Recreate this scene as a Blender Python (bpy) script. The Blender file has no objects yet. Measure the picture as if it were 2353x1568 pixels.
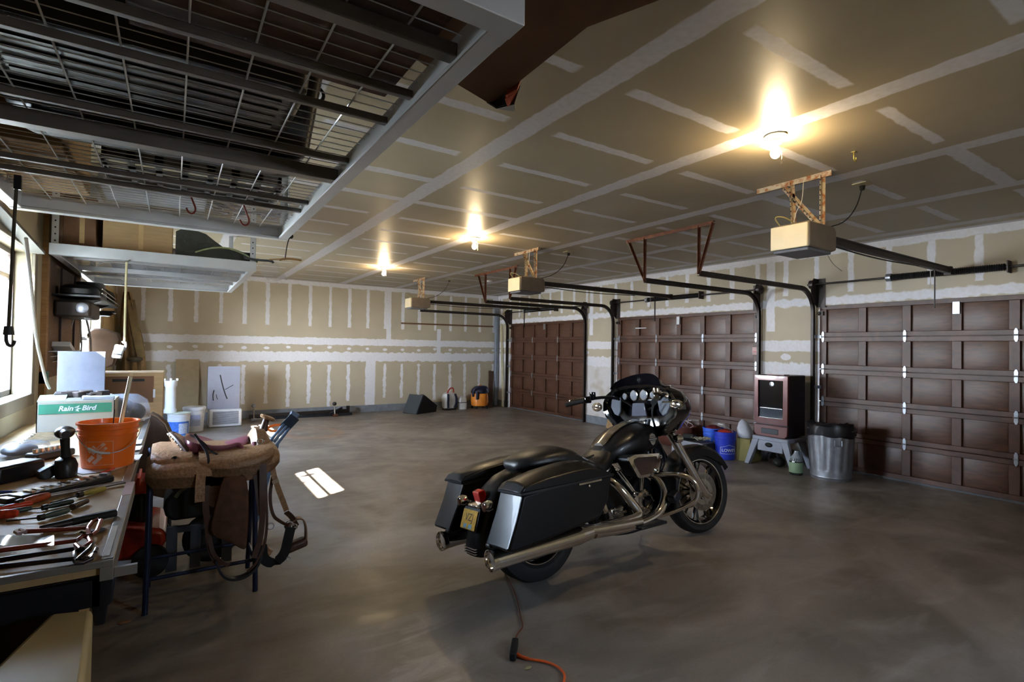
import bpy, math, random
from mathutils import Matrix, Vector, Euler
random.seed(7)
SC = bpy.context.scene
COL = SC.collection
V = Vector
PI = math.pi
R_ = math.radians

# ------------------------------------------------------------------ camera model (photo 2353x1568)
CAM_R = V((0.8374468, -0.5462975, 0.0155547)); CAM_U = V((-0.0213531, -0.0042671, 0.9997629)); CAM_F = V((0.5461016, 0.8375804, 0.0152386))
CAM_P = V((0, 0, 1.4504)); FPX = 1194.24
XW, YB, XL, YF, ZC = 7.01, 11.43, -0.85, -1.6, 2.80      # door wall, back wall, window wall, wall behind, ceiling

def ray(px, py): return CAM_F + CAM_R*((px-1176.5)/FPX) - CAM_U*((py-784)/FPX)
def pz(px, py, z):
    d = ray(px, py); return CAM_P + d*((z-CAM_P.z)/d.z)
def pX(px, py, x):
    d = ray(px, py); return CAM_P + d*(x/d.x)
def pY(px, py, y):
    d = ray(px, py); return CAM_P + d*(y/d.y)

# ------------------------------------------------------------------ node expression helper
class N:
    def __init__(s, t, k): s.t = t; s.k = k
    def _m(s, op, *a, clamp=False):
        n = s.t.nodes.new('ShaderNodeMath'); n.operation = op; n.use_clamp = clamp
        for i, x in enumerate((s,)+a):
            if isinstance(x, N): s.t.links.new(x.k, n.inputs[i])
            else: n.inputs[i].default_value = x
        return N(s.t, n.outputs[0])
    def __add__(s, o): return s._m('ADD', o)
    def __sub__(s, o): return s._m('SUBTRACT', o)
    def __mul__(s, o): return s._m('MULTIPLY', o)
    def __truediv__(s, o): return s._m('DIVIDE', o)
    def abs(s): return s._m('ABSOLUTE')
    def fl(s): return s._m('FLOOR')
    def fr(s): return s._m('FRACT')
    def gt(s, o): return s._m('GREATER_THAN', o)
    def lt(s, o): return s._m('LESS_THAN', o)
    def mx(s, o): return s._m('MAXIMUM', o)
    def mn(s, o): return s._m('MINIMUM', o)
    def inv(s): return (s*-1)+1
    def soft(s, w, e):      # 1 where s < w, falling to 0 over e
        return ((s-w)/(-e))._m('ADD', 0.5, clamp=True)

def lin(h):
    if isinstance(h, str):
        h = h.lstrip('#'); c = [int(h[i:i+2], 16)/255 for i in (0, 2, 4)]
    else: c = list(h)
    return tuple((x/12.92 if x <= .04045 else ((x+.055)/1.055)**2.4) for x in c)+(1,)

MATS = {}
def newmat(name):
    m = bpy.data.materials.new(name); m.use_nodes = True
    t = m.node_tree; b = t.nodes['Principled BSDF']; return m, t, b
def coords(t, kind='Object'):
    c = t.nodes.new('ShaderNodeTexCoord'); sp = t.nodes.new('ShaderNodeSeparateXYZ'); t.links.new(c.outputs[kind], sp.inputs[0])
    return c.outputs[kind], N(t, sp.outputs[0]), N(t, sp.outputs[1]), N(t, sp.outputs[2])
def noise(t, vec, scale, det=3, dist=0, scl=None):
    n = t.nodes.new('ShaderNodeTexNoise'); n.inputs['Scale'].default_value = scale; n.inputs['Detail'].default_value = det
    n.inputs['Distortion'].default_value = dist
    if scl:
        mp = t.nodes.new('ShaderNodeMapping'); mp.inputs['Scale'].default_value = scl; t.links.new(vec, mp.inputs[0]); vec = mp.outputs[0]
    t.links.new(vec, n.inputs['Vector']); return N(t, n.outputs['Fac'])
def mixc(t, f, a, b):
    n = t.nodes.new('ShaderNodeMix'); n.data_type = 'RGBA'
    t.links.new(f.k, n.inputs[0]) if isinstance(f, N) else setattr(n.inputs[0], 'default_value', f)
    for i, x in ((6, a), (7, b)):
        if isinstance(x, tuple): n.inputs[i].default_value = x
        else: t.links.new(x, n.inputs[i])
    return n.outputs[2]
def bump(t, b, h, st=.3, dist=.01):
    n = t.nodes.new('ShaderNodeBump'); n.inputs['Strength'].default_value = st; n.inputs['Distance'].default_value = dist
    t.links.new(h.k, n.inputs['Height']); t.links.new(n.outputs[0], b.inputs['Normal'])

def mat(name, col, rough=.6, metal=0, var=.12, sc=12, bmp=0, spec=None, alpha=None, trans=0, coat=0, emit=None, es=0, scl=None, sheen=0):
    if name in MATS: return MATS[name]
    m, t, b = newmat(name); c = lin(col)
    vec, x, y, z = coords(t)
    n = noise(t, vec, sc, 4, 0, scl)
    lo = tuple(v*(1-var) for v in c[:3])+(1,); hi = tuple(min(1, v*(1+var)) for v in c[:3])+(1,)
    t.links.new(mixc(t, ((n-.3)*2.5)._m('ADD', 0, clamp=True), lo, hi), b.inputs['Base Color'])
    b.inputs['Roughness'].default_value = rough; b.inputs['Metallic'].default_value = metal
    if spec is not None: b.inputs['Specular IOR Level'].default_value = spec
    if coat: b.inputs['Coat Weight'].default_value = coat; b.inputs['Coat Roughness'].default_value = .06
    if trans: b.inputs['Transmission Weight'].default_value = trans
    if alpha is not None: b.inputs['Alpha'].default_value = alpha
    if bmp: bump(t, b, n, bmp, .004)
    if emit: b.inputs['Emission Color'].default_value = lin(emit); b.inputs['Emission Strength'].default_value = es
    MATS[name] = m; return m

# ------------------------------------------------------------------ mesh builder
def frame_of(d):
    d = V(d).normalized(); a = V((0, 0, 1)) if abs(d.z) < .95 else V((1, 0, 0))
    u = a.cross(d).normalized(); return u, d.cross(u), d
class M:
    def __init__(s, T=None): s.v = []; s.f = []; s.T = T
    def add(s, vs, fs):
        k = len(s.v)
        for p in vs:
            p = V(p); s.v.append(s.T @ p if s.T is not None else p)
        s.f += [tuple(i+k for i in f) for f in fs]; return s
    def box(s, x0, y0, z0, x1, y1, z1):
        s.add([(x0,y0,z0),(x1,y0,z0),(x1,y1,z0),(x0,y1,z0),(x0,y0,z1),(x1,y0,z1),(x1,y1,z1),(x0,y1,z1)],
              [(0,3,2,1),(4,5,6,7),(0,1,5,4),(1,2,6,5),(2,3,7,6),(3,0,4,7)]); return s
    def ob(s, c, d, rot=(0,0,0)):
        E = Euler(rot).to_matrix(); h = V(d)/2; c = V(c)
        vs = [c+E@V((a*h.x, b*h.y, e*h.z)) for e in (-1,1) for a, b in ((-1,-1),(1,-1),(1,1),(-1,1))]
        s.add(vs, [(0,3,2,1),(4,5,6,7),(0,1,5,4),(1,2,6,5),(2,3,7,6),(3,0,4,7)]); return s
    def bar(s, p, q, w, h, up=None):
        p, q = V(p), V(q); d = (q-p).normalized(); a = V(up) if up else (V((0,0,1)) if abs(d.z) < .95 else V((1,0,0)))
        u = d.cross(a).normalized()*w/2; v = u.cross(d).normalized()*h/2
        s.add([p-u-v,p+u-v,p+u+v,p-u+v,q-u-v,q+u-v,q+u+v,q-u+v],[(0,3,2,1),(4,5,6,7),(0,1,5,4),(1,2,6,5),(2,3,7,6),(3,0,4,7)]); return s
    def loft(s, rings, cap=True, closed=False):
        n = len(rings[0]); vs = [p for r in rings for p in r]; fs = []
        R = len(rings); top = R if closed else R-1
        for i in range(top):
            a = i*n; b = ((i+1) % R)*n
            for j in range(n): k = (j+1) % n; fs.append((a+j, a+k, b+k, b+j))
        if cap and not closed: fs.append(tuple(range(n))[::-1]); fs.append(tuple((R-1)*n+j for j in range(n)))
        s.add(vs, fs); return s
    def sheet(s, rows, th=None, nrm=None):
        # grid surface; th gives it thickness along nrm
        n = len(rows[0]); m = len(rows); vs = [V(p) for r in rows for p in r]
        fs = [(i*n+j, i*n+j+1, (i+1)*n+j+1, (i+1)*n+j) for i in range(m-1) for j in range(n-1)]
        if th:
            o = V(nrm).normalized()*th; k = len(vs); vs += [p+o for p in vs[:k]]
            fs += [tuple(reversed([a+k for a in f])) for f in fs[:]]
            ed = [i for i in range(n)]+[i*n+n-1 for i in range(1,m)]+[(m-1)*n+j for j in range(n-2,-1,-1)]+[i*n for i in range(m-2,0,-1)]
            for a, b in zip(ed, ed[1:]+ed[:1]): fs.append((b, a, a+k, b+k))
        s.add(vs, fs); return s
    def cyl(s, p, q, r, r2=None, n=14):
        r2 = r if r2 is None else r2; p, q = V(p), V(q); u, v, d = frame_of(q-p)
        cs = [(math.cos(2*PI*i/n), math.sin(2*PI*i/n)) for i in range(n)]
        s.loft([[p+(u*c+v*e)*r for c, e in cs], [q+(u*c+v*e)*r2 for c, e in cs]]); return s
    def tube(s, pts, r, n=8, closed=False, smooth=0, flat=1):
        P = [V(p) for p in pts]
        for _ in range(smooth):
            Q = []
            L = len(P)
            for i in range(L if closed else L-1):
                a, b = P[i], P[(i+1) % L]; Q += [a.lerp(b, .25), a.lerp(b, .75)]
            if not closed: Q = [P[0]]+Q+[P[-1]]
            P = Q
        L = len(P); rings = []; u = None
        for i in range(L):
            if closed: d = P[(i+1) % L]-P[i-1]
            else: d = P[min(i+1, L-1)]-P[max(i-1, 0)]
            d = d.normalized() if d.length > 1e-9 else V((0,0,1))
            if u is None: u = frame_of(d)[0]
            u = (u-d*u.dot(d)); u = u.normalized() if u.length > 1e-6 else frame_of(d)[0]
            v = d.cross(u); rr = r[min(int(i*len(r)/L), len(r)-1)] if isinstance(r, (list, tuple)) else r
            rings.append([P[i]+(u*math.cos(2*PI*j/n)*flat+v*math.sin(2*PI*j/n))*rr for j in range(n)])
        s.loft(rings, cap=not closed, closed=closed); return s
    def ribbon(s, pts, w, th, wdir=(0,0,1), smooth=1):
        P = [V(p) for p in pts]
        for _ in range(smooth):
            Q = [P[0]]
            for a, b in zip(P, P[1:]): Q += [a.lerp(b, .25), a.lerp(b, .75)]
            P = Q+[P[-1]]
        wd = V(wdir).normalized(); rings = []
        for i, p in enumerate(P):
            d = (P[min(i+1, len(P)-1)]-P[max(i-1, 0)]).normalized(); ww = (wd-d*wd.dot(d)).normalized()*w/2; nn = d.cross(ww).normalized()*th/2
            rings.append([p-ww-nn, p+ww-nn, p+ww+nn, p-ww+nn])
        s.loft(rings); return s
    def lathe(s, prof, o=(0,0,0), ax=(0,0,1), n=24, cap=True, el=1):
        u, v, d = frame_of(ax); o = V(o)
        if abs(V(ax).normalized().z) > .99: u, v, d = V((1,0,0)), V((0,1,0)), V((0,0,1))
        s.loft([[o+d*z+(u*math.cos(2*PI*i/n)+v*math.sin(2*PI*i/n)*el)*max(r, 1e-4) for i in range(n)] for r, z in prof], cap=cap); return s
    def torus(s, o, ax, Rr, r, n=32, k=8, fl=1, a0=0, a1=2*PI):
        u, v, d = frame_of(ax); o = V(o); full = a1-a0 > 2*PI-.01; rings = []
        cnt = n if full else n+1
        for i in range(cnt):
            a = a0+(a1-a0)*i/n; e = u*math.cos(a)+v*math.sin(a)
            rings.append([o+e*(Rr+r*math.cos(2*PI*j/k))+d*r*fl*math.sin(2*PI*j/k) for j in range(k)])
        s.loft(rings, cap=not full, closed=full); return s
    def sph(s, c, r, n=14, m=9):
        r = r if isinstance(r, (tuple, list)) else (r, r, r); c = V(c)
        s.loft([[c+V((r[0]*math.sin(a)*math.cos(2*PI*i/n), r[1]*math.sin(a)*math.sin(2*PI*i/n), -r[2]*math.cos(a))) for i in range(n)]
                for a in [max(.02, min(PI-.02, PI*k/m)) for k in range(m+1)]]); return s
    def prism(s, poly, a0, a1, axis='y'):
        f = {'y': lambda p, a: (p[0], a, p[1]), 'x': lambda p, a: (a, p[0], p[1]), 'z': lambda p, a: (p[0], p[1], a)}[axis]
        s.loft([[f(p, a0) for p in poly], [f(p, a1) for p in poly]]); return s
    def obj(s, name, m, parent=None, bev=0, sub=0, loc=None, local=False, ang=38, seg=2, mods=None):
        me = bpy.data.meshes.new(name)
        W = Matrix.Identity(4)
        if parent is not None:
            ch = []; p = parent
            while p is not None: ch.append(p.matrix_basis.copy()); p = p.parent
            for b in reversed(ch): W = W @ b
        o = bpy.data.objects.new(name, me); COL.objects.link(o)
        if parent is not None: o.parent = parent
        if loc is not None: o.location = loc; 
        if local: vs = s.v
        else:
            Wi = (W @ Matrix.Translation(V(loc)) if loc is not None else W).inverted(); vs = [Wi @ p for p in s.v]
        me.from_pydata([tuple(p) for p in vs], [], s.f); me.update()
        import bmesh
        bm = bmesh.new(); bm.from_mesh(me); bmesh.ops.recalc_face_normals(bm, faces=bm.faces); bm.to_mesh(me); bm.free()
        for p in me.polygons: p.use_smooth = True
        me.set_sharp_from_angle(angle=R_(ang))
        me.materials.append(m)
        if bev:
            k = o.modifiers.new('b', 'BEVEL'); k.width = bev; k.segments = seg; k.limit_method = 'ANGLE'; k.angle_limit = R_(40)
        if sub:
            k = o.modifiers.new('s', 'SUBSURF'); k.levels = sub; k.render_levels = sub
        return o

def tag(o, label, cat, group=None, kind=None):
    if label: o['label'] = label
    if cat: o['category'] = cat
    if group: o['group'] = group
    if kind: o['kind'] = kind
    return o
def struct(o, label=None):
    o['kind'] = 'structure'
    if label: o['label'] = label
    return o
def thing(name, label, cat, loc=(0,0,0), rot=(0,0,0), group=None):
    o = bpy.data.objects.new(name, None); COL.objects.link(o); o.location = loc; o.rotation_euler = rot; o.empty_display_size = .1
    return tag(o, label, cat, group)
def dup(src, loc, rot=None, label=None, group=None):
    def cp(o, par):
        c = o.copy(); COL.objects.link(c); c.parent = par
        for ch in [x for x in list(COL.objects) if x.parent == o]: cp(ch, c)
        return c
    r = cp(src, None); r.location = loc
    if rot is not None: r.rotation_euler = rot
    if label: r['label'] = label
    if group: r['group'] = group
    return r
def text_mesh(name, txt, size, m, parent, fn, ext=.0015, bold=0, shear=0):
    """lettering as a mesh; fn maps flat (x, y, z) to world"""
    cu = bpy.data.curves.new(name, 'FONT'); cu.body = txt; cu.size = size; cu.align_x = 'CENTER'; cu.align_y = 'CENTER'; cu.extrude = ext; cu.offset = bold; cu.shear = shear; cu.resolution_u = 3
    to = bpy.data.objects.new(name, cu); COL.objects.link(to); bpy.context.view_layer.update()
    me = bpy.data.meshes.new_from_object(to.evaluated_get(bpy.context.evaluated_depsgraph_get()))
    b = M(); b.v = [V(fn(v.co.x, v.co.y, v.co.z)) for v in me.vertices]; b.f = [tuple(p.vertices) for p in me.polygons]
    bpy.data.objects.remove(to); bpy.data.curves.remove(cu)
    return b.obj(name, m, parent)

def sup(cx, cz, hw, hh, x, n=18, e=2.6):   # superellipse ring in the y-z plane at x
    r = []
    for i in range(n):
        a = 2*PI*i/n; c, q = math.cos(a), math.sin(a)
        r.append(V((x, cx+hw*math.copysign(abs(c)**(2/e), c), cz+hh*math.copysign(abs(q)**(2/e), q))))
    return r
SKY, SUNE, EXPO = 80.0, 190.0, 0.75
# ------------------------------------------------------------------ setting materials
def drywall(name, kind):
    m, t, b = newmat(name); vec, x, y, z = coords(t)
    n1 = noise(t, vec, 9, 3); n2 = noise(t, vec, 2.2, 2); n3 = noise(t, vec, 30, 1)
    wob = (n1-.5)*.075; wob2 = (n2-.5)*.10
    if kind == 'ceiling':
        xs = (x-1.79+wob2*.25)/1.2255; fx = xs.fr(); cell = xs.fl()
        seam = ((fx-.5).abs()*-1+.5).soft(.058, .012)._m('MULTIPLY', 1)
        seam = (((fx-.5).abs()*-1+.5)*1.2255+wob*.5).soft(.075, .012)
        ys = (y-1.92)/.65; fy = ys.fr(); row = ys.fl()
        dy = (((fy-.5).abs()*-1)+.5)*.65
        dx = ((fx-.5).abs())*1.2255
        # length of each strip varies by cell
        cv = t.nodes.new('ShaderNodeCombineXYZ'); t.links.new(cell.k, cv.inputs[0]); t.links.new((ys+.5).fl().k, cv.inputs[1])
        wn = t.nodes.new('ShaderNodeTexWhiteNoise'); t.links.new(cv.outputs[0], wn.inputs[0]); rnd = N(t, wn.outputs[0])
        w = (rnd*.012)+.033
        strip = (dy+wob*.45-w).soft(0, .01)*(dx-(rnd*.06)-.40+wob*.8).soft(0, .03)
        full = (dy+wob*.5).soft(.055, .012)*(rnd*7.3).fr().gt(.90)
        edge = ((x-(XW)).abs()+wob*.6).soft(.10, .02).mx(((y-YB).abs()+wob*.6).soft(.10, .02))
        mask = seam.mx(strip).mx(full).mx(edge)
        paper, mud = lin('#a99c83'), lin('#dddce2')
        gl = seam*.0
    else:
        a = x if kind == 'back' else y
        off = 1.17 if kind == 'back' else 1.87
        per = .408
        s = (a-off)/per; fs = s.fr(); da = (((fs-.5).abs()*-1)+.5)*per
        cv = t.nodes.new('ShaderNodeCombineXYZ'); t.links.new((s+.5).fl().k, cv.inputs[0])
        wn = t.nodes.new('ShaderNodeTexWhiteNoise'); t.links.new(cv.outputs[0], wn.inputs[0]); rnd = N(t, wn.outputs[0])
        line = (da+wob*.6-.028-(rnd*.014))
        line = line.soft(0, .012)
        if kind == 'back':
            up = line*z.gt(1.86+0)*((z*-1)+2.74-(rnd*.05)).gt(0)
            lo = (da+wob*1.2-.034).soft(0, .014)*((z*-1)+1.06+wob).gt(0)*(z-(rnd*.2)-.16).gt(0)
            joint = (((x-4.10).abs()+wob*.4).soft(.055, .01)*z.gt(1.5)).mx(((x-3.70).abs()+wob*.6).soft(.11, .02)*((z*-1)+1.3).gt(0)).mx(((x-5.35).abs()+wob*.4).soft(.05, .01)*((z-1.6).abs()).lt(.3))
            blob = (((da*1.0)._m('POWER', 2)+((z-1.40+(rnd-.5)*.05)*1.6)._m('POWER', 2))._m('SQRT')+wob*.7).soft(.045, .01)
        else:
            up = line*(z-2.2-(rnd*.06)).gt(0)*((z*-1)+2.72).gt(0)
            lo = (((y-7.25).abs()-.0+wob).soft(.05, .01)).mx(((y-3.6).abs()+wob).soft(.05, .01))*((z*-1)+1.1).gt(0)*0.9
            joint = (((y-4.12).abs()+wob*.4).soft(.06, .01)).mx(((y-7.85).abs()+wob*.4).soft(.05, .01))*z.gt(1.75)
            joint = joint.mx(((z-2.13).abs()+wob*1.2).soft(.05, .02))
            blob = (((((s*.5).fr()-.5)*(per*2))._m('POWER', 2)+((z-1.40)*1.6)._m('POWER', 2))._m('SQRT')+wob*.9).soft(.07, .01)
        t1 = ((z-1.55).abs()+wob*.7).soft(.075, .012); t2 = ((z-1.225).abs()+wob*1.5).soft(.10, .014)
        top = ((z-ZC).abs()+wob*.8).soft(.085, .014)
        cor = ((a-(XW if kind == 'back' else YB)).abs()+wob*.5).soft(.09, .015)
        mask = up.mx(lo).mx(joint).mx(blob).mx(t1).mx(t2).mx(top).mx(cor)
        if kind == 'right': low = ((z*-1)+1.15).gt(0)*.65; mask = mask.mx(low*(((n2-.45)*8)._m('ADD', .6, clamp=True)))
        paper, mud = lin('#b9ad96'), lin('#e6e5ea')
    pc = mixc(t, ((n2-.3)*2.2)._m('ADD', 0, clamp=True), tuple(c*.93 for c in paper[:3])+(1,), tuple(c*1.05 for c in paper[:3])+(1,))
    mask2 = mask*(((n3-.5)*.5)+.92)
    t.links.new(mixc(t, mask2, pc, mud), b.inputs['Base Color'])
    rr = (mask*.10)+ (.42 if kind == 'ceiling' else .6)+((n1-.5)*.1); t.links.new(rr.k, b.inputs['Roughness'])
    return m

def concrete():
    m, t, b = newmat('polished_concrete'); vec, x, y, z = coords(t)
    sw = noise(t, vec, .9, 5, 1.6); fine = noise(t, vec, 60, 3); med = noise(t, vec, 5, 5, .8); streak = noise(t, vec, 3.2, 4, 1.0, (.55, 1.7, 1))
    f = ((sw-.38)*2.6)._m('ADD', 0, clamp=True)
    c1 = mixc(t, f, lin('#70675e'), lin('#a1978f'))
    c2 = mixc(t, (((streak-.5)*3.2)._m('ADD', 0, clamp=True))*.55, c1, lin('#aca59f'))
    # rubbed scratch mark and a rusty ring seen on the slab
    scr = ((((x-1.05)*.78+(y-2.28)*-.62).abs()-.16-(med-.5)*.25).soft(0, .06))*((((x-1.05)*.62+(y-2.28)*.78).abs()-.32).soft(0, .12))*((streak-.42)*6)._m('ADD', 0, clamp=True)
    c3 = mixc(t, scr*.6, c2, lin('#b5a79c'))
    rust = (((((x-1.98)/.42)._m('POWER', 2)+((y-9.1)/.55)._m('POWER', 2))._m('SQRT')-1+(med-.5)*.5).abs()).soft(.16, .12)*.5
    c4 = mixc(t, rust, c3, lin('#a2795a'))
    c5 = mixc(t, (((fine-.5)*1.6)._m('ADD', .35, clamp=True))*.22, c4, lin('#3f3a36'))
    t.links.new(c5, b.inputs['Base Color'])
    r = ((med-.5)*.35)+.42+((streak-.5)*.25); t.links.new(r.k, b.inputs['Roughness'])
    return m

def wood(name, c1, c2, scl=(2, 2, 26), rough=.6, bmp=.15):
    if name in MATS: return MATS[name]
    m, t, b = newmat(name); vec, x, y, z = coords(t)
    n = noise(t, vec, 1.6, 6, 1.2, scl); n2 = noise(t, vec, 3, 2)
    f = ((n-.35)*3)._m('ADD', 0, clamp=True)
    c = mixc(t, f, lin(c1), lin(c2)); c = mixc(t, (n2*.35), c, lin(c1))
    t.links.new(c, b.inputs['Base Color']); b.inputs['Roughness'].default_value = rough
    if bmp: bump(t, b, n, bmp, .003)
    MATS[name] = m; return m
def rusty(name, base, rust, amt=.5, metal=.6):
    if name in MATS: return MATS[name]
    m, t, b = newmat(name); vec, x, y, z = coords(t); n = noise(t, vec, 25, 5)
    f = ((n-(1-amt)*.75)*6)._m('ADD', .3, clamp=True); t.links.new(mixc(t, f, lin(base), lin(rust)), b.inputs['Base Color'])
    b.inputs['Roughness'].default_value = .6; b.inputs['Metallic'].default_value = metal*.5; MATS[name] = m; return m

white_metal = mat('white_powdercoat', '#d3d5d8', .35, .0, .04, coat=.2)
grey_metal = mat('grey_channel_steel', '#6a625b', .45, .25, .08)
galv = mat('galvanised_steel', '#a9adb5', .38, .85, .12, 18)
dark_metal = mat('dark_oiled_steel', '#3a3432', .45, .6, .2, 20)
black_metal = mat('black_painted_steel', '#1d2028', .4, .3, .15)
chrome = mat('polished_chrome', '#f6f2ec', .10, 1, .05, 20)
chrome2 = mat('brushed_chrome', '#e2dcd4', .22, 1, .1, 30)
blackgloss = mat('black_gloss_paint', '#05060a', .06, 0, .05, coat=1)
blackmatte = mat('black_satin_paint', '#0d0c0e', .38, .0, .12, 40, coat=.08, spec=.35)
leather_black = mat('black_vinyl', '#151414', .42, 0, .15, 60, .2)
rubber = mat('black_rubber', '#141414', .75, 0, .2, 40)
plastic_black = mat('black_plastic', '#17181b', .4, 0, .15)
plastic_dgrey = mat('dark_grey_plastic', '#35373a', .5, 0, .15)
cardboard = mat('brown_cardboard', '#a98a63', .85, 0, .1, 6, .1, scl=(1, 1, 9))
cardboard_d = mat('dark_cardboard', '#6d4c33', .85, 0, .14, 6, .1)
cardboard_w = mat('white_cardboard', '#a59f92', .7, 0, .05, 6)
rustang = rusty('rusty_punched_angle', '#c2b49b', '#9a6236', .30)
rustdark = rusty('rust_brown_angle', '#7c4a2a', '#5a3220', .5)
leather = mat('tan_saddle_leather', '#96714f', .42, 0, .26, 70, 1.0)
leather_d = mat('dark_brown_leather', '#452a1a', .5, 0, .3, 14, .3)
suede = mat('purple_suede_seat', '#784450', .33, 0, .2, 8)
rough_leather = mat('rough_brown_leather', '#50301c', .8, 0, .3, 22, .4)
orange_pl = mat('orange_plastic', '#f9761a', .38, 0, .06, coat=.1)
red_paint = mat('red_paint', '#a62a18', .3, 0, .12, coat=.4)
red_pl = mat('red_plastic', '#d84a2a', .45, 0, .1)
blue_pl = mat('blue_plastic', '#2238b8', .38, 0, .06)
white_pl = mat('white_plastic', '#d8dadd', .4, 0, .05)
grey_pl = mat('grey_plastic', '#8a8f9c', .5, 0, .08)
white_paint = mat('white_lettering', '#dfe3ea', .5, 0, .02)
beige_metal = mat('beige_enamel', '#b9a77a', .4, 0, .05)

# ------------------------------------------------------------------ setting
fl = M().box(XL-.25, YF-.2, -.12, XW+.2, YB+.2, 0).obj('floor', concrete()); struct(fl, 'polished grey brown concrete slab')
ce = M().box(XL-.25, YF-.2, ZC, XW+.2, YB+.2, ZC+.1).obj('ceiling', drywall('ceiling_drywall', 'ceiling')); struct(ce, 'taped unpainted drywall ceiling')
wb = M().box(XL-.25, YB, 0, XW+.2, YB+.15, ZC).obj('wall_back', drywall('back_drywall', 'back')); struct(wb, 'taped unpainted drywall back wall')
DOORS = [(8.0, 10.85), (4.29, 7.14), (0.64, 3.48)]; DH = 2.07
w = M()
ys = [YF-.2]+[v for d in sorted(DOORS) for v in d]+[YB]
for a, b_ in zip(ys[0::2], ys[1::2]): w.box(XW, a, 0, XW+.15, b_, DH)
w.box(XW, YF-.2, DH, XW+.15, YB, ZC)
wr = w.obj('wall_right', drywall('right_drywall', 'right')); struct(wr, 'taped drywall wall around the three overhead doors')
plain = mat('painted_drywall_tan', '#b9ad90', .75, 0, .08, 4, .05)
WINS = [(3.70, 4.95, 1.08, 2.08), (7.20, 9.00, 1.08, 2.08)]
w = M(); T = XL-.16
yy = YF-.2
for (a, b_, z0, z1) in WINS:
    w.box(T, yy, 0, XL, a, ZC); w.box(T, a, 0, XL, b_, z0); w.box(T, a, z1, XL, b_, ZC); yy = b_
w.box(T, yy, 0, XL, YB, ZC)
struct(w.obj('wall_left', plain), 'tan drywall wall with windows behind the workbench')
FW = (2.5, 3.0, 1.45, 2.05)
w = M(); w.box(XL, YF-.15, 0, FW[0], YF, ZC); w.box(FW[1], YF-.15, 0, XW, YF, ZC); w.box(FW[0], YF-.15, 0, FW[1], YF, FW[2]); w.box(FW[0], YF-.15, FW[3], FW[1], YF, ZC)
struct(w.obj('wall_front', plain))
curbm = mat('concrete_curb', '#7b7f86', .8, 0, .15, 10)
c = M().box(XL, YB-.025, 0, XW-.0, YB-.001, .155); struct(c.obj('baseboard_back', curbm), 'grey concrete curb along the back wall')
c = M()
for a, b_ in ((7.16, 7.98), (3.50, 4.27), (10.87, 11.40), (YF, .62)): c.box(XW-.02, a, 0, XW-.001, b_, .15)
struct(c.obj('baseboard_right', curbm), 'grey concrete curb between the overhead doors')

alu = mat('window_aluminium', '#4a3f3a', .45, .4, .1)
casing = mat('grey_tan_casing', '#8a7f6c', .7, 0, .1, 5)
glass = mat('window_glass', '#ffffff', .0, 0, 0, trans=1, alpha=.12)
def window(i, y0, y1, z0, z1, cut):
    w = M(); x = T+.02; e = .035
    w.box(x, y0, z0, x+.05, y1, z0+e).box(x, y0, z1-e, x+.05, y1, z1).box(x, y0, z0, x+.05, y0+e, z1).box(x, y1-e, z0, x+.05, y1, z1)
    w.box(x+.01, y0, z0+.80, x+.04, y1, z0+.83)
    if i > 1: w.box(x+.01, y1-1.05, z0, x+.04, y1-1.01, z1)
    f = struct(w.obj('window_%d' % i, alu)); g = M().box(x+.02, y0+e, z0+e, x+.026, y1-e, z1-e).obj('pane', glass, f)
    c = M(); k = .085
    c.box(XL, y0-k, z0-k, XL+.018, y1+k, z0-.0).box(XL, y0-k, z1, XL+.018, y1+k, z1+k).box(XL, y0-k, z0, XL+.018, y0, z1).box(XL, y1, z0, XL+.018, y1+k, z1)
    struct(c.obj('trim_%d' % i, casing, bev=.004), 'flat tan casing around window')
for i, wn_ in enumerate(WINS): window(i+1, *wn_, 0)
w = M(); x0, x1, z0, z1 = FW; e = .05; yq = YF-.1  # window added behind the camera for cool fill light
w.box(x0, yq, z0, x1, yq+.05, z0+e).box(x0, yq, z1-e, x1, yq+.05, z1)
for xx in (x0, (x0+x1)/2-e/2, x1-e): w.box(xx, yq, z0, xx+e, yq+.05, z1)
f = struct(w.obj('window_3', alu)); M().box(x0+e, yq+.02, z0+e, x1-e, yq+.026, z1-e).obj('pane', glass, f)
# ground outside the window wall; board added to cut the sun to slab bands
ext = mat('sun_blocker_paint', '#d8d8d4', .8, 0, .1); grass = mat('exterior_gravel', '#9c9a8c', .9, 0, .2, 3)
struct(M().box(-1.97, YF-1, 1.97, -1.91, YB+1.5, 2.60).obj('trim_5', ext), 'board added outside the windows to block part of the sun')
struct(M().box(-3.6, -.5, -.15, -3.2, 4.4, 3.45).obj('trim_12', mat('daylight_blocker_grey', '#8c8a86', .8, 0, .1)), 'unseen grey block added outside the nearer window to dim the daylight')  # unseen block, added to keep daylight off the bench
struct(M().box(XL-14, YF-10, -.3, XL-.16, YB+8, -.15).obj('trim_6', grass), 'gravel yard outside the windows')
struct(M().box(XL-.16, YF-14, -.3, XW+4, YF-.15, -.15).obj('trim_7', grass), 'gravel yard behind the camera')

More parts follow.
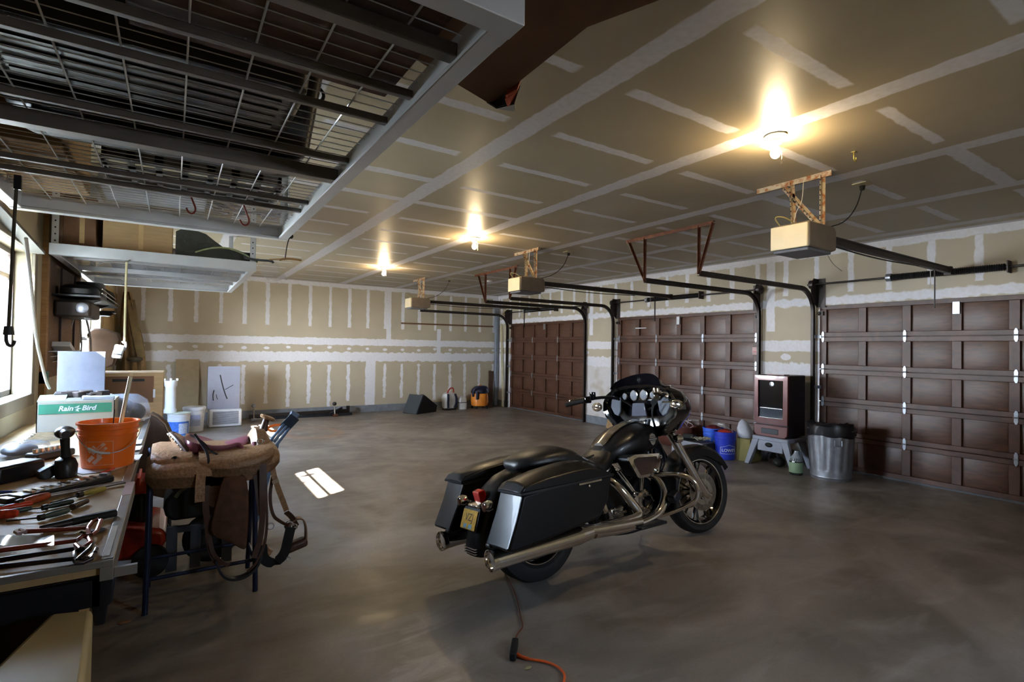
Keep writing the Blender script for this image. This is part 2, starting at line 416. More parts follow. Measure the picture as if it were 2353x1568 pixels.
# ------------------------------------------------------------------ overhead doors
door_w = wood('brown_stained_door_wood', '#41271a', '#5b3826', (9, 3, 3), .45)
door_p = wood('brown_stained_door_panel', '#452b1d', '#613f2b', (3, 3, 16), .42)
seal = mat('door_bottom_seal', '#55585c', .7)
def garage_door(i, y0, y1):
    X = XW+.035
    r = struct(M().box(X+.02, y0+.005, .01, X+.035, y1-.005, DH).obj('door_%d' % i, door_w), 'brown wood panelled overhead door')
    SH = .412; n = 6; st = .085; W_ = (y1-y0-.02); pw = (W_-st)/n
    for s_ in range(5):
        z0 = .02+s_*SH; z1 = z0+SH-.006; m = M(); d = X-.018
        m.box(d, y0+.01, z0, X+.02, y1-.01, z0+.055).box(d, y0+.01, z1-.055, X+.02, y1-.01, z1)
        for k in range(n+1):
            yy = y0+.01+k*pw; m.box(d, yy, z0+.055, X+.02, yy+st, z1-.055)
        so = m.obj('section', door_w, r, bev=.003, seg=1)
        p = M()
        for k in range(n):
            a = y0+.01+k*pw+st; b_ = a+pw-st; u = X+.010; v = .012
            p.loft([[(u,a,z0+.055),(u,b_,z0+.055),(u,b_,z1-.055),(u,a,z1-.055)],[(u-.007,a+v*1.8,z0+.055+v*1.8),(u-.007,b_-v*1.8,z0+.055+v*1.8),(u-.007,b_-v*1.8,z1-.055-v*1.8),(u-.007,a+v*1.8,z1-.055-v*1.8)]])
        p.obj('panel', door_p, so)
    for s_ in range(1, 5):
        z = .02+s_*SH
        for q in (y0+.055, y0+W_/3+.01, y0+2*W_/3+.01, y1-.055):
            h = M(); d = X-.022
            h.loft([[(d, q+yy*.9, z+zz*.9) for yy, zz in P_] for P_ in ([(-.018,.008),(.018,.008),(.02,.045),(.008,.075),(-.008,.075),(-.02,.045)],)]+[[(d-.006, q+yy*.8, z+zz*.9) for yy, zz in [(-.018,.008),(.018,.008),(.02,.045),(.008,.075),(-.008,.075),(-.02,.045)]]])
            h.loft([[(d, q+yy*.9, z-zz*.9) for yy, zz in [(-.018,.008),(.018,.008),(.02,.045),(.008,.075),(-.008,.075),(-.02,.045)]],[(d-.006, q+yy*.8, z-zz*.9) for yy, zz in [(-.018,.008),(.018,.008),(.02,.045),(.008,.075),(-.008,.075),(-.02,.045)]]])
            h.cyl((d-.008, q-.02, z), (d-.008, q+.02, z), .007, n=8)
            h.obj('hinge', galv, r)
    M().box(X-.02, y0, -.0, X+.02, y1, .02).obj('bottom_seal', seal, r)
    for q in (y0+.035, y1-.035): M().ob((X-.03, q, 1.97), (.03, .055, .05)).cyl((X-.05,q,1.97),(X-.05,q+(.03 if q>y0+1 else -.03),1.97),.018,n=10).obj('roller_bracket', dark_metal, r)
    c_ = (y0+y1)/2
    M().box(X-.04, c_-.03, 1.90, X-.018, c_+.03, 2.03).obj('opener_bracket', galv, r)
for i, d in enumerate(DOORS): garage_door(i+1, *d)
st_ = M().box(XW+.012, 4.32, 1.42, XW+.016, 4.40, 1.53).obj('warning_sticker', mat('red_white_sticker', '#c9a3a0', .5), bpy.data.objects['door_2'])
M().box(XW+.009, 4.325, 1.455, XW+.0135, 4.395, 1.475).obj('red_band', red_paint, st_)

# ------------------------------------------------------------------ tracks, springs
def rail_path(y):
    P = [(XW-.06, y, 0), (XW-.06, y, 1.98)]
    for k in range(1, 9):
        a = PI/2*k/8; P.append((XW-.06-.30*(1-math.cos(a)), y, 1.98+.30*math.sin(a)))
    P.append((4.62, y, 2.28)); return P
def channel(m, P, w, h, side):
    # C-shaped rail swept in the x-z plane; P centre line
    for i in range(len(P)-1):
        a, b_ = V(P[i]), V(P[i+1]); m.bar(a, b_, h, .004, up=None)
def sweep(m, P, sec):
    rings = []
    for i in range(len(P)):
        a, b_ = V(P[max(i-1, 0)]), V(P[min(i+1, len(P)-1)]); d = (b_-a).normalized(); n_ = d.cross(V((0, 1, 0))).normalized()
        rings.append([V(P[i])+V((0, s_[0], 0))+n_*s_[1] for s_ in sec])
    m.loft(rings)
def track(y, side, label):
    t = thing('door_track', label, 'track', (XW-.06, y, 0), group='steel overhead door tracks')
    m = M(); P = rail_path(y); s_ = side; a, b_, e = .012, .028, .004
    sweep(m, P, [(-s_*a, -b_), (s_*a*1.6, -b_), (s_*a*1.6, -b_+e), (-s_*a+s_*e, -b_+e), (-s_*a+s_*e, b_-e), (s_*a*1.6, b_-e), (s_*a*1.6, b_), (-s_*a, b_)])
    m.obj('rail', dark_metal, t)
    for z in (.35, 1.0, 1.65): M().box(XW-.06, y-s_*.02, z, XW-.001, y-s_*.016, z+.04).box(XW-.006, y-s_*.07, z, XW-.001, y-s_*.016, z+.04).obj('bracket', galv, t)
    M().loft([[(XW-.005,y-s_*.014,2.05),(XW-.12,y-s_*.014,2.14),(XW-.16,y-s_*.014,2.27),(XW-.10,y-s_*.014,2.42),(XW-.005,y-s_*.014,2.42)],
              [(XW-.005,y-s_*.026,2.05),(XW-.12,y-s_*.026,2.14),(XW-.16,y-s_*.026,2.27),(XW-.10,y-s_*.026,2.42),(XW-.005,y-s_*.026,2.42)]]).box(XW-.008,y-s_*.12,2.05,XW-.002,y-s_*.02,2.42).obj('flag_bracket', dark_metal, t)
    return t
nm = {0: 'farthest', 1: 'middle', 2: 'nearest'}
for i, (a, b_) in enumerate(DOORS):
    if i < 3: track(b_+.03, 1, 'dark steel curved track on the left side of the %s overhead door' % nm[i])
    track(a-.03, -1, 'dark steel curved track on the right side of the %s overhead door' % nm[i])
def spring(i, y0, y1, s0, s1):
    z = 2.345; x = XW-.075
    t = thing('torsion_spring', 'dark torsion spring bar on the wall above the %s overhead door' % nm[i], 'spring', (x, (y0+y1)/2, z), group='torsion springs above the doors')
    M().cyl((x, y0-.1, z), (x, y1+.1, z), .012).obj('shaft', dark_metal, t)
    m = M(); L = s1-s0; n = int(L/.018)
    prof = []
    for k in range(n+1): prof += [(.030, k*L/n), (.038, k*L/n+L/n*.5)]
    m.lathe(prof[:-1], (x, s0, z), (0, 1, 0), 12); m.obj('coil', plastic_black, t)
    for q in (y0-.04, y1+.04): M().cyl((x, q-.025, z), (x, q+.025, z), .055, n=18).cyl((x, q-.03, z), (x, q-.022, z), .065, n=18).obj('cable_drum', dark_metal, t)
    M().cyl((x, s1, z), (x, s1+.05, z), .045, n=14).obj('cone', galv, t)
    M().box(x-.05, s0-.03, z-.06, XW-.001, s0-.02, z+.06).obj('centre_plate', dark_metal, t)
spring(0, 8.0, 10.85, 8.95, 10.1); spring(1, 4.29, 7.14, 5.25, 6.30); spring(2, .64, 3.48, 1.65, 2.63)

def vhanger(y0, y1, ya, yb, label):
    t = thing('track_hanger', label, 'bracket', (4.63, (y0+y1)/2, ZC), group='rusty angle iron hangers')
    x = 4.63
    M().box(x-.02, y0, ZC-.004, x+.02, y1, ZC-.0005).box(x-.02, y0, ZC-.04, x-.016, y1, ZC-.003).obj('ceiling_angle', rustdark, t)
    for p, q in (((x, ya, ZC-.02), (x, ya, 2.27)), ((x, ya-.17, ZC-.02), (x, ya-.005, 2.29)), ((x, yb, ZC-.02), (x, yb, 2.27)), ((x, yb+.26, ZC-.02), (x, yb+.005, 2.29))):
        M().bar(p, q, .035, .004, up=(1, 0, 0)).bar(V(p)+V((-.016, 0, 0)), V(q)+V((-.016, 0, 0)), .004, .03, up=(1,0,0)).obj('strut', rustdark, t)
vhanger(3.33, 4.55, 3.51, 4.26, 'rusty angle iron hanger between the nearest and middle door tracks')
vhanger(6.95, 8.36, 7.17, 7.97, 'rusty angle iron hanger between the middle and farthest door tracks')
# ------------------------------------------------------------------ ceiling bulbs
bulb_m = mat('lit_bulb_glass', '#fff3d0', .3, emit='#ffdca0', es=55)
def bulb(x, y, label):
    t = thing('ceiling_bulb', label, 'light', (x, y, ZC), group='bare bulbs in porcelain holders')
    M().lathe([(.062, -.001), (.066, -.008), (.062, -.016), (.05, -.022), (.038, -.03), (.034, -.05), (.03, -.055)], (x, y, ZC)).obj('lamp_holder', mat('white_porcelain', '#d9d3c6', .25, 0, .03), t)
    M().lathe([(.014, -.055), (.015, -.07), (.024, -.085), (.030, -.105), (.0295, -.12), (.022, -.135), (.010, -.143), (.001, -.145)], (x, y, ZC), n=18).obj('bulb', bulb_m, t)
    m = M(); m.tube([(x+.035, y-.02, ZC-.03), (x+.035, y-.02, ZC-.16)], .0012, 5).cyl((x+.035, y-.02, ZC-.16), (x+.035, y-.02, ZC-.175), .004, n=8).obj('pull_chain', chrome, t)
    L = bpy.data.lights.new('bulb_light', 'POINT'); L.energy = BULB; L.color = (1, .76, .45); L.shadow_soft_size = .035
    o = bpy.data.objects.new('bulb_light', L); COL.objects.link(o); o.parent = t; o.location = (0, 0, -.115)
    return t
BULB = 60
bulb(3.10, 1.80, 'lit bare bulb in round white holder, nearest of the three on the ceiling')
BULB = 78
bulb(3.05, 5.55, 'lit bare bulb in round white holder, middle of the three on the ceiling')
BULB = 85
bulb(2.96, 8.55, 'lit bare bulb in round white holder, farthest of the three on the ceiling')

# ------------------------------------------------------------------ garage door openers
op_dark = mat('opener_brown_grey_housing', '#6b5f52', .45, .2, .1)
def opener(yc, label):
    t = thing('door_opener', label, 'garage door opener', (3.95, yc, 2.3), group='garage door openers')
    x0, x1, a, b_ = 3.76, 4.15, yc-.135, yc+.14
    poly = [(x0, 2.215), (x1-.07, 2.205), (x1, 2.225), (x1, 2.36), (x1-.03, 2.40), (x0, 2.40)]
    M().prism(poly, a, b_, 'y').obj('housing', op_dark, t, bev=.012)
    M().box(x0-.025, a+.002, 2.212, x0+.001, b_-.002, 2.385).obj('light_cover', mat('ivory_plastic', '#cfc3a4', .4, 0, .04), t, bev=.006)
    M().box(x0+.0, a+.01, 2.19, x1-.06, b_-.01, 2.214).obj('bottom_tray', mat('opener_bottom_grey', '#5f5d60', .5), t, bev=.006)
    ry = yc
    m = M().box(x1-.02, ry-.022, 2.318, XW-.19, ry+.022, 2.372).box(x1, ry-.03, 2.364, XW-.22, ry+.03, 2.376); m.box(XW-.24, ry-.03, 2.30, XW-.18, ry+.03, 2.385); m.obj('rail', dark_metal, t)
    M().tube([(x1, ry-.03, 2.30), (x1+.9, ry-.03, 2.275), (x1+1.8, ry-.03, 2.305)], .006, 6, smooth=2).obj('chain', black_metal, t)
    M().bar((6.44, ry, 2.32), (6.44, ry, 1.93), .006, .022).obj('door_arm', dark_metal, t)
    M().tube([(6.33, ry, 2.31), (6.33, ry, 2.18)], .003, 5).cyl((6.33, ry, 2.18), (6.33, ry, 2.13), .006, n=8).obj('release_cord', mat('white_cord', '#b9b4aa', .7), t)
    xa = 4.03
    g = M(); g.box(xa-.02, yc-.16, ZC-.004, xa+.02, yc+.42, ZC-.0005).box(xa-.02, yc-.16, ZC-.04, xa-.016, yc+.42, ZC-.003)
    g.obj('ceiling_angle', rustang, t)
    for p, q in (((xa, yc-.09, ZC-.02), (xa, yc-.09, 2.40)), ((xa, yc+.14, ZC-.02), (xa, yc+.12, 2.40)), ((xa, yc+.20, ZC-.04), (xa, yc-.06, 2.42))):
        s_ = M().bar(p, q, .04, .003, up=(1, 0, 0)).bar(V(p)+V((-.018, 0, 0)), V(q)+V((-.018, 0, 0)), .003, .034, up=(1, 0, 0)).obj('hanger_strut', rustang, t)
        h = M(); p, q = V(p)+V((-.0375, 0, 0)), V(q)+V((-.0375, 0, 0)); n_ = int((q-p).length/.035)
        for k in range(1, n_): c = p.lerp(q, k/n_); h.cyl(c+V((.0005, 0, 0)), c+V((.003, 0, 0)), .006, n=6)
        h.obj('bolt_holes', rubber, s_)
    M().tube([(4.10, yc-.10, 2.40), (4.3, yc-.12, 2.46), (4.47, yc-.13, 2.6), (4.54, yc-.14, ZC-.03)], .0045, 6, smooth=2).cyl((4.54, yc-.14, ZC-.05), (4.54, yc-.14, ZC-.016), .016, .022, n=10).obj('power_cord', rubber, t)
    M().tube([(3.80, yc+.1, 2.40), (3.74, yc+.12, 2.47), (3.78, yc+.05, 2.46), (3.86, yc+.02, 2.41)], .005, 6, smooth=2).obj('antenna_wire', mat('yellowed_wire', '#8a7c4a', .6), t)
    M().tube([(xa-.02, yc+.04, ZC-.03), (xa-.02, yc+.05, 2.6), (xa-.03, yc+.09, 2.55), (xa-.06, yc+.10, 2.40)], .003, 6, smooth=2).obj('bell_wire', mat('white_wire', '#cfc8b8', .6), t)
    M().tube([(x1-.06, a+.05, 2.22), (x1, a+.03, 2.13), (x1+.08, a, 2.08)], .0015, 5, smooth=2).obj('hanging_wire', plastic_dgrey, t)
    w = M().box(4.48, yc-.19, ZC-.008, 4.60, yc-.09, ZC-.0005).obj('wall_outlet', mat('ivory_outlet_plate', '#b8ac8a', .5), bev=.002, loc=(4.54, yc-.14, ZC)); 
    return t, w
oi = []
for yc, n_ in ((9.40, 'farthest'), (5.71, 'middle'), (2.065, 'nearest')):
    t, w = opener(yc, 'grey and ivory garage door opener hung from punched angle iron, %s of the three' % n_)
    tag(w, 'ivory outlet plate on the ceiling beside the %s door opener' % n_, 'outlet', 'ceiling outlets')
p = pz(1124, 645, ZC)
tag(M().lathe([(.065, 0), (.065, -.02), (.05, -.035), (.001, -.038)], (p.x, p.y, ZC-.001)).obj('smoke_detector', white_pl, loc=(p.x, p.y, ZC)), 'small round white smoke detector on the far ceiling', 'smoke detector')
p = pz(1962, 349, ZC)
t = thing('ceiling_hook', 'small brass coloured hook screwed into the ceiling right of the nearest bulb', 'hook', (p.x, p.y, ZC))
M().tube([(p.x, p.y, ZC), (p.x, p.y, ZC-.05), (p.x+.02, p.y, ZC-.065), (p.x+.035, p.y, ZC-.05), (p.x+.03, p.y, ZC-.03)], .0035, 6, smooth=2).obj('hook_wire', mat('brass_hook', '#a8954a', .35, .8), t)
M().box(p.x-.012, p.y-.012, ZC-.004, p.x+.012, p.y+.012, ZC-.0005).obj('mounting_plate', mat('brass_plate', '#b7a565', .35, .7), t)

# ------------------------------------------------------------------ overhead racks
dgreen = mat('dark_grey_tote', '#15161a', .42, 0, .25, 8); 
def rack(x0, x1, y0, y1, z, label, name='overhead_storage_rack', rows=(), deckm=white_metal):
    t = thing(name, label, 'storage rack', ((x0+x1)/2, (y0+y1)/2, z))
    H = .085; e = .004
    for s_, x in ((1, x0), (-1, x1)):
        m = M(); P = [(0, 0), (.05, 0), (.05, .012), (.035, .02), (.035, H), (0, H)]
        m.loft([[(x+s_*a, y, z+b_) for a, b_ in P] for y in (y0, y1)]); m.obj('side_rail', white_metal, t, bev=.002, seg=1)
    for s_, y in ((1, y0), (-1, y1)):
        m = M(); P = [(-.03, 0), (.03, 0), (.03, .012), (.0, .02), (.0, H), (-.03, H)]
        m.loft([[(x, y+s_*a, z-.002+b_) for a, b_ in P] for x in (x0-.002, x1+.002)]); m.obj('end_beam', white_metal, t, bev=.002, seg=1)
    d = M(); zz = z+.064
    nx = int((x1-x0)/.13); ny = int((y1-y0)/.052)
    for k in range(nx+1): x = x0+.02+k*(x1-x0-.04)/nx; d.tube([(x, y0+.01, zz), (x, y1-.01, zz)], .0028, 5)
    for k in range(ny+1): y = y0+.02+k*(y1-y0-.04)/ny; d.tube([(x0+.01, y, zz+.005), (x1-.01, y, zz+.005)], .0018, 4)
    d.obj('wire_deck', deckm, t)
    for y, w_, h_, mm in rows:
        M().loft([[(x, y-w_/2, zz-.004), (x, y+w_/2, zz-.004), (x, y+w_/2-.003, zz-h_), (x, y-w_/2+.003, zz-h_)] for x in (x0+.01, x1-.035)]).obj('support_channel', mm, t, bev=.003)
    for x in (x0+.0, x1-.0):
        for y in (y0+.02, y1-.02):
            s_ = 1 if x < (x0+x1)/2 else -1; u = 1 if y < (y0+y1)/2 else -1
            m = M().box(min(x, x+s_*.003), min(y, y+u*.045), z, max(x, x+s_*.003), max(y, y+u*.045), ZC).box(min(x, x+s_*.045), min(y, y+u*.003), z, max(x, x+s_*.045), max(y, y+u*.003), ZC)
            p_ = m.obj('post', white_metal, t)
            h = M()
            for k in range(int((ZC-z-.1)/.05)):
                cz = z+.11+k*.05; h.cyl((x+s_*.024, y-.0006, cz), (x+s_*.024, y-.0001, cz), .0065, n=6) if u == 1 else h.cyl((x+s_*.024, y+.0001, cz), (x+s_*.024, y+.0006, cz), .0065, n=6)
                h.cyl((x-s_*.0006, y+u*.024, cz), (x-s_*.0001, y+u*.024, cz), .0065, n=6)
            h.obj('slots', rubber, p_)
    return t
Z1 = 2.10
def ry(px, py): return pz(px, py, 2.135).y
rws = [(ry(914, 224), .028, .024, grey_metal), (ry(861, 284), .028, .024, grey_metal), (ry(779, 376), .028, .024, grey_metal), (ry(783, 410), .060, .05, grey_metal), (ry(690, 471), .028, .024, grey_metal), (ry(671, 489), .028, .024, grey_metal), (1.10, .045, .035, grey_metal)]
rk1 = rack(-.68, .575, .885, 3.45, Z1, 'white wire deck rack hung from the ceiling over the bench, nearest and largest', rows=rws)
rk2 = rack(-.78, .60, 5.10, 7.35, Z1, 'white wire deck rack hung near the back corner above the cartons', rows=[(5.6, .035, .028, white_metal), (6.2, .075, .05, white_metal), (6.8, .035, .028, white_metal)])
DK = Z1+.073
# loads on the near rack
def tote(x0, y0, x1, y1, z0, z1, m, label, name='storage_tote', cat='tote', ribs=True, group=None, lid=None):
    t = thing(name, label, cat, ((x0+x1)/2, (y0+y1)/2, z0), group=group); cx, cy, hx, hy = (x0+x1)/2, (y0+y1)/2, (x1-x0)/2, (y1-y0)/2
    def ring(k, z, r=.04):
        a, b_ = hx*k, hy*k; o = []
        for sx, sy in ((1,1),(-1,1),(-1,-1),(1,-1)):
            for q in range(4):
                an = {(1,1):0,(-1,1):90,(-1,-1):180,(1,-1):270}[(sx,sy)]+q*30
                o.append((cx+sx*(a-r)+r*math.cos(R_(an)), cy+sy*(b_-r)+r*math.sin(R_(an)), z))
        return o
    M().loft([ring(.84, z0), ring(.88, z0+.01), ring(.98, z1-.03)]).obj('tub', m, t)
    M().loft([ring(1.0, z1-.04), ring(1.0, z1-.015), ring(.96, z1), ring(.9, z1+.004)]).obj('lid', lid or m, t)
    if ribs:
        r = M()
        for k in range(-2, 3): r.box(cx-hx*.75, cy+k*hy*.30-.012, z0-.004, cx+hx*.75, cy+k*hy*.30+.012, z0+.002)
        for k in (.25, .6): r.box(cx-hx*.8, cy-hy*(.9+.1*k), z0+(z1-z0)*k, cx+hx*.8, cy-hy*.8, z0+(z1-z0)*k+.02)
        r.obj('ribs', m, t)
    for s_ in (-1, 1): M().torus((cx+s_*hx, cy, z1-.07), (0, 1, 0), .03, .007, 12, 6).obj('handle', plastic_black, t)
    return t
tote(-.50, 1.98, .47, 2.46, DK, DK+.38, dgreen, 'long dark grey lidded tote lying on the near rack, closest to the front')
tote(-.48, 1.52, .36, 1.95, DK, DK+.36, dgreen, 'dark grey lidded tote on the near rack behind the long one')
def carton(x0, y0, x1, y1, z0, z1, m, label, name='cardboard_box', rot=0, open_=False, cat='box', group=None, tape=True):
    cx, cy = (x0+x1)/2, (y0+y1)/2
    t = thing(name, label, cat, (cx, cy, z0), (0, 0, rot), group); hx, hy, h = (x1-x0)/2, (y1-y0)/2, z1-z0
    if open_:
        e = .006; b_ = M().box(-hx, -hy, 0, hx, -hy+e, h).box(-hx, hy-e, 0, hx, hy, h).box(-hx, -hy+e, 0, -hx+e, hy-e, h).box(hx-e, -hy+e, 0, hx, hy-e, h).box(-hx+e, -hy+e, 0, hx-e, hy-e, e)
    else: b_ = M().box(-hx, -hy, 0, hx, hy, h)
    b_.obj('carton_body', m, t, local=True, bev=.004, seg=1)
    if tape and not open_: M().box(-hx-.001, -.025, h-.06, hx+.001, .025, h+.0015).box(-hx-.0012, -.025, h-.2 if h > .25 else h*.3, -hx, .025, h).box(-.001, -hy-.0015, h*.1, .03, -hy, h).obj('packing_tape', mat('tan_tape', '#b99a6c', .35), t, local=True)
    return t
tag(M().box(-.1, .84, DK, .50, 1.46, DK+.10).obj('plywood_board', wood('dark_walnut_board', '#4b342b', '#6a4a3c', (3, 14, 3)), bev=.004, loc=(.2, 1.15, DK)), 'dark grained wooden panel lying on the near rack behind the totes', 'panel')
carton(-.64, 1.30, -.50, 2.0, DK, DK+.30, cardboard, 'brown carton at the wall end of the near rack beside the totes')
carton(-.62, 2.52, -.36, 3.30, DK, DK+.42, cardboard, 'tall brown carton on the near rack next to the window wall')
# slotted grey crate
def crate(x0, y0, x1, y1, z0, z1, m, label):
    t = thing('slotted_crate', label, 'crate', ((x0+x1)/2, (y0+y1)/2, z0)); b_ = M(); e = .006
    n = 7
    for k in range(n+1):
        x = x0+k*(x1-x0)/n; b_.box(x-.012, y0, z0, x+.012, y1, z0+e)
    for k in range(5): y = y0+k*(y1-y0)/4; b_.box(x0, y-.02, z0, x1, y+.02, z0+e)
    b_.obj('slotted_bottom', m, t)
    w = M()
    for (a, b0, c, d) in ((x0, y0, x1, y0+e), (x0, y1-e, x1, y1), (x0, y0, x0+e, y1), (x1-e, y0, x1, y1)):
        w.box(a, b0, z0, c, d, z0+.05).box(a, b0, z1-.05, c, d, z1)
    for k in range(n+1):
        x = x0+k*(x1-x0)/n; w.box(max(x0, x-.015), y0, z0, min(x1, x+.015), y0+e, z1)
    w.obj('slotted_sides', m, t); return t
crate(-.25, 2.56, .40, 2.90, DK, DK+.26, mat('grey_slotted_plastic', '#85878c', .5, 0, .15), 'grey slotted plastic crate on the near rack in front of the long tote')
# ribbed white bundle
b_ = M(); 
for k in range(8): b_.tube([(-.30, 2.98+k*.05, DK+.03), (-.05, 3.0+k*.05, DK+.034), (.13, 2.97+k*.05, DK+.03)], .026, 8, smooth=1)
tag(b_.obj('foam_bundle', mat('white_foam_sheet', '#c9cdd6', .7, 0, .08, 14, .2), loc=(-.1, 3.2, DK)), 'white ribbed foam roll bundle at the far end of the near rack', 'packing foam')
b_ = M(); random.seed(3)
for k in range(16):
    p = V((.15+random.random()*.28, 3.0+random.random()*.34, DK+.01)); P = [p]
    for q in range(5): P.append(P[-1]+V((random.uniform(-.09, .09), random.uniform(-.07, .07), random.uniform(0, .018))))
    P = [V((min(.5, max(.12, a.x)), min(3.40, max(2.95, a.y)), a.z)) for a in P]
    b_.tube(P, .006, 5, smooth=1)
tag(b_.obj('rope_tangle', mat('grey_white_rope', '#b5b3b8', .8, 0, .2), loc=(.3, 3.2, DK)), 'tangled pale rope heaped on the corner of the near rack', 'rope', kind='stuff')
# big flat dark box overhanging the rack
t = thing('open_carton', 'big dark open cardboard box overhanging the right rail of the near rack', 'box', (.85, 1.0, 2.25))
q = [pz(1128, 240, 2.24), pz(1350, 62, 2.24), V((1.0, .55, 2.24)), V((.30, .60, 2.24)), V((.30, 1.25, 2.24))]
q[1] = pz(1350, 62, 2.24)
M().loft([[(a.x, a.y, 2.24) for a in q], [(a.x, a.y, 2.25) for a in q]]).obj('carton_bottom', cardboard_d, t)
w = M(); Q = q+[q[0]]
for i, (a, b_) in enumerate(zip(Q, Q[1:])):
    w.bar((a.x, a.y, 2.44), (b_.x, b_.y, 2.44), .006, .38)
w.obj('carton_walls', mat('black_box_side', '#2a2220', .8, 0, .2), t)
a = pz(1350, 62, 2.24); b_ = pz(1380, 10, 2.30)
f = M().sheet([[q[0]+V((0, 0, 0)), q[1]], [q[0]+V((.05, .04, .13)), q[1]+V((.07, .03, .13))]], .004, (0, 0, 1)); f.obj('loose_flap', plastic_black, t)
M().sheet([[pz(1168, 205, 2.25), pz(1195, 192, 2.27)], [pz(1160, 228, 2.19), pz(1188, 212, 2.19)], [pz(1166, 246, 2.17), pz(1172, 240, 2.16)]], .01, (0, -.3, 1)).obj('orange_tag', mat('orange_cloth', '#b8502a', .7), t)
M().sheet([[pz(1118, 236, 2.25), pz(1195, 200, 2.27)], [pz(1140, 250, 2.20), pz(1182, 240, 2.17)], [pz(1178, 256, 2.17), pz(1184, 254, 2.165)]], .005, (0, -.3, 1)).obj('torn_corner', plastic_black, t)
# loads on the far rack
D2 = Z1+.073
carton(-.48, 5.16, -.02, 5.75, D2, D2+.36, cardboard, 'brown taped carton at the front of the far rack')
M().box(-.40, 5.157, D2+.28, -.36, 5.1595, D2+.31).box(-.34, 5.157, D2+.285, -.10, 5.1595, D2+.295).obj('printed_line', mat('faded_print', '#6f5a46', .8), bpy.data.objects['cardboard_box.002'] if 'cardboard_box.002' in bpy.data.objects else None)
carton(-.72, 5.16, -.52, 5.9, D2, D2+.40, cardboard_d, 'narrow dark brown carton on the far rack beside the window wall')
t = thing('folded_tarp', 'dark green tarp with a pale green fold lying on the far rack', 'tarp', (.25, 5.5, D2))
m = M(); rows = []
for j in range(9):
    y = 5.16+j*.08; rows.append([(0.0+i*.072, y, D2+.10+.16*math.exp(-((i-1.5)/2.6)**2)*(1-.08*j)+.012*math.sin(i*2.3+j*1.7)) for i in range(9)])
m.loft([[V(p) for p in r]+[V((r[-1][0], r[-1][1], D2+.001)), V((r[0][0], r[0][1], D2+.001))] for r in rows]); m.obj('tarp_body', mat('dark_olive_tarp', '#34352b', .6, 0, .2, 10, .3), t)
m = M(); m.sheet([[(.14+i*.06, 5.13+.01*math.sin(i), D2+.015+.095*math.sin(PI*min(1, (i+1)/9))) for i in range(9)], [(.14+i*.06, 5.45, D2+.03+.09*math.sin(PI*min(1, (i+1)/9))) for i in range(9)]], .012, (0, 0, 1)); m.obj('green_fold', mat('pale_green_canvas', '#8d9468', .7, 0, .15), t)
t = thing('grey_appliance_carton', 'flat grey white printed box lying on the far rack deck', 'box', (-.1, 6.4, D2))
M().box(-.5, 6.0, D2, .42, 6.9, D2+.2).obj('carton_body', mat('pale_grey_carton', '#b5b9c4', .7), t)
M().box(-.25, 6.1, D2-.0015, -.12, 6.22, D2).obj('dark_label', mat('navy_label', '#23305a', .6), t)
# plastic bag, coat hanger and straps on the rack corner
t = thing('coat_hanger', 'wooden coat hanger dangling on a dark wire from the near rack corner', 'hanger', tuple(pz(657, 545, 2.1)))
p = pz(657, 545, 2.1); k = 3.45
def h(px, py): return pY(px, py, k)
M().tube([h(668, 540), h(660, 560), h(655, 596)], .0035, 6, smooth=2).obj('hook_wire', dark_metal, t)
M().tube([h(618, 597), h(640, 596), h(655, 597)], .004, 6).tube([h(641, 598), h(658, 594), h(690, 598), h(692, 600)], .007, 6, smooth=2).obj('hanger_bar', mat('tan_wood_hanger', '#b08a58', .5), t)
M().sph(h(668, 543), (.016, .01, .016)).obj('knot', rubber, t)
clear = mat('clear_plastic_film', '#e8eaf0', .12, 0, 0, alpha=.22, spec=.9)
t = M(); y_ = 5.09; rr = random.Random(5)
rows = []
for j in range(6):
    rows.append([pY(590+i*9+j*5+rr.uniform(-2, 2), 606+j*8+rr.uniform(-3, 3)+(3-abs(i-3))*-1, y_+rr.uniform(-.03, .0)) for i in range(6)])
tag(t.sheet(rows).obj('plastic_bag', clear, loc=tuple(pY(620, 606, y_))), 'clear crinkled plastic bag hanging off the far rack corner', 'bag')
tag(M().ribbon([pY(560, 592, 5.08), pY(590, 598, 5.08), pY(625, 600, 5.07), pY(628, 605, 5.07)], .02, .006).obj('strap', plastic_dgrey, loc=tuple(pY(570, 596, 5.08))), 'dark strap trailing off the right end of the far rack', 'strap')
# red S hooks
def shook(px, y0, y1, yy, label):
    t = M(); P = [pY(px+4, y0+6, yy), pY(px-4, y0, yy), pY(px-6, y0+10, yy), pY(px+1, (y0+y1)/2, yy), pY(px+9, y1-10, yy), pY(px+2, y1, yy), pY(px-9, y1-3, yy), pY(px-14, y1-14, yy)]
    return tag(t.tube(P, .0045, 6, smooth=3).obj('s_hook', mat('dark_red_vinyl_hook', '#7c2b22', .4), loc=tuple(P[0])), label, 'hook', 'red S hooks on the near rack')
shook(442, 434, 492, 2.93, 'dark red vinyl S hook on the near rack, the left one')
shook(565, 458, 519, 2.96, 'dark red vinyl S hook on the near rack, the right one')
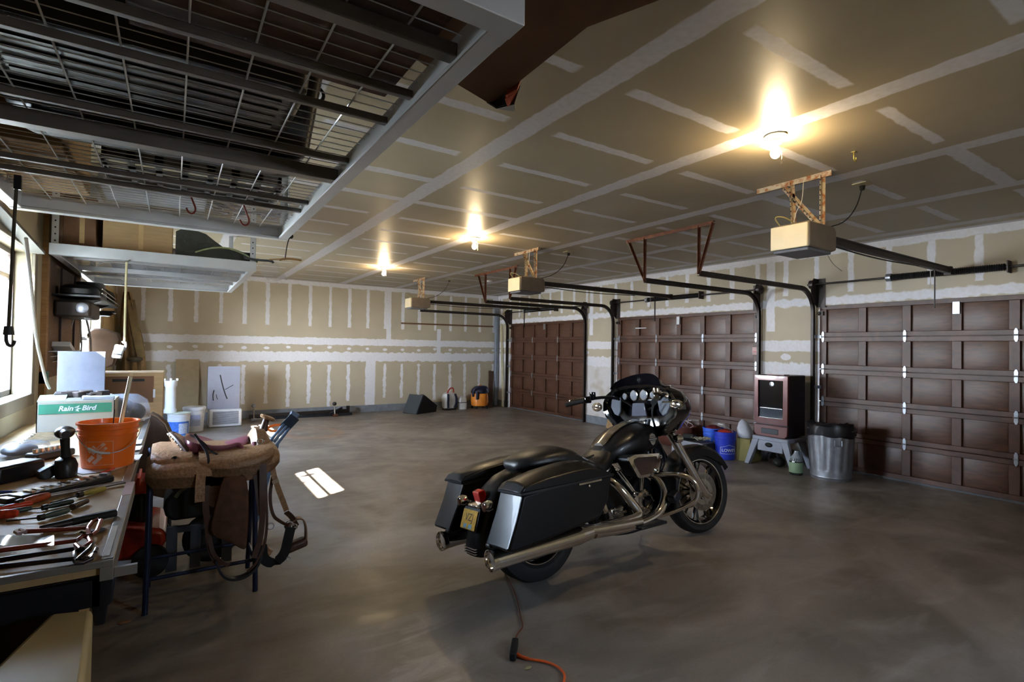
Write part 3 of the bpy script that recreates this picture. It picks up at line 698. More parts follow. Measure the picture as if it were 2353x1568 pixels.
# bungee with hook, white rope, work light
t = thing('bungee_cord', 'dark bungee cord with black plastic hook hanging in front of the window', 'bungee cord', tuple(pY(38, 430, 2.9)))
M().tube([pY(38, 432, 2.9), pY(32, 520, 2.9), pY(26, 640, 2.9), pY(20, 755, 2.9)], .006, 7, smooth=2).obj('cord', mat('olive_brown_cord', '#4a4436', .7), t)
M().box(*[min(a, b_) for a, b_ in zip(pY(32, 435, 2.9)-V((0, .01, 0)), pY(50, 405, 2.9)+V((0, .01, 0)))], *[max(a, b_) for a, b_ in zip(pY(32, 435, 2.9)-V((0, .01, 0)), pY(50, 405, 2.9)+V((0, .01, 0)))]).obj('top_clip', plastic_black, t)
M().cyl(pY(20, 770, 2.9), pY(20, 750, 2.9), .018, .014).tube([pY(14, 768, 2.9), pY(14, 785, 2.9), pY(20, 795, 2.9), pY(30, 795, 2.9), pY(34, 783, 2.9)], .006, 7, smooth=2).obj('plastic_hook', plastic_dgrey, t)
tag(M().tube([pY(60, 548, 3.4), pY(68, 620, 3.6), pY(76, 700, 3.8), pY(83, 780, 4.0), pY(97, 840, 4.2), pY(107, 880, 4.3), pY(114, 893, 4.35)], .008, 7, smooth=2).obj('white_rope', mat('white_cotton_rope', '#d6d5d2', .8), loc=tuple(pY(60, 548, 3.4))), 'white rope hanging from the rack past the window casing', 'rope')
t = thing('work_light', 'white handheld work light hanging on a tan cord from the far rack', 'work light', tuple(pY(291, 600, 5.08)))
y_ = 5.06
M().tube([pY(223, 612, y_), pY(232, 603, y_), pY(260, 602, y_), pY(292, 603, y_), pY(300, 598, y_)], .006, 6, smooth=1).obj('hook_rod', grey_metal, t)
M().tube([pY(291, 603, y_), pY(288, 700, y_), pY(286, 790, y_)], .008, 7, smooth=1).obj('cord', mat('tan_cord', '#c9bb92', .7), t)
M().tube([pY(281, 788, y_), pY(287, 785, y_), pY(290, 795, y_), pY(284, 808, y_), pY(280, 800, y_)], .010, 7, smooth=1).obj('swivel_hook', grey_pl, t)
a, b_ = pY(276, 793, y_), pY(268, 824, y_)
M().bar(a, b_, .065, .045, up=(0, 1, 0)).obj('light_head', mat('white_lens', '#eef4f6', .25, 0, .02), t, bev=.012)
M().bar(a.lerp(b_, .66)+V((0, -.024, 0)), a.lerp(b_, .72)+V((0, -.024, 0)), .06, .006, up=(0, 1, 0)).obj('dark_band', plastic_black, t)
# ------------------------------------------------------------------ motorcycle (local frame: x forward, y left, z up)
bike = thing('motorcycle', 'black touring motorcycle with hard saddlebags and batwing fairing parked on the slab', 'motorcycle', (1.945, 2.66, 0), (R_(-7), 0, R_(2.0)))
LO = dict(local=True)
Ts = Matrix.Translation((1.2, 0, 0)) @ Matrix.Rotation(R_(-6), 4, 'Z') @ Matrix.Translation((-1.2, 0, 0))   # steered parts
tyre_m = mat('tyre_rubber', '#161515', .7, 0, .15, 30, .1)
def arc_sec(c, Rr, prof, n=56, T=None):   # wheel ring swept from (y, dr) profile
    rings = []
    for i in range(n):
        a = 2*PI*i/n; rings.append([V((c[0]+(Rr+d)*math.cos(a), c[1]+y, c[2]+(Rr+d)*math.sin(a))) for y, d in prof])
    return M(T).loft(rings, closed=True)
def wheel(nm, c, Rt, Rr, w, T, spokes=9):
    tp = [(-w*.72, 0), (-w, .02), (-w*1.05, .045), (-w*.8, Rt-Rr-.012), (-w*.4, Rt-Rr), (w*.4, Rt-Rr), (w*.8, Rt-Rr-.012), (w*1.05, .045), (w, .02), (w*.72, 0)]
    t = arc_sec(c, Rr, tp, 64, T).obj(nm, tyre_m, bike, local=True, ang=30)
    rp = [(-w*.80, .006), (-w*.80, -.008), (-w*.55, -.022), (w*.55, -.022), (w*.80, -.008), (w*.80, .006), (w*.4, .002), (-w*.4, .002)]
    arc_sec(c, Rr, rp, 64, T).obj('rim', blackgloss, t, local=True)
    for s_ in (-1, 1): M(T).torus((c[0], c[1]+s_*w*.82, c[2]), (0, 1, 0), Rr-.002, .0045, 64, 6).obj('rim_lip', chrome, t, local=True)
    sp = M(T)
    for k in range(spokes):
        a = 2*PI*k/spokes
        for da, y in ((.16, -.028), (-.16, .028)):
            p = V((c[0]+.045*math.cos(a), c[1]+y, c[2]+.045*math.sin(a))); q = V((c[0]+(Rr-.015)*math.cos(a+da), c[1]+y*.4, c[2]+(Rr-.015)*math.sin(a+da)))
            sp.bar(p, q, .012, .016, up=(0, 1, 0))
    sp.obj('spokes', blackgloss, t, local=True)
    M(T).cyl((c[0], c[1]-.06, c[2]), (c[0], c[1]+.06, c[2]), .048, n=20).obj('hub', chrome2, t, local=True)
    for s_ in (-1, 1):
        d = M(T); y = c[1]+s_*.072
        d.lathe([(.06, 0), (.145, 0), (.145, .005), (.06, .005)], (c[0], y, c[2]), (0, 1, 0), 40, cap=False); d.loft([[V((c[0]+rr*math.cos(2*PI*i/40), y+dy, c[2]+rr*math.sin(2*PI*i/40))) for rr, dy in ((.10, 0), (.148, 0), (.148, .005), (.10, .005))] for i in range(40)], closed=True)
        for k in range(5): a = 2*PI*k/5; d.bar((c[0]+.04*math.cos(a), y, c[2]+.04*math.sin(a)), (c[0]+.105*math.cos(a), y, c[2]+.105*math.sin(a)), .02, .006, up=(0, 1, 0))
        d.obj('brake_disc', chrome2, t, local=True)
    return t
rwh = wheel('rear_wheel', (0, 0, .325), .325, .215, .078, None)
FC = (1.625, 0, .325); fwh = wheel('front_wheel', FC, .325, .250, .060, Ts)
# frame and running gear
m = M()
for s_ in (-1, 1):
    m.tube([(0, s_*.13, .325), (.25, s_*.14, .33), (.50, s_*.12, .36)], .022, 8)
    m.tube([(.35, s_*.10, .60), (.45, s_*.11, .22), (.75, s_*.12, .17), (1.02, s_*.11, .20), (1.16, s_*.05, .70)], .018, 8, smooth=2)
    m.tube([(-.12, s_*.12, .62), (.3, s_*.13, .60), (.5, s_*.1, .66)], .014, 8)
m.tube([(1.12, 0, .66), (1.19, 0, .92)], .035, 10); m.tube([(.3, 0, .64), (1.1, 0, .80)], .025, 8)
m.obj('frame', black_metal, bike, local=True)
M().box(.30, -.10, .36, .52, .10, .66).obj('battery_cover', blackmatte, bike, local=True, bev=.02)
# rear fender
path = [(.16, .715), (-.02, .718), (-.12, .705), (-.24, .668), (-.335, .60), (-.395, .50), (-.43, .40), (-.455, .30), (-.455, .245)]
rings = []
for i, (x, z) in enumerate(path):
    a, b_ = path[max(0, i-1)], path[min(len(path)-1, i+1)]; d = V((b_[0]-a[0], 0, b_[1]-a[1])).normalized(); n_ = V((-d.z, 0, d.x)); n_ = -n_ if n_.z*1+(-n_.x)*1 < 0 else n_
    sec = [(-.098, -.11), (-.098, -.03), (-.085, -.008), (-.05, .006), (0, .010), (.05, .006), (.085, -.008), (.098, -.03), (.098, -.11), (.092, -.11), (.090, -.03), (.05, -.004), (-.05, -.004), (-.090, -.03), (-.092, -.11)]
    rings.append([V((x, 0, z))+V((0, y, 0))+n_*q for y, q in sec])
M().loft(rings).obj('rear_fender', blackmatte, bike, local=True)
m = M()
for k in range(3): m.box(-.472, -.06, .285-k*.014, -.455, .06, .290-k*.014)
m.obj('fender_louvres', chrome2, bike, local=True)
# saddlebags
def bag(s_):
    P = [(-.375, .622), (-.42, .50), (-.49, .352), (-.46, .338), (-.20, .362), (.18, .410), (.255, .50), (.30, .642), (.10, .655), (-.15, .645)]
    ya, yb = s_*.21, s_*.43
    r = M().loft([[(x, ya, z) for x, z in P], [(x, yb-s_*.02, z) for x, z in P], [(x*.985, yb, .5+(z-.5)*.95) for x, z in P]])
    t = r.obj('saddlebag', blackmatte, bike, local=True, bev=.010)
    L = [(-.395, .632), (-.36, .682), (-.20, .718), (0, .742), (.12, .745), (.22, .715), (.31, .650)]
    M().loft([[(x, ya-s_*.004, z-(.02 if 0 < i < 6 else 0)) for i, (x, z) in enumerate(L)], [(x, ya+s_*.05, z) for x, z in L], [(x, yb-s_*.07, z) for x, z in L], [(x, yb+s_*.004, .632+(z-.632)*.62) for x, z in L]]).obj('bag_lid', blackmatte, t, local=True, bev=.008)
    M().loft([[(x, y, z) for y, z in ((ya, zc), (yb+s_*.006, zc), (yb+s_*.006, zc+.012), (ya, zc+.012))] for x, zc in ((-.39, .620), (.312, .640))]).obj('bag_seam', plastic_black, t, local=True)
    M().bar((.02, yb+s_*.008, .625), (.20, yb+s_*.008, .63), .006, .010).sph((.10, yb+s_*.010, .607), (.008, .004, .008), 10, 6).obj('latch', chrome2, t, local=True)
    M().box(-.495, min(ya, ya+s_*.05), .335, -.40, max(ya, ya+s_*.05), .36).obj('filler_panel', plastic_black, t, local=True, bev=.01)
for s_ in (-1, 1): bag(s_)
# mufflers and exhaust
def muffler(s_, r0=.052):
    P = [((-.50, s_*.285, .282), .053), ((-.40, s_*.290, .286), .053), ((.10, s_*.305, .304), .055), ((.14, s_*.305, .306), .049), ((.20, s_*.305, .308), .045)]
    m = M(); a = [V(p) for p, r in P]; m.tube(a, [r for p, r in P], 20)
    t = m.obj('muffler', chrome, bike, local=True)
    d = (a[1]-a[0]).normalized(); e = M(); e.lathe([(.053, .02), (.058, 0), (.060, -.014), (.054, -.016), (.048, 0), (.043, .06), (.001, .061)], a[0], d, 24, cap=False).obj('muffler_tip', chrome, t, local=True)
    M().lathe([(.043, .0), (.041, .05), (.001, .052)], a[0]+d*.004, d, 20, cap=False).obj('tip_bore', rubber, t, local=True)
    return t
for s_ in (-1, 1): muffler(s_)
M().tube([(.535, -.13, .565), (.56, -.20, .535), (.62, -.245, .44), (.685, -.26, .355), (.69, -.27, .325), (.64, -.28, .312), (.50, -.288, .312), (.18, -.292, .314)], .030, 14, smooth=3).obj('rear_exhaust_pipe', chrome, bike, local=True)
M().tube([(.97, -.13, .55), (1.0, -.18, .53), (1.02, -.235, .44), (.97, -.25, .35), (.90, -.25, .29), (.78, -.262, .268), (.62, -.275, .262), (.45, -.285, .268), (.25, -.29, .285)], .030, 14, smooth=3).obj('front_exhaust_pipe', chrome, bike, local=True)
M().tube([(.66, -.295, .286), (.40, -.30, .300), (.20, -.30, .315)], .034, 14).obj('heat_shield', chrome, bike, local=True)
M().tube([(.88, .13, .30), (.6, .25, .28), (.2, .29, .31)], .030, 12, smooth=2).obj('left_exhaust_pipe', chrome, bike, local=True)
# engine
en = M().prism([(.50, .30), (.52, .50), (.66, .56), (.78, .47), (.92, .56), (1.02, .48), (1.05, .30), (.95, .20), (.60, .20)], -.13, .13, 'y').obj('engine', blackmatte, bike, local=True, bev=.02)
def cylinder(p, q, nm):
    p, q = V(p), V(q); d = (q-p).normalized(); L = (q-p).length; m = M(); n = 12
    for k in range(n): c = p+d*L*(k+.3)/n; m.cyl(c, c+d*L*.35/n, .085 if k < n-1 else .075, n=20)
    m.cyl(p, q, .068, n=16); cy = m.obj(nm, mat('black_cooling_fins', '#4a4640', .3, .7, .1), en, local=True, ang=20)
    h = M(); u = V((0, 1, 0)); 
    h.cyl(q, q+d*.035, .085, .078, n=18).ob(q+d*.055, (.15, .15, .05), (0, math.atan2(d.x, d.z), 0)); h.obj('head_cover', chrome2, cy, local=True, bev=.015)
    M().sph(q+d*.075+V((.0, -.05, 0)), (.035, .03, .022)).sph(q+d*.05+V((-.07, -.06, -.01)), (.018, .018, .018)).obj('head_bolts', chrome, cy, local=True)
cylinder((.745, 0, .44), (.640, 0, .60), 'rear_cylinder'); cylinder((.86, 0, .44), (.965, 0, .60), 'front_cylinder')
m = M()
for a, b_ in (((.66, -.12, .60), (.775, -.155, .44)), ((.69, -.12, .60), (.79, -.155, .44)), ((.915, -.12, .60), (.845, -.155, .44)), ((.94, -.12, .60), (.86, -.155, .44))): m.cyl(a, b_, .0085, n=10)
m.obj('pushrod_tubes', chrome, en, local=True)
M().ob((.79, -.15, .43), (.07, .05, .035), (0, .3, 0)).ob((.855, -.15, .43), (.07, .05, .035), (0, -.3, 0)).obj('tappet_blocks', chrome, en, local=True, bev=.008)
m = M(); m.lathe([(.088, .02), (.085, -.03), (.07, -.045), (.001, -.048)], (.86, -.145, .365), (0, 1, 0), 24); m.lathe([(.07, .0), (.065, -.035), (.001, -.04)], (.78, -.145, .35), (0, 1, 0), 20); cam = m.obj('cam_cover', chrome2, en, local=True)
M().lathe([(.046, -.046), (.044, -.06), (.001, -.062)], (.865, -.145, .37), (0, 1, 0), 24).obj('timer_cover', blackgloss, cam, local=True)
m = M()
for k in range(5): a = 2*PI*k/5; m.cyl((.865+.058*math.cos(a), -.19, .37+.058*math.sin(a)), (.865+.058*math.cos(a), -.204, .37+.058*math.sin(a)), .007, n=8)
m.obj('cover_screws', chrome, cam, local=True)
M().ob((.59, -.14, .335), (.12, .06, .08), (0, -.1, 0)).ob((.60, -.165, .365), (.09, .03, .022)).ob((.62, -.17, .335), (.10, .03, .022)).obj('starter_motor', chrome2, en, local=True, bev=.012)
M().ob((.47, -.15, .42), (.04, .04, .15), (0, -.35, 0)).ob((.45, -.17, .47), (.03, .03, .07), (0, .1, 0)).obj('brake_cylinder', chrome2, en, local=True, bev=.01)
M().lathe([(.075, 0), (.075, .07), (.001, .075)], (1.06, -.10, .34), (0, 1, 0), 18).obj('oil_cooler', blackmatte, en, local=True)
M().prism([(.46, .28), (.50, .46), (.70, .50), (.98, .46), (1.02, .34), (.92, .24), (.55, .24)], .13, .21, 'y').obj('primary_cover', chrome2, en, local=True, bev=.02)
# air cleaner
A = [(.645, .702), (.70, .716), (.955, .700), (.965, .66), (.885, .560), (.87, .553), (.735, .555), (.715, .562), (.640, .68)]
c_ = V((sum(p[0] for p in A)/len(A), 0, sum(p[1] for p in A)/len(A)))
def ins(P, k): return [(c_.x+(x-c_.x)*k, c_.z+(z-c_.z)*k) for x, z in P]
ac = M().prism(ins(A, .93), -.24, -.13, 'y').obj('air_cleaner', plastic_black, bike, local=True, bev=.006)
B = ins(A, .76)
m = M(); n_ = len(A)
m.loft([[V((A[i][0], -.245, A[i][1])), V((A[i][0], -.262, A[i][1])), V((B[i][0], -.268, B[i][1])), V((B[i][0], -.245, B[i][1]))] for i in range(n_)], closed=True)
m.torus((.973, -.255, .675), (0, 1, 0), .010, .004, 12, 6).torus((.925, -.255, .585), (0, 1, 0), .012, .005, 12, 6)
m.obj('chrome_surround', chrome, ac, local=True)
m = M().prism(B, -.250, -.244, 'y'); m.obj('filter_mesh', mat('dark_brown_mesh', '#3a2418', .7, 0, .4, 120, .3), ac, local=True)
# tank, console, seat
def skin(st, n=20, e=2.4): return [sup(0, (zt+zb)/2, hw, (zt-zb)/2, x, n, e) for x, zt, zb, hw in st]
tk = M().loft(skin([(.585, .725, .66, .07), (.62, .775, .645, .115), (.70, .838, .638, .155), (.80, .885, .645, .180), (.90, .912, .66, .192), (1.0, .918, .68, .188), (1.08, .900, .70, .160), (1.13, .87, .72, .11), (1.155, .84, .75, .05)], 28)).obj('fuel_tank', blackmatte, bike, local=True, ang=60)
m = M(); rows = []
for x, z, w_ in ((.62, .785, .042), (.70, .846, .044), (.80, .893, .042), (.90, .921, .036), (1.0, .930, .026), (1.06, .925, .014)): rows.append([(x, -w_, z-.006), (x, -w_*.5, z+.006), (x, 0, z+.010), (x, w_*.5, z+.006), (x, w_, z-.006), (x, w_, z-.02), (x, -w_, z-.02)])
M().loft(rows).obj('tank_console', chrome2, tk, local=True)
M().tube([(x, -.052*1-(.004), z-.004) for x, z in ((.62, .783), (.70, .842), (.80, .889), (.90, .915), (.98, .922))], .004, 6).obj('console_trim', blackgloss, tk, local=True)
M().lathe([(.012, -.03), (.012, 0), (.036, .004), (.038, .010), (.030, .015), (.001, .017)], (1.0, -.088, .915), (0, -.12, 1), 24).obj('fuel_cap', chrome, tk, local=True)
def bd(x, y, z):      # emblem on the right flank of the tank
    return (.975+x, -.190-.0+z-.006*abs(x)/.04, .795+y)
sh = [(-.042, .008), (-.030, .010), (-.026, .030), (0, .042), (.026, .030), (.030, .010), (.042, .008), (.042, -.008), (.030, -.010), (.020, -.032), (0, -.045), (-.020, -.032), (-.030, -.010), (-.042, -.008)]
em = M().loft([[(.975+x, -.184, .795+z) for x, z in sh], [(.975+x, -.196, .795+z) for x, z in sh]]).obj('tank_emblem', mat('grey_emblem', '#8d8780', .4, .3, .05), tk, local=True)
M().box(.933, -.198, .786, 1.017, -.195, .804).obj('emblem_bar', blackgloss, em, local=True)
bpy.context.view_layer.update()
def emb(txt, sz, cz, mm):
    b0 = text_mesh('emblem_lettering', txt, sz, mm, None, lambda x, y, z: (.975+x, -.1985-z*.3, cz+y), .001)
    b0.parent = em
emb('HARLEY-DAVIDSON', .0098, .795, white_paint); emb('MOTOR', .011, .815, blackgloss); emb('CYCLES', .011, .776, blackgloss)
M().loft(skin([(-.165, .735, .70, .05), (-.14, .765, .695, .10), (-.06, .790, .675, .150), (.06, .812, .67, .172), (.17, .818, .665, .178), (.26, .795, .655, .175), (.34, .750, .63, .165), (.42, .705, .615, .160), (.50, .695, .60, .165), (.56, .712, .60, .155), (.62, .762, .61, .125), (.68, .81, .64, .095), (.735, .842, .70, .06)], 24, 2.6)).obj('seat', leather_black, bike, local=True, ang=70)
M().loft([[V((x, s*w_, z)) for s, w_, z in ((-1, hw, z0), (1, hw, z0), (1, hw*.8, z1), (-1, hw*.8, z1))] for x, hw, z0, z1 in ((.30, .10, .52, .62), (.56, .13, .52, .62))]).obj('side_cover', blackmatte, bike, local=True, bev=.01)
# engine guard and foot boards
for s_ in (-1, 1):
    M().tube([(.93, s_*.10, .545), (1.0, s_*.25, .55), (1.07, s_*.37, .545), (1.115, s_*.42, .50), (1.13, s_*.43, .42), (1.115, s_*.40, .355), (1.06, s_*.32, .31), (1.0, s_*.22, .262), (.96, s_*.12, .235)], .016, 12, smooth=3).obj('engine_guard', chrome, bike, local=True)
    M().ob((.74, s_*.31, .255), (.26, .09, .02), (0, 0, 0)).obj('footboard', black_metal, bike, local=True, bev=.01)
    M().loft([[V((1.02, s_*y, z)) for y, z in ((.10, .24), (.30, .30), (.34, .52), (.10, .60))], [V((1.05, s_*y, z)) for y, z in ((.10, .24), (.30, .30), (.34, .52), (.10, .60))]]).obj('lower_fairing', blackmatte, bike, local=True, bev=.012)
M().ob((1.0, -.32, .40), (.08, .07, .06), (0, -.5, 0)).bar((.97, -.24, .30), (1.0, -.32, .40), .02, .02).obj('brake_pedal', black_metal, bike, local=True, bev=.01)
M().tube([(.68, .16, .22), (.60, .22, .14), (.50, .33, .045)], .012, 8).sph((.50, .335, .042), (.035, .02, .006)).obj('kickstand', black_metal, bike, local=True)
# tail
tl = M().ob((-.385, 0, .572), (.05, .075, .07), (0, -.25, 0)).obj('tail_light', mat('red_lens', '#b01812', .15, 0, .05, coat=.5), bike, local=True, bev=.008)
M().loft([[(-.40, -.07, .525), (-.40, .07, .525), (-.43, .06, .50), (-.43, -.06, .50)], [(-.40, -.065, .545), (-.40, .065, .545), (-.445, .055, .525), (-.445, -.055, .525)]]).obj('tail_light_base', chrome, bike, local=True, bev=.008)
M().tube([(-.40, -.14, .535), (-.405, 0, .53), (-.40, .14, .535)], .010, 8).obj('signal_bar', chrome, bike, local=True)
for s_ in (-1, 1):
    g = M().lathe([(.001, -.03), (.026, -.028), (.034, -.005), (.030, .018), (.012, .032)], (-.42, s_*.145, .535), (1, 0, 0), 20).obj('rear_turn_signal', chrome, bike, local=True)
    M().sph((-.448, s_*.145, .532), (.006, .026, .026)).obj('signal_lens', mat('smoked_lens', '#4a2a1e', .1, 0, .05, coat=1), g, local=True)
pm = M().ob((-.462, .005, .447), (.004, .160, .110), (0, .32, 0)).obj('licence_plate', mat('yellow_plate', '#c99a22', .45, 0, .25, 60), bike, local=True)
def pl(x, y, z):
    R3 = Euler((0, .32, 0)).to_matrix(); return tuple(V((-.462, .005, .447))+R3@V((-.0025-z, -x, y)))
bq = text_mesh('plate_number', 'VZJ', .06, mat('plate_ink', '#2a2417', .5), None, lambda x, y, z: pl(x, y+.010, z*.3), .001); bq.parent = pm
mm = M()
for k in (-1, 1): mm.add([pl(k*.028+dx, -.038+dy, .001) for dx, dy in ((-.018, -.012), (.018, -.012), (.018, .012), (-.018, .012))], [(0, 1, 2, 3)])
mm.obj('plate_tags', mat('pale_blue_tag', '#7fb0c4', .5), pm, local=True)
M().ob((-.452, .005, .450), (.006, .175, .13), (0, .32, 0)).obj('plate_bracket', plastic_black, bike, local=True, bev=.004)
# front end (steered)
for s_ in (-1, 1):
    M(Ts).tube([(1.20, s_*.115, .93), (1.34, s_*.115, .72), (1.50, s_*.115, .47)], .034, 14).obj('fork_leg', chrome2 if s_ < 0 else black_metal, bike, local=True)
    M(Ts).tube([(1.48, s_*.115, .50), (1.60, s_*.115, .325), (1.64, s_*.115, .30)], .030, 12).obj('fork_slider', chrome2, bike, local=True)
    M(Ts).ob((1.53, s_*.105, .385), (.12, .045, .07), (0, .9, 0)).obj('brake_caliper', chrome2, bike, local=True, bev=.012)
M(Ts).cyl((1.625, -.14, .325), (1.625, .14, .325), .016, n=12).obj('front_axle', chrome, bike, local=True)
rings = []
for k in range(17):
    a = R_(28+k*(168-28)/16); r0 = .355
    sec = [(-.086, -.075), (-.088, -.02), (-.065, .006), (0, .016), (.065, .006), (.088, -.02), (.086, -.075), (.080, -.075), (.080, -.02), (.05, -.002), (-.05, -.002), (-.080, -.02), (-.080, -.075)]
    k_ = 1 if 2 < k < 14 else .75
    rings.append([V((1.625+(r0+d*k_)*math.cos(a), y, .325+(r0+d*k_)*math.sin(a))) for y, d in sec])
M(Ts).loft(rings).obj('front_fender', blackmatte, bike, local=True)
H = [(0, 1.195), (.14, 1.192), (.27, 1.172), (.36, 1.13), (.405, 1.07), (.415, 1.0), (.385, .95), (.32, .90), (.27, .84), (.22, .81), (.12, .80), (0, .80)]
OUT = H+[(-y, z) for y, z in H[-2:0:-1]]
def fr(x, k, zc=1.0, P=OUT): return [V((x, y*k, zc+(z-zc)*k)) for y, z in P]
fa = M(Ts).loft([fr(1.075, .97), fr(1.07, 1.0), fr(1.13, 1.0), fr(1.20, .97, .97), fr(1.28, .84, .95), fr(1.35, .62, .94), fr(1.39, .36, .94), fr(1.40, .12, .94)], cap=False); fa.f.append(tuple(range(7*len(OUT), 8*len(OUT))))
fa = fa.obj('fairing', blackgloss, bike, local=True, ang=50)
# the lower half of the rider side is cut away for fork and bars: dash panel sits recessed
DP = [(0, 1.165), (.14, 1.16), (.26, 1.14), (.345, 1.09), (.375, 1.02), (.33, .955), (.25, .93), (.12, .925), (0, .925)]
DO = DP+[(-y, z) for y, z in DP[-2:0:-1]]
M(Ts).loft([fr(1.076, .968), [V((1.085, y, z)) for y, z in [(y*.9, 1.0+(z-1.0)*.9) for y, z in OUT]], fr(1.15, .80), fr(1.17, .4), fr(1.17, .05)], cap=False).obj('inner_fairing', mat('inner_fairing_black', '#0a0b0e', .14, 0, .1, coat=.6), fa, local=True)
def disc(y, z, r, x, mm, nm, k=1.0, ring=True, elz=1.0):
    t = M(Ts).lathe([(r, .012), (r, -.004), (r*.86, -.006)], (x, y, z), (1, 0, 0), 24, cap=False).obj(nm, chrome if ring else blackgloss, fa, local=True)
    M(Ts).lathe([(r*.88, -.001), (r*.84, -.0035), (.001, -.004)], (x-.004, y, z), (1, 0, 0), 24).obj('gauge_face' if ring else 'grille', mm, t, local=True)
gface = mat('gauge_face_grey', '#5c6068', .3, 0, .2)
disc(.055, 1.115, .042, 1.10, gface, 'speedometer'); disc(-.055, 1.115, .042, 1.10, gface, 'tachometer'); disc(.155, 1.112, .028, 1.095, gface, 'small_gauge'); disc(-.155, 1.112, .028, 1.095, gface, 'small_gauge')
spk = mat('speaker_grille_grey', '#4f545e', .6, 0, .25, 150, .2)
for s_ in (-1, 1):
    P = [(.20, 1.10), (.26, 1.115), (.315, 1.09), (.33, 1.03), (.29, .97), (.245, .955), (.215, .99)]
    g = M(Ts).loft([[V((1.10, s_*y, z)) for y, z in P], [V((1.085, s_*y, z)) for y, z in P]]).obj('speaker_grille', spk, fa, local=True, bev=.006)
M(Ts).loft([[V((1.11, y, z)) for y, z in ((-.085, .955), (.085, .955), (.065, 1.055), (-.065, 1.055))], [V((1.082, y, z)) for y, z in ((-.085, .955), (.085, .955), (.065, 1.055), (-.065, 1.055))]]).obj('radio_screen', mat('grey_screen', '#5a5d68', .12, 0, .03, coat=.5), fa, local=True, bev=.006)
# windshield
wsr = []
for y in [-.285+.57*i/14 for i in range(15)]:
    q = y/.285; top = 1.178+.105*math.sqrt(max(0, 1-q*q))**1.1; bx = 1.19-.10*q*q
    wsr.append([V((bx+.06*(1-k), y, 1.168+(top-1.168)*k)) if 0 else V((bx+.05-.09*k, y, 1.165+(top-1.165)*k)) for k in (0, .33, .66, 1)])
M(Ts).sheet(wsr, .004, (1, 0, 0)).obj('windshield', mat('smoked_windshield', '#141318', .08, 0, .03, coat=.6, alpha=.93), fa, local=True)
M(Ts).tube([(1.19-.10*(y/.3)**2+.045, y, 1.172) for y in [-.3+.6*i/12 for i in range(13)]], .006, 6).obj('windshield_trim', chrome2, fa, local=True)
M(Ts).lathe([(.09, 0), (.095, .02), (.08, .045), (.001, .055)], (1.38, 0, .95), (1, 0, 0), 24).obj('headlight', mat('headlight_glass', '#c8ccd4', .05, .3, .03, coat=1), fa, local=True)
# bars
hb = M(Ts).tube([(.80, .47, 1.075), (.98, .34, 1.12), (1.10, .22, 1.10), (1.17, .08, 1.0), (1.17, -.08, 1.0), (1.10, -.22, 1.10), (.98, -.34, 1.12), (.80, -.47, 1.075)], .0135, 10, smooth=2).obj('handlebar', blackgloss, bike, local=True)
for s_ in (-1, 1):
    M(Ts).cyl((.765, s_*.50, 1.068), (.88, s_*.415, 1.095), .019, n=14).cyl((.755, s_*.507, 1.066), (.768, s_*.497, 1.069), .021, n=14).obj('grip', rubber, hb, local=True)
    M(Ts).ob((.905, s_*.395, 1.10), (.055, .05, .055), (0, 0, s_*-.62)).obj('switch_housing', blackgloss, hb, local=True, bev=.01)
    M(Ts).tube([(.925, s_*.37, 1.12), (.96, s_*.42, 1.125), (.90, s_*.50, 1.11), (.84, s_*.545, 1.10)], .008, 8, smooth=2).sph((.835, s_*.548, 1.099), .012, 8, 6).obj('lever', chrome, hb, local=True)
    M(Ts).lathe([(.022, -.02), (.026, 0), (.024, .03), (.001, .034)], (.93, s_*.36, 1.13), (0, 0, 1), 16).obj('fluid_reservoir', chrome if s_ < 0 else blackgloss, hb, local=True)
    mi = M(Ts).bar((.98, s_*.36, 1.06), (1.06, s_*.455, 1.055), .012, .008).obj('mirror_stem', chrome, hb, local=True)
    M(Ts).sph((1.03, s_*.44, 1.035), (.018, .065, .038), 16, 10).obj('mirror', chrome, mi, local=True)
    tn = M(Ts).lathe([(.001, -.038), (.026, -.034), (.034, -.010), (.032, .02), (.001, .035)], (1.28, s_*.19, .775), (1, 0, 0), 18).obj('front_turn_signal', chrome, bike, local=True)
    M(Ts).cyl((1.28, s_*.12, .76), (1.28, s_*.17, .77), .008, n=8).obj('signal_stem', chrome, tn, local=True)
M(Ts).tube([(1.0, -.30, 1.11), (1.02, -.20, .98), (1.10, -.14, .86), (1.16, -.10, .80)], .006, 6, smooth=2).tube([(1.0, -.30, 1.12), (1.05, -.16, 1.0), (1.14, -.12, .84)], .005, 6, smooth=2).obj('control_cables', rubber, bike, local=True)
M().tube([(1.10, -.10, .72), (1.14, -.13, .64), (1.12, -.12, .55), (1.08, -.10, .48)], .007, 6, smooth=2).tube([(1.18, -.09, .74), (1.20, -.12, .62), (1.14, -.10, .52)], .006, 6, smooth=2).obj('hoses', rubber, bike, local=True)

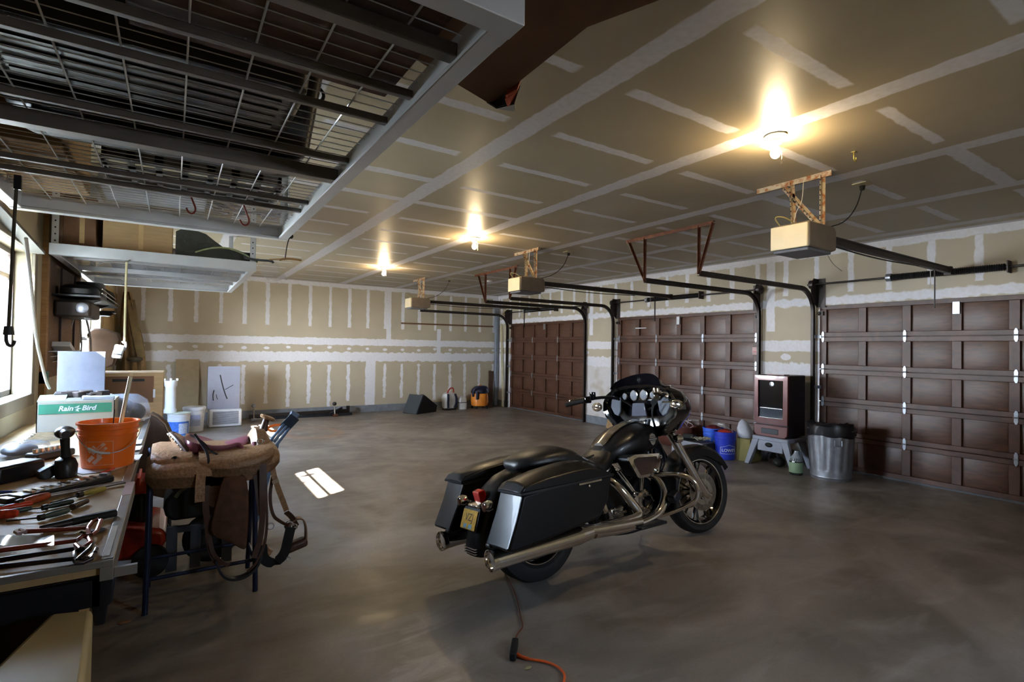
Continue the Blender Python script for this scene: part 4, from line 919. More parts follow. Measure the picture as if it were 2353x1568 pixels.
# charger cord
pts = [(1160, 1318), (1176, 1345), (1190, 1385), (1196, 1420), (1203, 1442), (1190, 1455), (1184, 1470)]
P = [pz(x, y, .008) for x, y in pts]
tag(M().tube(P, .004, 6, smooth=2).obj('charger_cable', mat('brown_two_wire', '#6b3a22', .6), loc=tuple(P[0])), 'thin brown cable on the floor running from the plug to the motorcycle', 'cable')
a, b_ = pz(1178, 1512, .022), pz(1184, 1474, .022)
t = thing('extension_cord', 'orange extension cord with black plug lying on the floor in the foreground', 'cord', tuple(a))
M().bar(a, b_, .032, .04).obj('black_plug', rubber, t, bev=.008)
P = [pz(x, y, .010) for x, y in ((1186, 1504), (1202, 1512), (1225, 1517), (1252, 1520), (1282, 1532), (1297, 1548), (1298, 1560), (1292, 1580), (1270, 1640))]
M().tube(P, [.010, .008, .0055, .0055, .0055, .0055, .0055, .0055, .0055], 8, smooth=3).obj('orange_cable', mat('orange_cable', '#d85a20', .5), t)
def bit(px, py, r, m_, nm, lab, cat):
    p = pz(px, py, 0); rr = random.Random(px)
    return tag(M().loft([[p+V((r*1.6*math.cos(a)*k, r*.8*math.sin(a)*k, z)) for a in [2*PI*i/9 for i in range(9)]] for k, z in ((.8, .001), (1, .004), (.5, .009))]).obj(nm, m_, loc=tuple(p)), lab, cat)
leaf = mat('dry_leaf', '#a39a74', .8); bit(1213, 1537, .013, leaf, 'dry_leaf', 'small dry pale leaf on the floor below the orange cord', 'leaf')
bit(287, 1432, .02, mat('crumpled_wrapper', '#a0714a', .6), 'wrapper_scrap', 'small crumpled brown scrap on the floor beside the bench leg', 'debris')
# ------------------------------------------------------------------ saddle stand, saddle and tack
stm = mat('dark_blue_steel_tube', '#1f2740', .4, .4, .15)
t = thing('saddle_stand', 'dark blue tubular steel saddle stand beside the workbench', 'stand', (.17, 3.5, 0))
for x, xe in ((-.09, -.095), (.425, .437)):
    for s_, yb_ in ((-1, 3.40), (1, 3.78)):
        M().tube([(xe, yb_, .0), (x, 3.50+s_*.065, .66), (x, 3.50+s_*.045, .82), (x, 3.50, .865)], .0145, 10, smooth=1).obj('leg', stm, t)
for y in (3.425, 3.755): M().tube([(-.09, y, .175), (.43, y, .175)], .011, 8).obj('lower_rail', stm, t)
for x in (-.09, .43): M().tube([(x, 3.42, .18), (x, 3.76, .18)], .011, 8).obj('cross_rail', stm, t)
for y in (3.44, 3.56): M().tube([(-.09, y, .80), (.43, y, .80)], .013, 8).obj('top_rail', stm, t)
s = thing('western_saddle', 'tooled tan leather western saddle with purple seat resting on the stand', 'saddle', (.2, 3.5, .80))
YC = 3.50
def drape(stn, ztops, hang, w0, th, flare=.0, n=9):
    """leather sheet bent over the stand: for each x station an inverted U section"""
    rows = []
    for x, zt, zb, wd_ in stn:
        r = []
        for i in range(-n, n+1):
            u = i/n; a = abs(u); y = YC+math.copysign(wd_*math.sin(min(1, a*1.35)*PI/2)**.9+flare*max(0, a-.5), u); z = zt-(zt-zb)*(a**1.55); r.append((x, y, z-.03*(1-a)))
        rows.append(r)
    return M().sheet(rows, th, (0, 0, 1))
# skirt
drape([(-.105, .845, .735, .22), (-.07, .885, .700, .255), (.02, .888, .695, .27), (.14, .88, .69, .28), (.28, .88, .685, .28), (.40, .88, .700, .27), (.50, .875, .735, .25), (.535, .86, .77, .22)], 0, 0, 0, .012).obj('skirt', leather, s)
drape([(-.085, .905, .785, .20), (-.05, .915, .770, .225), (.05, .905, .765, .235), (.10, .90, .775, .235)], 0, 0, 0, .008).obj('rear_jockey', leather, s)
drape([(.13, .90, .76, .25), (.20, .895, .735, .285), (.30, .89, .73, .295), (.40, .895, .745, .29), (.47, .90, .775, .27), (.50, .90, .80, .24)], 0, 0, 0, .010).obj('seat_jockey', leather, s)
# cantle (raised curved back of the seat)
m = M(); rows = []
for i in range(-8, 9):
    u = i/8; y = YC+u*.19; hz = .945-.125*abs(u)**2.2; x0 = .035+.10*abs(u)**1.6
    rows.append([V((x0+.06, y, .87-.05*abs(u))), V((x0+.02, y, hz-.04)), V((x0-.015, y, hz)), V((x0-.045, y, hz-.012)), V((x0-.02, y, .87-.06*abs(u))), V((x0+.03, y, .84-.05*abs(u)))])
m.loft(rows); ca = m.obj('cantle', leather, s)
m = M(); m.tube([(.035+.10*abs(i/8)**1.6-.034, YC+i/8*.19, .945-.125*abs(i/8)**2.2-.002) for i in range(-8, 9)], .012, 8).obj('cantle_binding', leather_d, ca)
for i in range(-8, 9): M().sph((.035+.10*abs(i/8)**1.6-.047, YC+i/8*.19, .945-.125*abs(i/8)**2.2-.004), .006, 6, 5).obj('silver_lacing', chrome, ca)
# seat
st = [(.065, .905, .165), (.11, .880, .18), (.18, .862, .175), (.26, .868, .15), (.33, .888, .125), (.40, .915, .11)]
m = M(); rows = []
for x, z, hw in st: rows.append([V((x, YC+hw*math.sin(a), z+.022*math.cos(a)*0+.03*(abs(math.sin(a))**3 if x < .2 else -abs(math.sin(a))**2)-.0)) for a in [PI/2*q/6 for q in range(-6, 7)]])
rows2 = [r+[V((r[-1].x, r[-1].y, .81)), V((r[0].x, r[0].y, .81))] for r in rows]
m.loft(rows2).obj('padded_seat', suede, s, sub=1)
M().tube([(.13, YC-.17, .895), (.20, YC-.175, .872), (.27, YC-.16, .868), (.33, YC-.135, .882), (.35, YC-.17, .845), (.32, YC-.20, .815), (.37, YC-.20, .80), (.41, YC-.16, .83), (.41, YC-.13, .88)], .014, 8, smooth=2).obj('seat_roll', suede, s)
# fork, swells and horn
m = M(); rows = []
for i in range(-8, 9):
    u = i/8; y = YC+u*.17; top = .945-.09*abs(u)**2.4+.012*math.sin(abs(u)*PI)
    rows.append([V((.40, y, .86-.06*abs(u))), V((.395, y, top-.05)), V((.425, y, top)), V((.475, y, top-.01)), V((.515, y, top-.09)), V((.53, y, .84-.06*abs(u)))])
m.loft(rows).obj('swell_fork', leather, s)
h = M().lathe([(.026, -.01), (.020, .03), (.018, .06), (.022, .075)], (.475, YC, .935), (.25, 0, 1), 16).obj('horn_neck', leather_d, s)
M().lathe([(.001, -.008), (.040, -.006), (.046, .004), (.042, .014), (.001, .018)], (.495, YC, 1.00), (.45, 0, 1), 20).obj('horn_cap', leather, h)
# pommel tools and rawhide strings
for x, z in ((.155, .79), (.02, .835), (.44, .80), (.33, .765)):
    c = M().lathe([(.020, 0), (.018, .006), (.001, .009)], (x, YC-.25 if x > .1 else YC-.215, z), (-.0, -1, .35), 14).obj('concho', chrome, s)
    M().ribbon([(x, YC-.262 if x > .1 else YC-.225, z), (x-.01, YC-.275 if x > .1 else YC-.24, z-.07), (x-.005, YC-.28 if x > .1 else YC-.245, z-.14)], .010, .003, (1, 0, 0)).obj('saddle_string', leather_d, c)
# fender and stirrup leathers on the near side
def fender(sg):
    y0 = YC+sg*.275; Y1 = YC+sg*.315
    rows = [[(.235, y0, .745), (.30, y0+sg*.01, .75), (.355, y0, .745)], [(.21, Y1, .64), (.285, Y1+sg*.015, .64), (.37, Y1, .64)], [(.185, Y1, .53), (.275, Y1+sg*.018, .53), (.372, Y1, .53)], [(.172, Y1, .46), (.27, Y1+sg*.016, .455), (.37, Y1, .44)], [(.20, Y1, .425), (.28, Y1+sg*.012, .405), (.365, Y1, .36)], [(.27, Y1, .395), (.31, Y1+sg*.006, .36), (.36, Y1, .315)]]
    M().sheet(rows, .008, (0, sg, 0)).obj('fender', rough_leather, s, sub=1)
for sg in (-1, 1): fender(sg)
def strap(nm, pts, w=.026, th=.004, m_=leather_d, wd_=(1, 0, 0), par=s, sm=2): return M().ribbon(pts, w, th, wd_, sm).obj(nm, m_, par)
y = YC-.30
strap('stirrup_leather', [(.165, y, .70), (.16, y-.01, .60), (.175, y-.005, .50), (.18, y, .42), (.20, y, .32), (.24, y, .26)], .03)
strap('rear_billet', [(.14, y+.02, .76), (.135, y-.01, .70), (.135, y-.01, .62)], .045, .005, leather)
strap('front_billet', [(.435, y+.02, .78), (.435, y-.01, .62), (.44, y, .48), (.43, y, .36), (.40, y-.005, .27)], .030)
strap('off_billet', [(.405, y+.03, .72), (.42, y, .60), (.43, y, .50)], .03)
strap('cinch', [(.215, y, .30), (.24, y, .215), (.29, y, .175), (.36, y, .175), (.42, y+.01, .215), (.44, y+.02, .27)], .045, .012, mat('black_neoprene', '#17171a', .7, 0, .2), (0, 1, .0))
strap('loop_strap', [(.185, y, .42), (.20, y-.01, .33), (.25, y, .27), (.28, y, .255)], .02)
strap('reins', [(.45, y+.03, .80), (.455, y, .62), (.465, y, .45), (.455, y, .33), (.42, y, .24), (.37, y, .20)], .014, .003)
strap('breast_collar', [(.50, YC-.18, .84), (.50, YC-.2, .72), (.53, YC-.2, .62), (.56, YC-.19, .54), (.585, YC-.18, .47)], .030, .006, leather)
strap('breast_collar_keeper', [(.515, YC-.2, .665), (.522, YC-.2, .645)], .036, .010, mat('pale_rawhide', '#a8957c', .6))
strap('breast_strap', [(.585, YC-.18, .46), (.62, YC-.15, .42), (.64, YC-.13, .38), (.655, YC-.12, .35)], .03, .006, leather_d)
strap('thin_strap', [(.505, YC-.18, .68), (.49, YC-.18, .56), (.51, YC-.18, .45), (.55, YC-.17, .41), (.60, YC-.15, .37)], .018, .004)
strap('back_cinch', [(.45, YC-.22, .30), (.46, YC-.2, .215), (.52, YC-.19, .17), (.58, YC-.18, .21), (.60, YC-.17, .30), (.615, YC-.16, .36)], .055, .010, mat('black_felt', '#1a1a1a', .9, 0, .2), (1, 0, .3))
strap('cinch_end', [(.44, YC-.21, .32), (.47, YC-.2, .255), (.50, YC-.2, .235)], .05, .008, leather)
M().torus((.60, YC-.19, .185), (0, 1, 0), .012, .003, 14, 6).obj('cinch_ring', galv, s)
M().torus((.497, YC-.205, .40), (0, 1, 0), .018, .003, 14, 6).obj('dee_ring', galv, s)
# stirrup held out at the far end
t2 = M(); c = V((.655, YC-.12, .31)); 
t2.ribbon([c+V((-.055, 0, -.06)), c+V((-.06, 0, .02)), c+V((-.03, 0, .08)), c+V((.03, 0, .09)), c+V((.055, 0, .03)), c+V((.055, 0, -.05))], .05, .008, (0, 1, 0), 2)
sr = t2.obj('stirrup', mat('tan_brown_stirrup', '#7a5a40', .55, 0, .2), s)
M().ob(c+V((0, 0, -.075)), (.13, .075, .055), (0, -.25, 0)).obj('stirrup_tread', leather_d, sr, bev=.02)
M().torus(c+V((-.045, -.02, .055)), (0, 1, 0), .024, .006, 16, 6).torus(c+V((-.02, -.02, .045)), (.3, 1, 0), .018, .005, 16, 6).obj('stirrup_buckle', chrome, sr)
M().tube([(.475, YC-.21, .80), (.47, YC-.225, .77), (.48, YC-.225, .745)], .008, 6).torus((.475, YC-.23, .79), (0, 1, 0), .026, .006, 16, 6).sph((.47, YC-.225, .755), (.014, .01, .02), 8, 6).obj('bit_and_curb', chrome, s)
M().torus((.435, YC-.195, .895), (-.3, -1, .3), .016, .005, 14, 6).obj('swell_ring', chrome, s)
strap('halter_strap', [(.11, YC-.16, .955), (.14, YC-.19, .91), (.17, YC-.235, .86), (.175, YC-.27, .81)], .012, .006, mat('black_strap', '#222024', .6))
M().tube([(.09, YC-.14, .95), (.15, YC-.19, .915), (.185, YC-.22, .865), (.215, YC-.24, .85)], .005, 6, smooth=2).obj('latigo_string', rubber, s)
# folding hand truck behind the horn
hy = 4.6
def hp(px, py, y=hy): return pY(px, py, y)
t = thing('folding_hand_truck', 'blue grey metal tool with orange straps propped behind the saddle horn', 'hand truck', tuple(V((hp(620, 1010).x, hy, 0))))
for a, b_ in (((622, 1012), (672, 950)), ((636, 1022), (684, 958)), ((629, 1016), (678, 954))):
    M().bar(hp(*a), hp(*b_), .022, .03, up=(0, 1, 0)).obj('frame_bar', mat('blue_grey_alloy', '#5d6c80', .35, .6, .15), t, bev=.004)
M().bar(hp(652, 985), hp(678, 958, hy-.02), .085, .02, up=(0, 1, 0)).obj('foot_plate', mat('dark_slate_plate', '#2f3a48', .4, .3), t)
M().bar(hp(668, 948), hp(685, 957), .04, .05, up=(0, 1, 0)).obj('end_cap', mat('blue_grey_alloy', '#5d6c80'), t, bev=.008)
M().ribbon([hp(606, 990), hp(625, 978), hp(650, 976), hp(662, 984)], .02, .006, (0, 0, 1)).ribbon([hp(608, 985), hp(630, 993), hp(650, 986)], .018, .006, (0, 0, 1)).obj('orange_strap', orange_pl, t)
M().bar(hp(636, 1022), V((hp(620, 1010).x-.1, hy, .0)), .03, .03).bar(hp(622, 1012), V((hp(620, 1010).x-.22, hy, .0)), .03, .03).obj('lower_leg', mat('blue_grey_alloy', '#5d6c80'), t)

# ------------------------------------------------------------------ machines behind the stand
t = thing('lawn_mower', 'red mower with orange finned engine cover standing behind the bench leg', 'lawn mower', (-.10, 4.25, 0), (0, 0, 0))
M().loft([[( -.36, y, .14), (.06, y, .10), (.14, y, .20), (.12, y, .27), (-.06, y, .33), (-.36, y, .30)] for y in (3.95, 4.0, 4.45, 4.50)]).obj('deck', red_paint, t, bev=.03)
M().box(-.30, 4.05, .29, .02, 4.38, .50).obj('engine_block', plastic_black, t, bev=.03)
rp = M().box(-.32, 4.0, .50, .06, 4.30, .58).obj('finned_cover', red_pl, t, bev=.02)
m = M()
for k in range(9): m.box(-.31+k*.04, 3.985, .56, -.295+k*.04, 4.28, .61)
m.obj('fins', red_pl, rp, bev=.004)
M().ob((.0, 3.985, .285), (.075, .003, .045), (0, .15, 0)).obj('white_sticker', white_pl, t)
for x, y in ((-.30, 3.93), (.05, 3.93), (-.30, 4.52), (.05, 4.52)): M().cyl((x, y-.02, .10), (x, y+.02, .10), .098, n=20).obj('wheel', rubber, t)
M().tube([(-.30, 4.0, .30), (-.44, 4.0, .60), (-.46, 4.05, .66), (-.46, 4.45, .66), (-.44, 4.48, .60), (-.30, 4.48, .30)], .012, 8, smooth=1).obj('handle', black_metal, t)
t.location.x -= .14
t = thing('rolling_machine', 'bulky black machine with pale arched trim and wheel behind the saddle stand', 'machine', (.18, 4.15, 0))
bm_ = mat('dull_black_housing', '#1b1a17', .75, 0, .3, 20)
M().loft([[(.18+.21*math.cos(a), y, .40+.15*max(-.6, math.sin(a))) for a in [2*PI*i/18 for i in range(18)]] for y in (3.98, 4.30)]).obj('housing', bm_, t, bev=.02)
M().tube([(.18+.17*math.cos(R_(a)), 3.97, .385+.165*math.sin(R_(a))) for a in range(30, 160, 12)], .012, 8).obj('arched_trim', mat('olive_trim', '#6f6a4a', .6), t)
M().box(.06, 4.02, .53, .30, 4.25, .66).obj('top_box', bm_, t, bev=.02)
M().torus((.24, 4.02, .165), (0, 1, 0), .125, .040, 30, 10).cyl((.24, 4.0, .165), (.24, 4.04, .165), .09, n=20).obj('wheel', rubber, t)
for x in (.02, .15, .33): M().box(x-.03, 3.96, .0, x+.03, 3.99, .28).obj('grey_leg', mat('grey_leg_steel', '#4d5058', .5, .3), t)
M().box(-.01, 3.955, .24, .36, 3.995, .275).obj('front_bar', mat('grey_leg_steel', '#4d5058'), t)
M().tube([(.02, 4.05, .62), (-.02, 4.05, .58), (.0, 4.05, .52), (.06, 4.05, .50)], .014, 8, smooth=2).obj('pull_handle', plastic_black, t)
M().tube([(.0, 4.1, .50), (.06, 4.1, .62), (.14, 4.1, .66), (.2, 4.1, .70)], .010, 7, smooth=1).obj('strut_arm', black_metal, t)
# ------------------------------------------------------------------ workbenches
BZ = .88
bench_top = wood('tan_hardboard_top', '#a98c62', '#bfa277', (6, 3, 3), .55, .05)
edge_m = mat('grey_edge_metal', '#8a8680', .4, .4, .1, 12); edge_p = mat('pinkish_edge_tape', '#a98781', .5, 0, .15)
XB = pz(262, 1288, BZ).x; Y0 = pz(262, 1288, BZ).y; YM = pz(300, 1110, BZ).y; YE = 4.85
def bench(nm, y0, y1, lab, apron, XB=XB):
    t = thing('workbench', lab, 'workbench', ((XL+XB)/2, (y0+y1)/2, 0))
    M().box(XL+.02, y0+.01, BZ-.035, XB-.028, y1, BZ).obj('bench_top', bench_top, t)
    e = M().box(XB-.03, y0, BZ-.05, XB, y1, BZ+.004)
    e.box(XL+.02, y0-.004, BZ-.014, XB, y0+.012, BZ+.004).obj('edge_trim', edge_m, t, bev=.002)
    for x in (XL+.05, XB-.30):
        for y in (y0+.09, y1-.05): M().box(x-.022, y-.022, 0, x+.022, y+.022, BZ-.05).obj('leg', black_metal, t)
    M().box(XL+.03, y0+.02, BZ-.12, XB-.03, y0+.035, BZ-.05).box(XB-.045, y0+.02, BZ-.12, XB-.03, y1-.02, BZ-.05).obj('apron', black_metal, t)
    if apron:
        M().box(XL+.03, y0+.045, .02, XB-.075, y0+.06, BZ-.05).obj('end_panel', mat('very_dark_brown_panel', '#2a1a14', .8, 0, .2), t)
        M().box(XB-.072, y0+.03, .45, XB-.052, y0+.05, BZ-.08).obj('wood_strip', mat('pale_pine_strip', '#c09a63', .6), t)
        M().box(XB+.001, y0+.0, BZ-.045, XB+.05, y0+.012, BZ-.02).cyl((XB+.035, y0-.001, BZ-.032), (XB+.035, y0+.013, BZ-.032), .006, n=8).obj('latch_tab', galv, t)
    return t
BR = None
b1 = bench('a', Y0, YM-.004, 'tan topped workbench with grey metal edge in the left foreground, holding hand tools', True)
b2 = bench('b', YM+.004, YE, 'second workbench beyond the first, holding boxes and the orange bucket', False, XB-.016)
a = V((XB-.035, Y0+.03, BZ-.05)); q = pY(218, 1438, Y0+.05)
M().loft([[V((a.x-w_, y, z)), V((a.x+w_+.01, y, z)), V((a.x+w_+.01, y+.035, z)), V((a.x-w_, y+.035, z))] for w_, y, z in ((.03, Y0+.03, BZ-.04), (.022, Y0+.03, BZ-.12), (.012, Y0+.035, q.z+.05), (.007, Y0+.04, q.z))]).obj('corner_bracket', black_metal, b1, bev=.006)
M().box(XB-.027, Y0+.03, BZ+.0045, XB-.012, Y0+.30, BZ+.006).obj('bright_edge_strip', mat('worn_bright_metal', '#cfd2d2', .3, .6), b1)
M().box(XB-.03, YM-.22, BZ+.0045, XB-.001, YM-.004, BZ+.0055).obj('pink_tape', edge_p, b1)

# beige cabinet in the lower left corner
t = thing('beige_cabinet', 'beige painted metal cabinet standing in the lower left corner by the bench', 'cabinet', (-.3, 1.7, 0))
P = [V((-.205, 2.06, 0)), V((-.155, 1.35, 0)), V((-.56, 1.30, 0)), V((-.40, 2.10, 0))]
q = pY(214, 1398, 1.75); ztop = .79
A1, A2 = pz(214, 1398, ztop), pz(117, 1408, ztop); P = [A1, A2, A2+V((-.23, -.95, 0)), A1+V((.06, -.95, 0))]
M().loft([[V((p.x, p.y, 0)) for p in P], [V((p.x, p.y, ztop)) for p in P]]).obj('cabinet_body', beige_metal, t, bev=.012)
d = (A2-A1).normalized()
M().bar(V((A1.x+.012, A1.y-.25, ztop-.10)), V((A1.x+.012, A1.y-.25, ztop-.14)), .008, .008).obj('keyhole', rubber, t)

# ------------------------------------------------------------------ things on the bench
BT = BZ+.001
def B(px, py, z=BZ): return pz(px, py, z)
# orange bucket
def bucket(c, r0, r1, h, m_, label, handle=None, inner=None, nm='bucket', group=None, n=40, hm=galv):
    t = thing(nm, label, 'bucket', tuple(c), group=group)
    o = V(c); k = lambda f: r0+(r1-r0)*f
    M().lathe([(r0*.96, 0), (r0, .004), (k(.72), h*.72), (k(.74)+.004, h*.725), (k(.76)+.004, h*.74), (k(.76), h*.745), (k(.84), h*.84), (k(.84)+.006, h*.845), (k(.86)+.006, h*.86), (k(.86), h*.865), (k(.95), h*.95), (r1+.006, h*.955), (r1+.006, h), (r1-.003, h), (r0-.006, .012), (.001, .012)], o, (0, 0, 1), n, cap=False).obj('pail', m_, t)
    return t
bc = V(((B(180, 1078).x+B(305, 1065).x)/2, (B(240, 1080).y)+.10, BT)); bc = V((B(240, 1080).x+.004, B(240, 1080).y+.095, BT))
br0 = (B(303, 1072).x-B(180, 1078).x)/2*.98; 
bh = pY(172, 972, bc.y).z-BZ; br1 = (pY(311, 958, bc.y).x-pY(168, 962, bc.y).x)/2
bk_ = bucket(bc, br0, br1, bh, orange_pl, 'orange plastic bucket with white square logo standing on the bench')
# bucket print: bent onto the wall of the pail
def onpail(c, r0, r1, h, a0, zc):
    def f(x, y, z):
        zz = zc+y; r = r0+(r1-r0)*zz/h+.0012+z; a = a0+x/r
        return (c[0]+r*math.cos(a), c[1]+r*math.sin(a), c[2]+zz)
    return f
av = math.atan2(-bc.y, -bc.x)   # azimuth facing the camera
f = onpail(bc, br0, br1, bh, av-.33, bh*.36)
s_ = bh*.26
m = M()
def quad(a, b_, c_, d_, nn=6):
    for i in range(nn):
        for (p, q, r, w_) in ((a, b_, c_, d_),):
            u0, u1 = i/nn, (i+1)/nn; L = lambda A, B_, u: (A[0]+(B_[0]-A[0])*u, A[1]+(B_[1]-A[1])*u)
            P = [L(p, q, u0), L(p, q, u1), L(w_, r, u1), L(w_, r, u0)]; m.add([f(x, y, .0004) for x, y in P], [(0, 1, 2, 3)])
e = .0016; 
for a in ((-s_, -s_, s_, -s_+e), (-s_, s_-e, s_, s_), (-s_, -s_, -s_+e, s_), (s_-e, -s_, s_, s_)): quad((a[0], a[1]), (a[2], a[1]), (a[2], a[3]), (a[0], a[3]))
def rotq(cx, cy, w_, h_): 
    c, q = math.cos(PI/4), math.sin(PI/4); quad(*[(cx+x*c-y*q, cy+x*q+y*c) for x, y in ((-w_, -h_), (w_, -h_), (w_, h_), (-w_, h_))])
for cx, cy, w_, h_ in ((-.50, .35, .34, .15), (-.02, .40, .62, .13), (.22, .16, .46, .11), (-.60, -.45, .30, .16), (-.1, -.55, .42, .14), (.05, -.2, .2, .10)): rotq(cx*s_, cy*s_, w_*s_, h_*s_)
lg = m.obj('square_logo', mat('pale_logo_print', '#e8b9a2', .5), bk_)
for txt, cx, cy, sz in (('THE', -.50, .35, .26), ('HOME', -.02, .40, .24), ('DEPOT', .22, .16, .19)):
    cs, sn = math.cos(PI/4), math.sin(PI/4)
    b0 = text_mesh('logo_lettering', txt, sz*s_, orange_pl, None, lambda x, y, z: f(cx*s_+x*cs-y*sn, cy*s_+x*sn+y*cs, .001+z*.3), .0006, bold=.0004); b0.parent = bk_; b0.location = -V(bc)
for sd in (0,):
    aa, ab = av-1.15, av+1.25; zt = bh*.80; P = []
    for i in range(13):
        u = i/12; a = aa+(ab-aa)*u; r = br1+.012+.012*math.sin(PI*u); P.append(V((bc.x+r*math.cos(a), bc.y+r*math.sin(a), bc.z+zt-(bh*.42)*math.sin(PI*u)**1.0)))
    hd = M().tube(P, .0018, 6, smooth=1).obj('wire_handle', galv, bk_)
    M().tube(P[3:7], .0055, 8).obj('handle_grip', white_pl, hd)
pa = lambda px, py, y: pY(px, py, y)
tag(M().cyl(V((bc.x+.02, bc.y+.02, bc.z+.03)), pY(300, 866, bc.y+.06), .0085, n=14).obj('plastic_tube', mat('white_yellow_tube', '#dfe3c8', .3), loc=(bc.x, bc.y, bc.z)), 'white and yellow plastic tube with pale cap standing in the orange bucket', 'tube')
tag(M().bar(V((bc.x+.01, bc.y, bc.z+.03)), pY(263, 941, bc.y), .004, .004).obj('thin_rod', black_metal, loc=(bc.x, bc.y, bc.z)), 'thin black rod leaning out of the orange bucket', 'rod')
tag(M().lathe([(.06, .0), (.062, .012), (.001, .014)], (bc.x-.015, bc.y-.02, bc.z+bh*.86), (0, 0, 1), 20).obj('grey_disc', plastic_dgrey, loc=(bc.x, bc.y, bc.z)), 'grey round lid lying inside the orange bucket', 'lid')
# cordless drill standing on its battery
yb = B(150, 1100).y+.03
def D(px, py, dy=0): return pY(px, py, yb+dy)
t = thing('cordless_drill', 'black cordless drill standing upright on the bench left of the orange bucket', 'drill', tuple(D(152, 1098)))
M().loft([[c+V((rx*math.cos(a), ry*math.sin(a), 0)) for a in [2*PI*i/16 for i in range(16)]] for c, rx, ry in ((D(152, 1096), .036, .05), (D(152, 1070), .040, .055), (D(150, 1056), .034, .045), (D(150, 1050), .020, .026))]).obj('battery', plastic_black, t, bev=.003)
M().loft([[c+V((rx*math.cos(a), ry*math.sin(a), 0)) for a in [2*PI*i/14 for i in range(14)]] for c, rx, ry in ((D(152, 1056), .020, .024), (D(150, 1030), .0155, .02), (D(149, 1008), .017, .024))]).obj('grip', rubber, t)
M().sph(D(149, 994), (.034, .062, .026), 18, 12).obj('motor_body', plastic_black, t)
M().cyl(D(149, 996, -.05), D(152, 999, -.085), .020, .015, n=16).obj('chuck', dark_metal, t)
tag(M().bar(D(88, 1097, 0), D(128, 1075, .03), .05, .045).obj('battery_pack', plastic_dgrey, bev=.008, loc=tuple(D(100, 1092))), 'dark grey battery pack lying on the bench behind the black holster', 'battery')
# cartons at the far end of the second bench
a, b_ = B(85, 993), B(262, 985)
t = thing('sprinkler_carton', 'white and tan sprinkler carton with green brand band on the second bench', 'box', tuple(a))
fy = (a.y+b_.y)/2-.10
L_, R__ = pY(82, 990, fy), pY(262, 988, fy); hT = pY(170, 922, fy).z
m = M().box(L_.x, fy, BT, R__.x, fy+.005, hT).box(L_.x, fy+.30, BT, R__.x, fy+.305, hT).box(L_.x, fy, BT, L_.x+.005, fy+.305, hT).box(R__.x-.005, fy, BT, R__.x, fy+.305, hT).box(L_.x, fy, BT, R__.x, fy+.305, BT+.005).obj('carton_body', cardboard_w, t)
zb0, zb1 = pY(170, 950, fy).z, pY(170, 928, fy).z
M().box(L_.x+.01, fy-.0015, zb0, R__.x-.015, fy-.0003, zb1).obj('green_band', mat('green_print', '#2f7a62', .6), m)
text_mesh('brand_lettering', 'Rain', .055*(R__.x-L_.x)/.7*1.45, white_paint, m, lambda x, y, z: (L_.x+(R__.x-L_.x)*.36+x*.95, fy-.0022-z*.3, (zb0+zb1)/2+y), .0005, bold=.0012, shear=.25)
text_mesh('brand_lettering', 'Bird', .055*(R__.x-L_.x)/.7*1.45, white_paint, m, lambda x, y, z: (L_.x+(R__.x-L_.x)*.655+x*.95, fy-.0022-z*.3, (zb0+zb1)/2+y), .0005, bold=.0012, shear=.25)
g = M(); cx_ = L_.x+(R__.x-L_.x)*.51; cz_ = (zb0+zb1)/2; k = (zb1-zb0)*.36
for P in (((-.9, .2), (-.1, .55), (.5, .9), (.2, .2)), ((-.6, -.3), (.2, .1), (1.0, .0), (.1, -.35)), ((-.5, -.7), (.1, -.25), (.4, -.95), (-.1, -.8))): g.loft([[V((cx_+x*k, fy-.0018, cz_+z*k)) for x, z in P], [V((cx_+x*k, fy-.0026, cz_+z*k)) for x, z in P]])
g.obj('flower_mark', white_paint, m)
M().sheet([[(L_.x, fy+.01, hT), (R__.x-.25, fy+.01, hT)], [(L_.x, fy+.10, hT+.03), (R__.x-.25, fy+.10, hT+.035)]], .004, (0, 0, 1)).obj('open_flap', mat('green_tan_flap', '#7f9a84', .7), t)
# junk on top of it
m = M(); rr = random.Random(11)
for k in range(8): m.ob((L_.x+.10+.03*k, fy+.12+rr.uniform(-.03, .03), hT+.02+rr.uniform(0, .02)), (.07, .05, .035), (rr.uniform(-.4, .4), 0, rr.uniform(-1, 1)))
tag(m.obj('dark_sponge', mat('dark_brown_foam', '#2e211a', .9, 0, .4, 30, .4), bev=.006, loc=(L_.x+.2, fy+.12, hT)), 'crumbling dark brown foam piece lying in the open sprinkler carton', 'foam')
tag(M().ob((R__.x-.10, fy+.12, hT+.012), (.17, .12, .03), (.05, .05, .2)).obj('folded_paper', mat('white_blue_paper', '#c9cfdb', .5), bev=.008, loc=(R__.x-.1, fy+.12, hT)), 'folded white paper packet on the right corner of the sprinkler carton', 'paper')
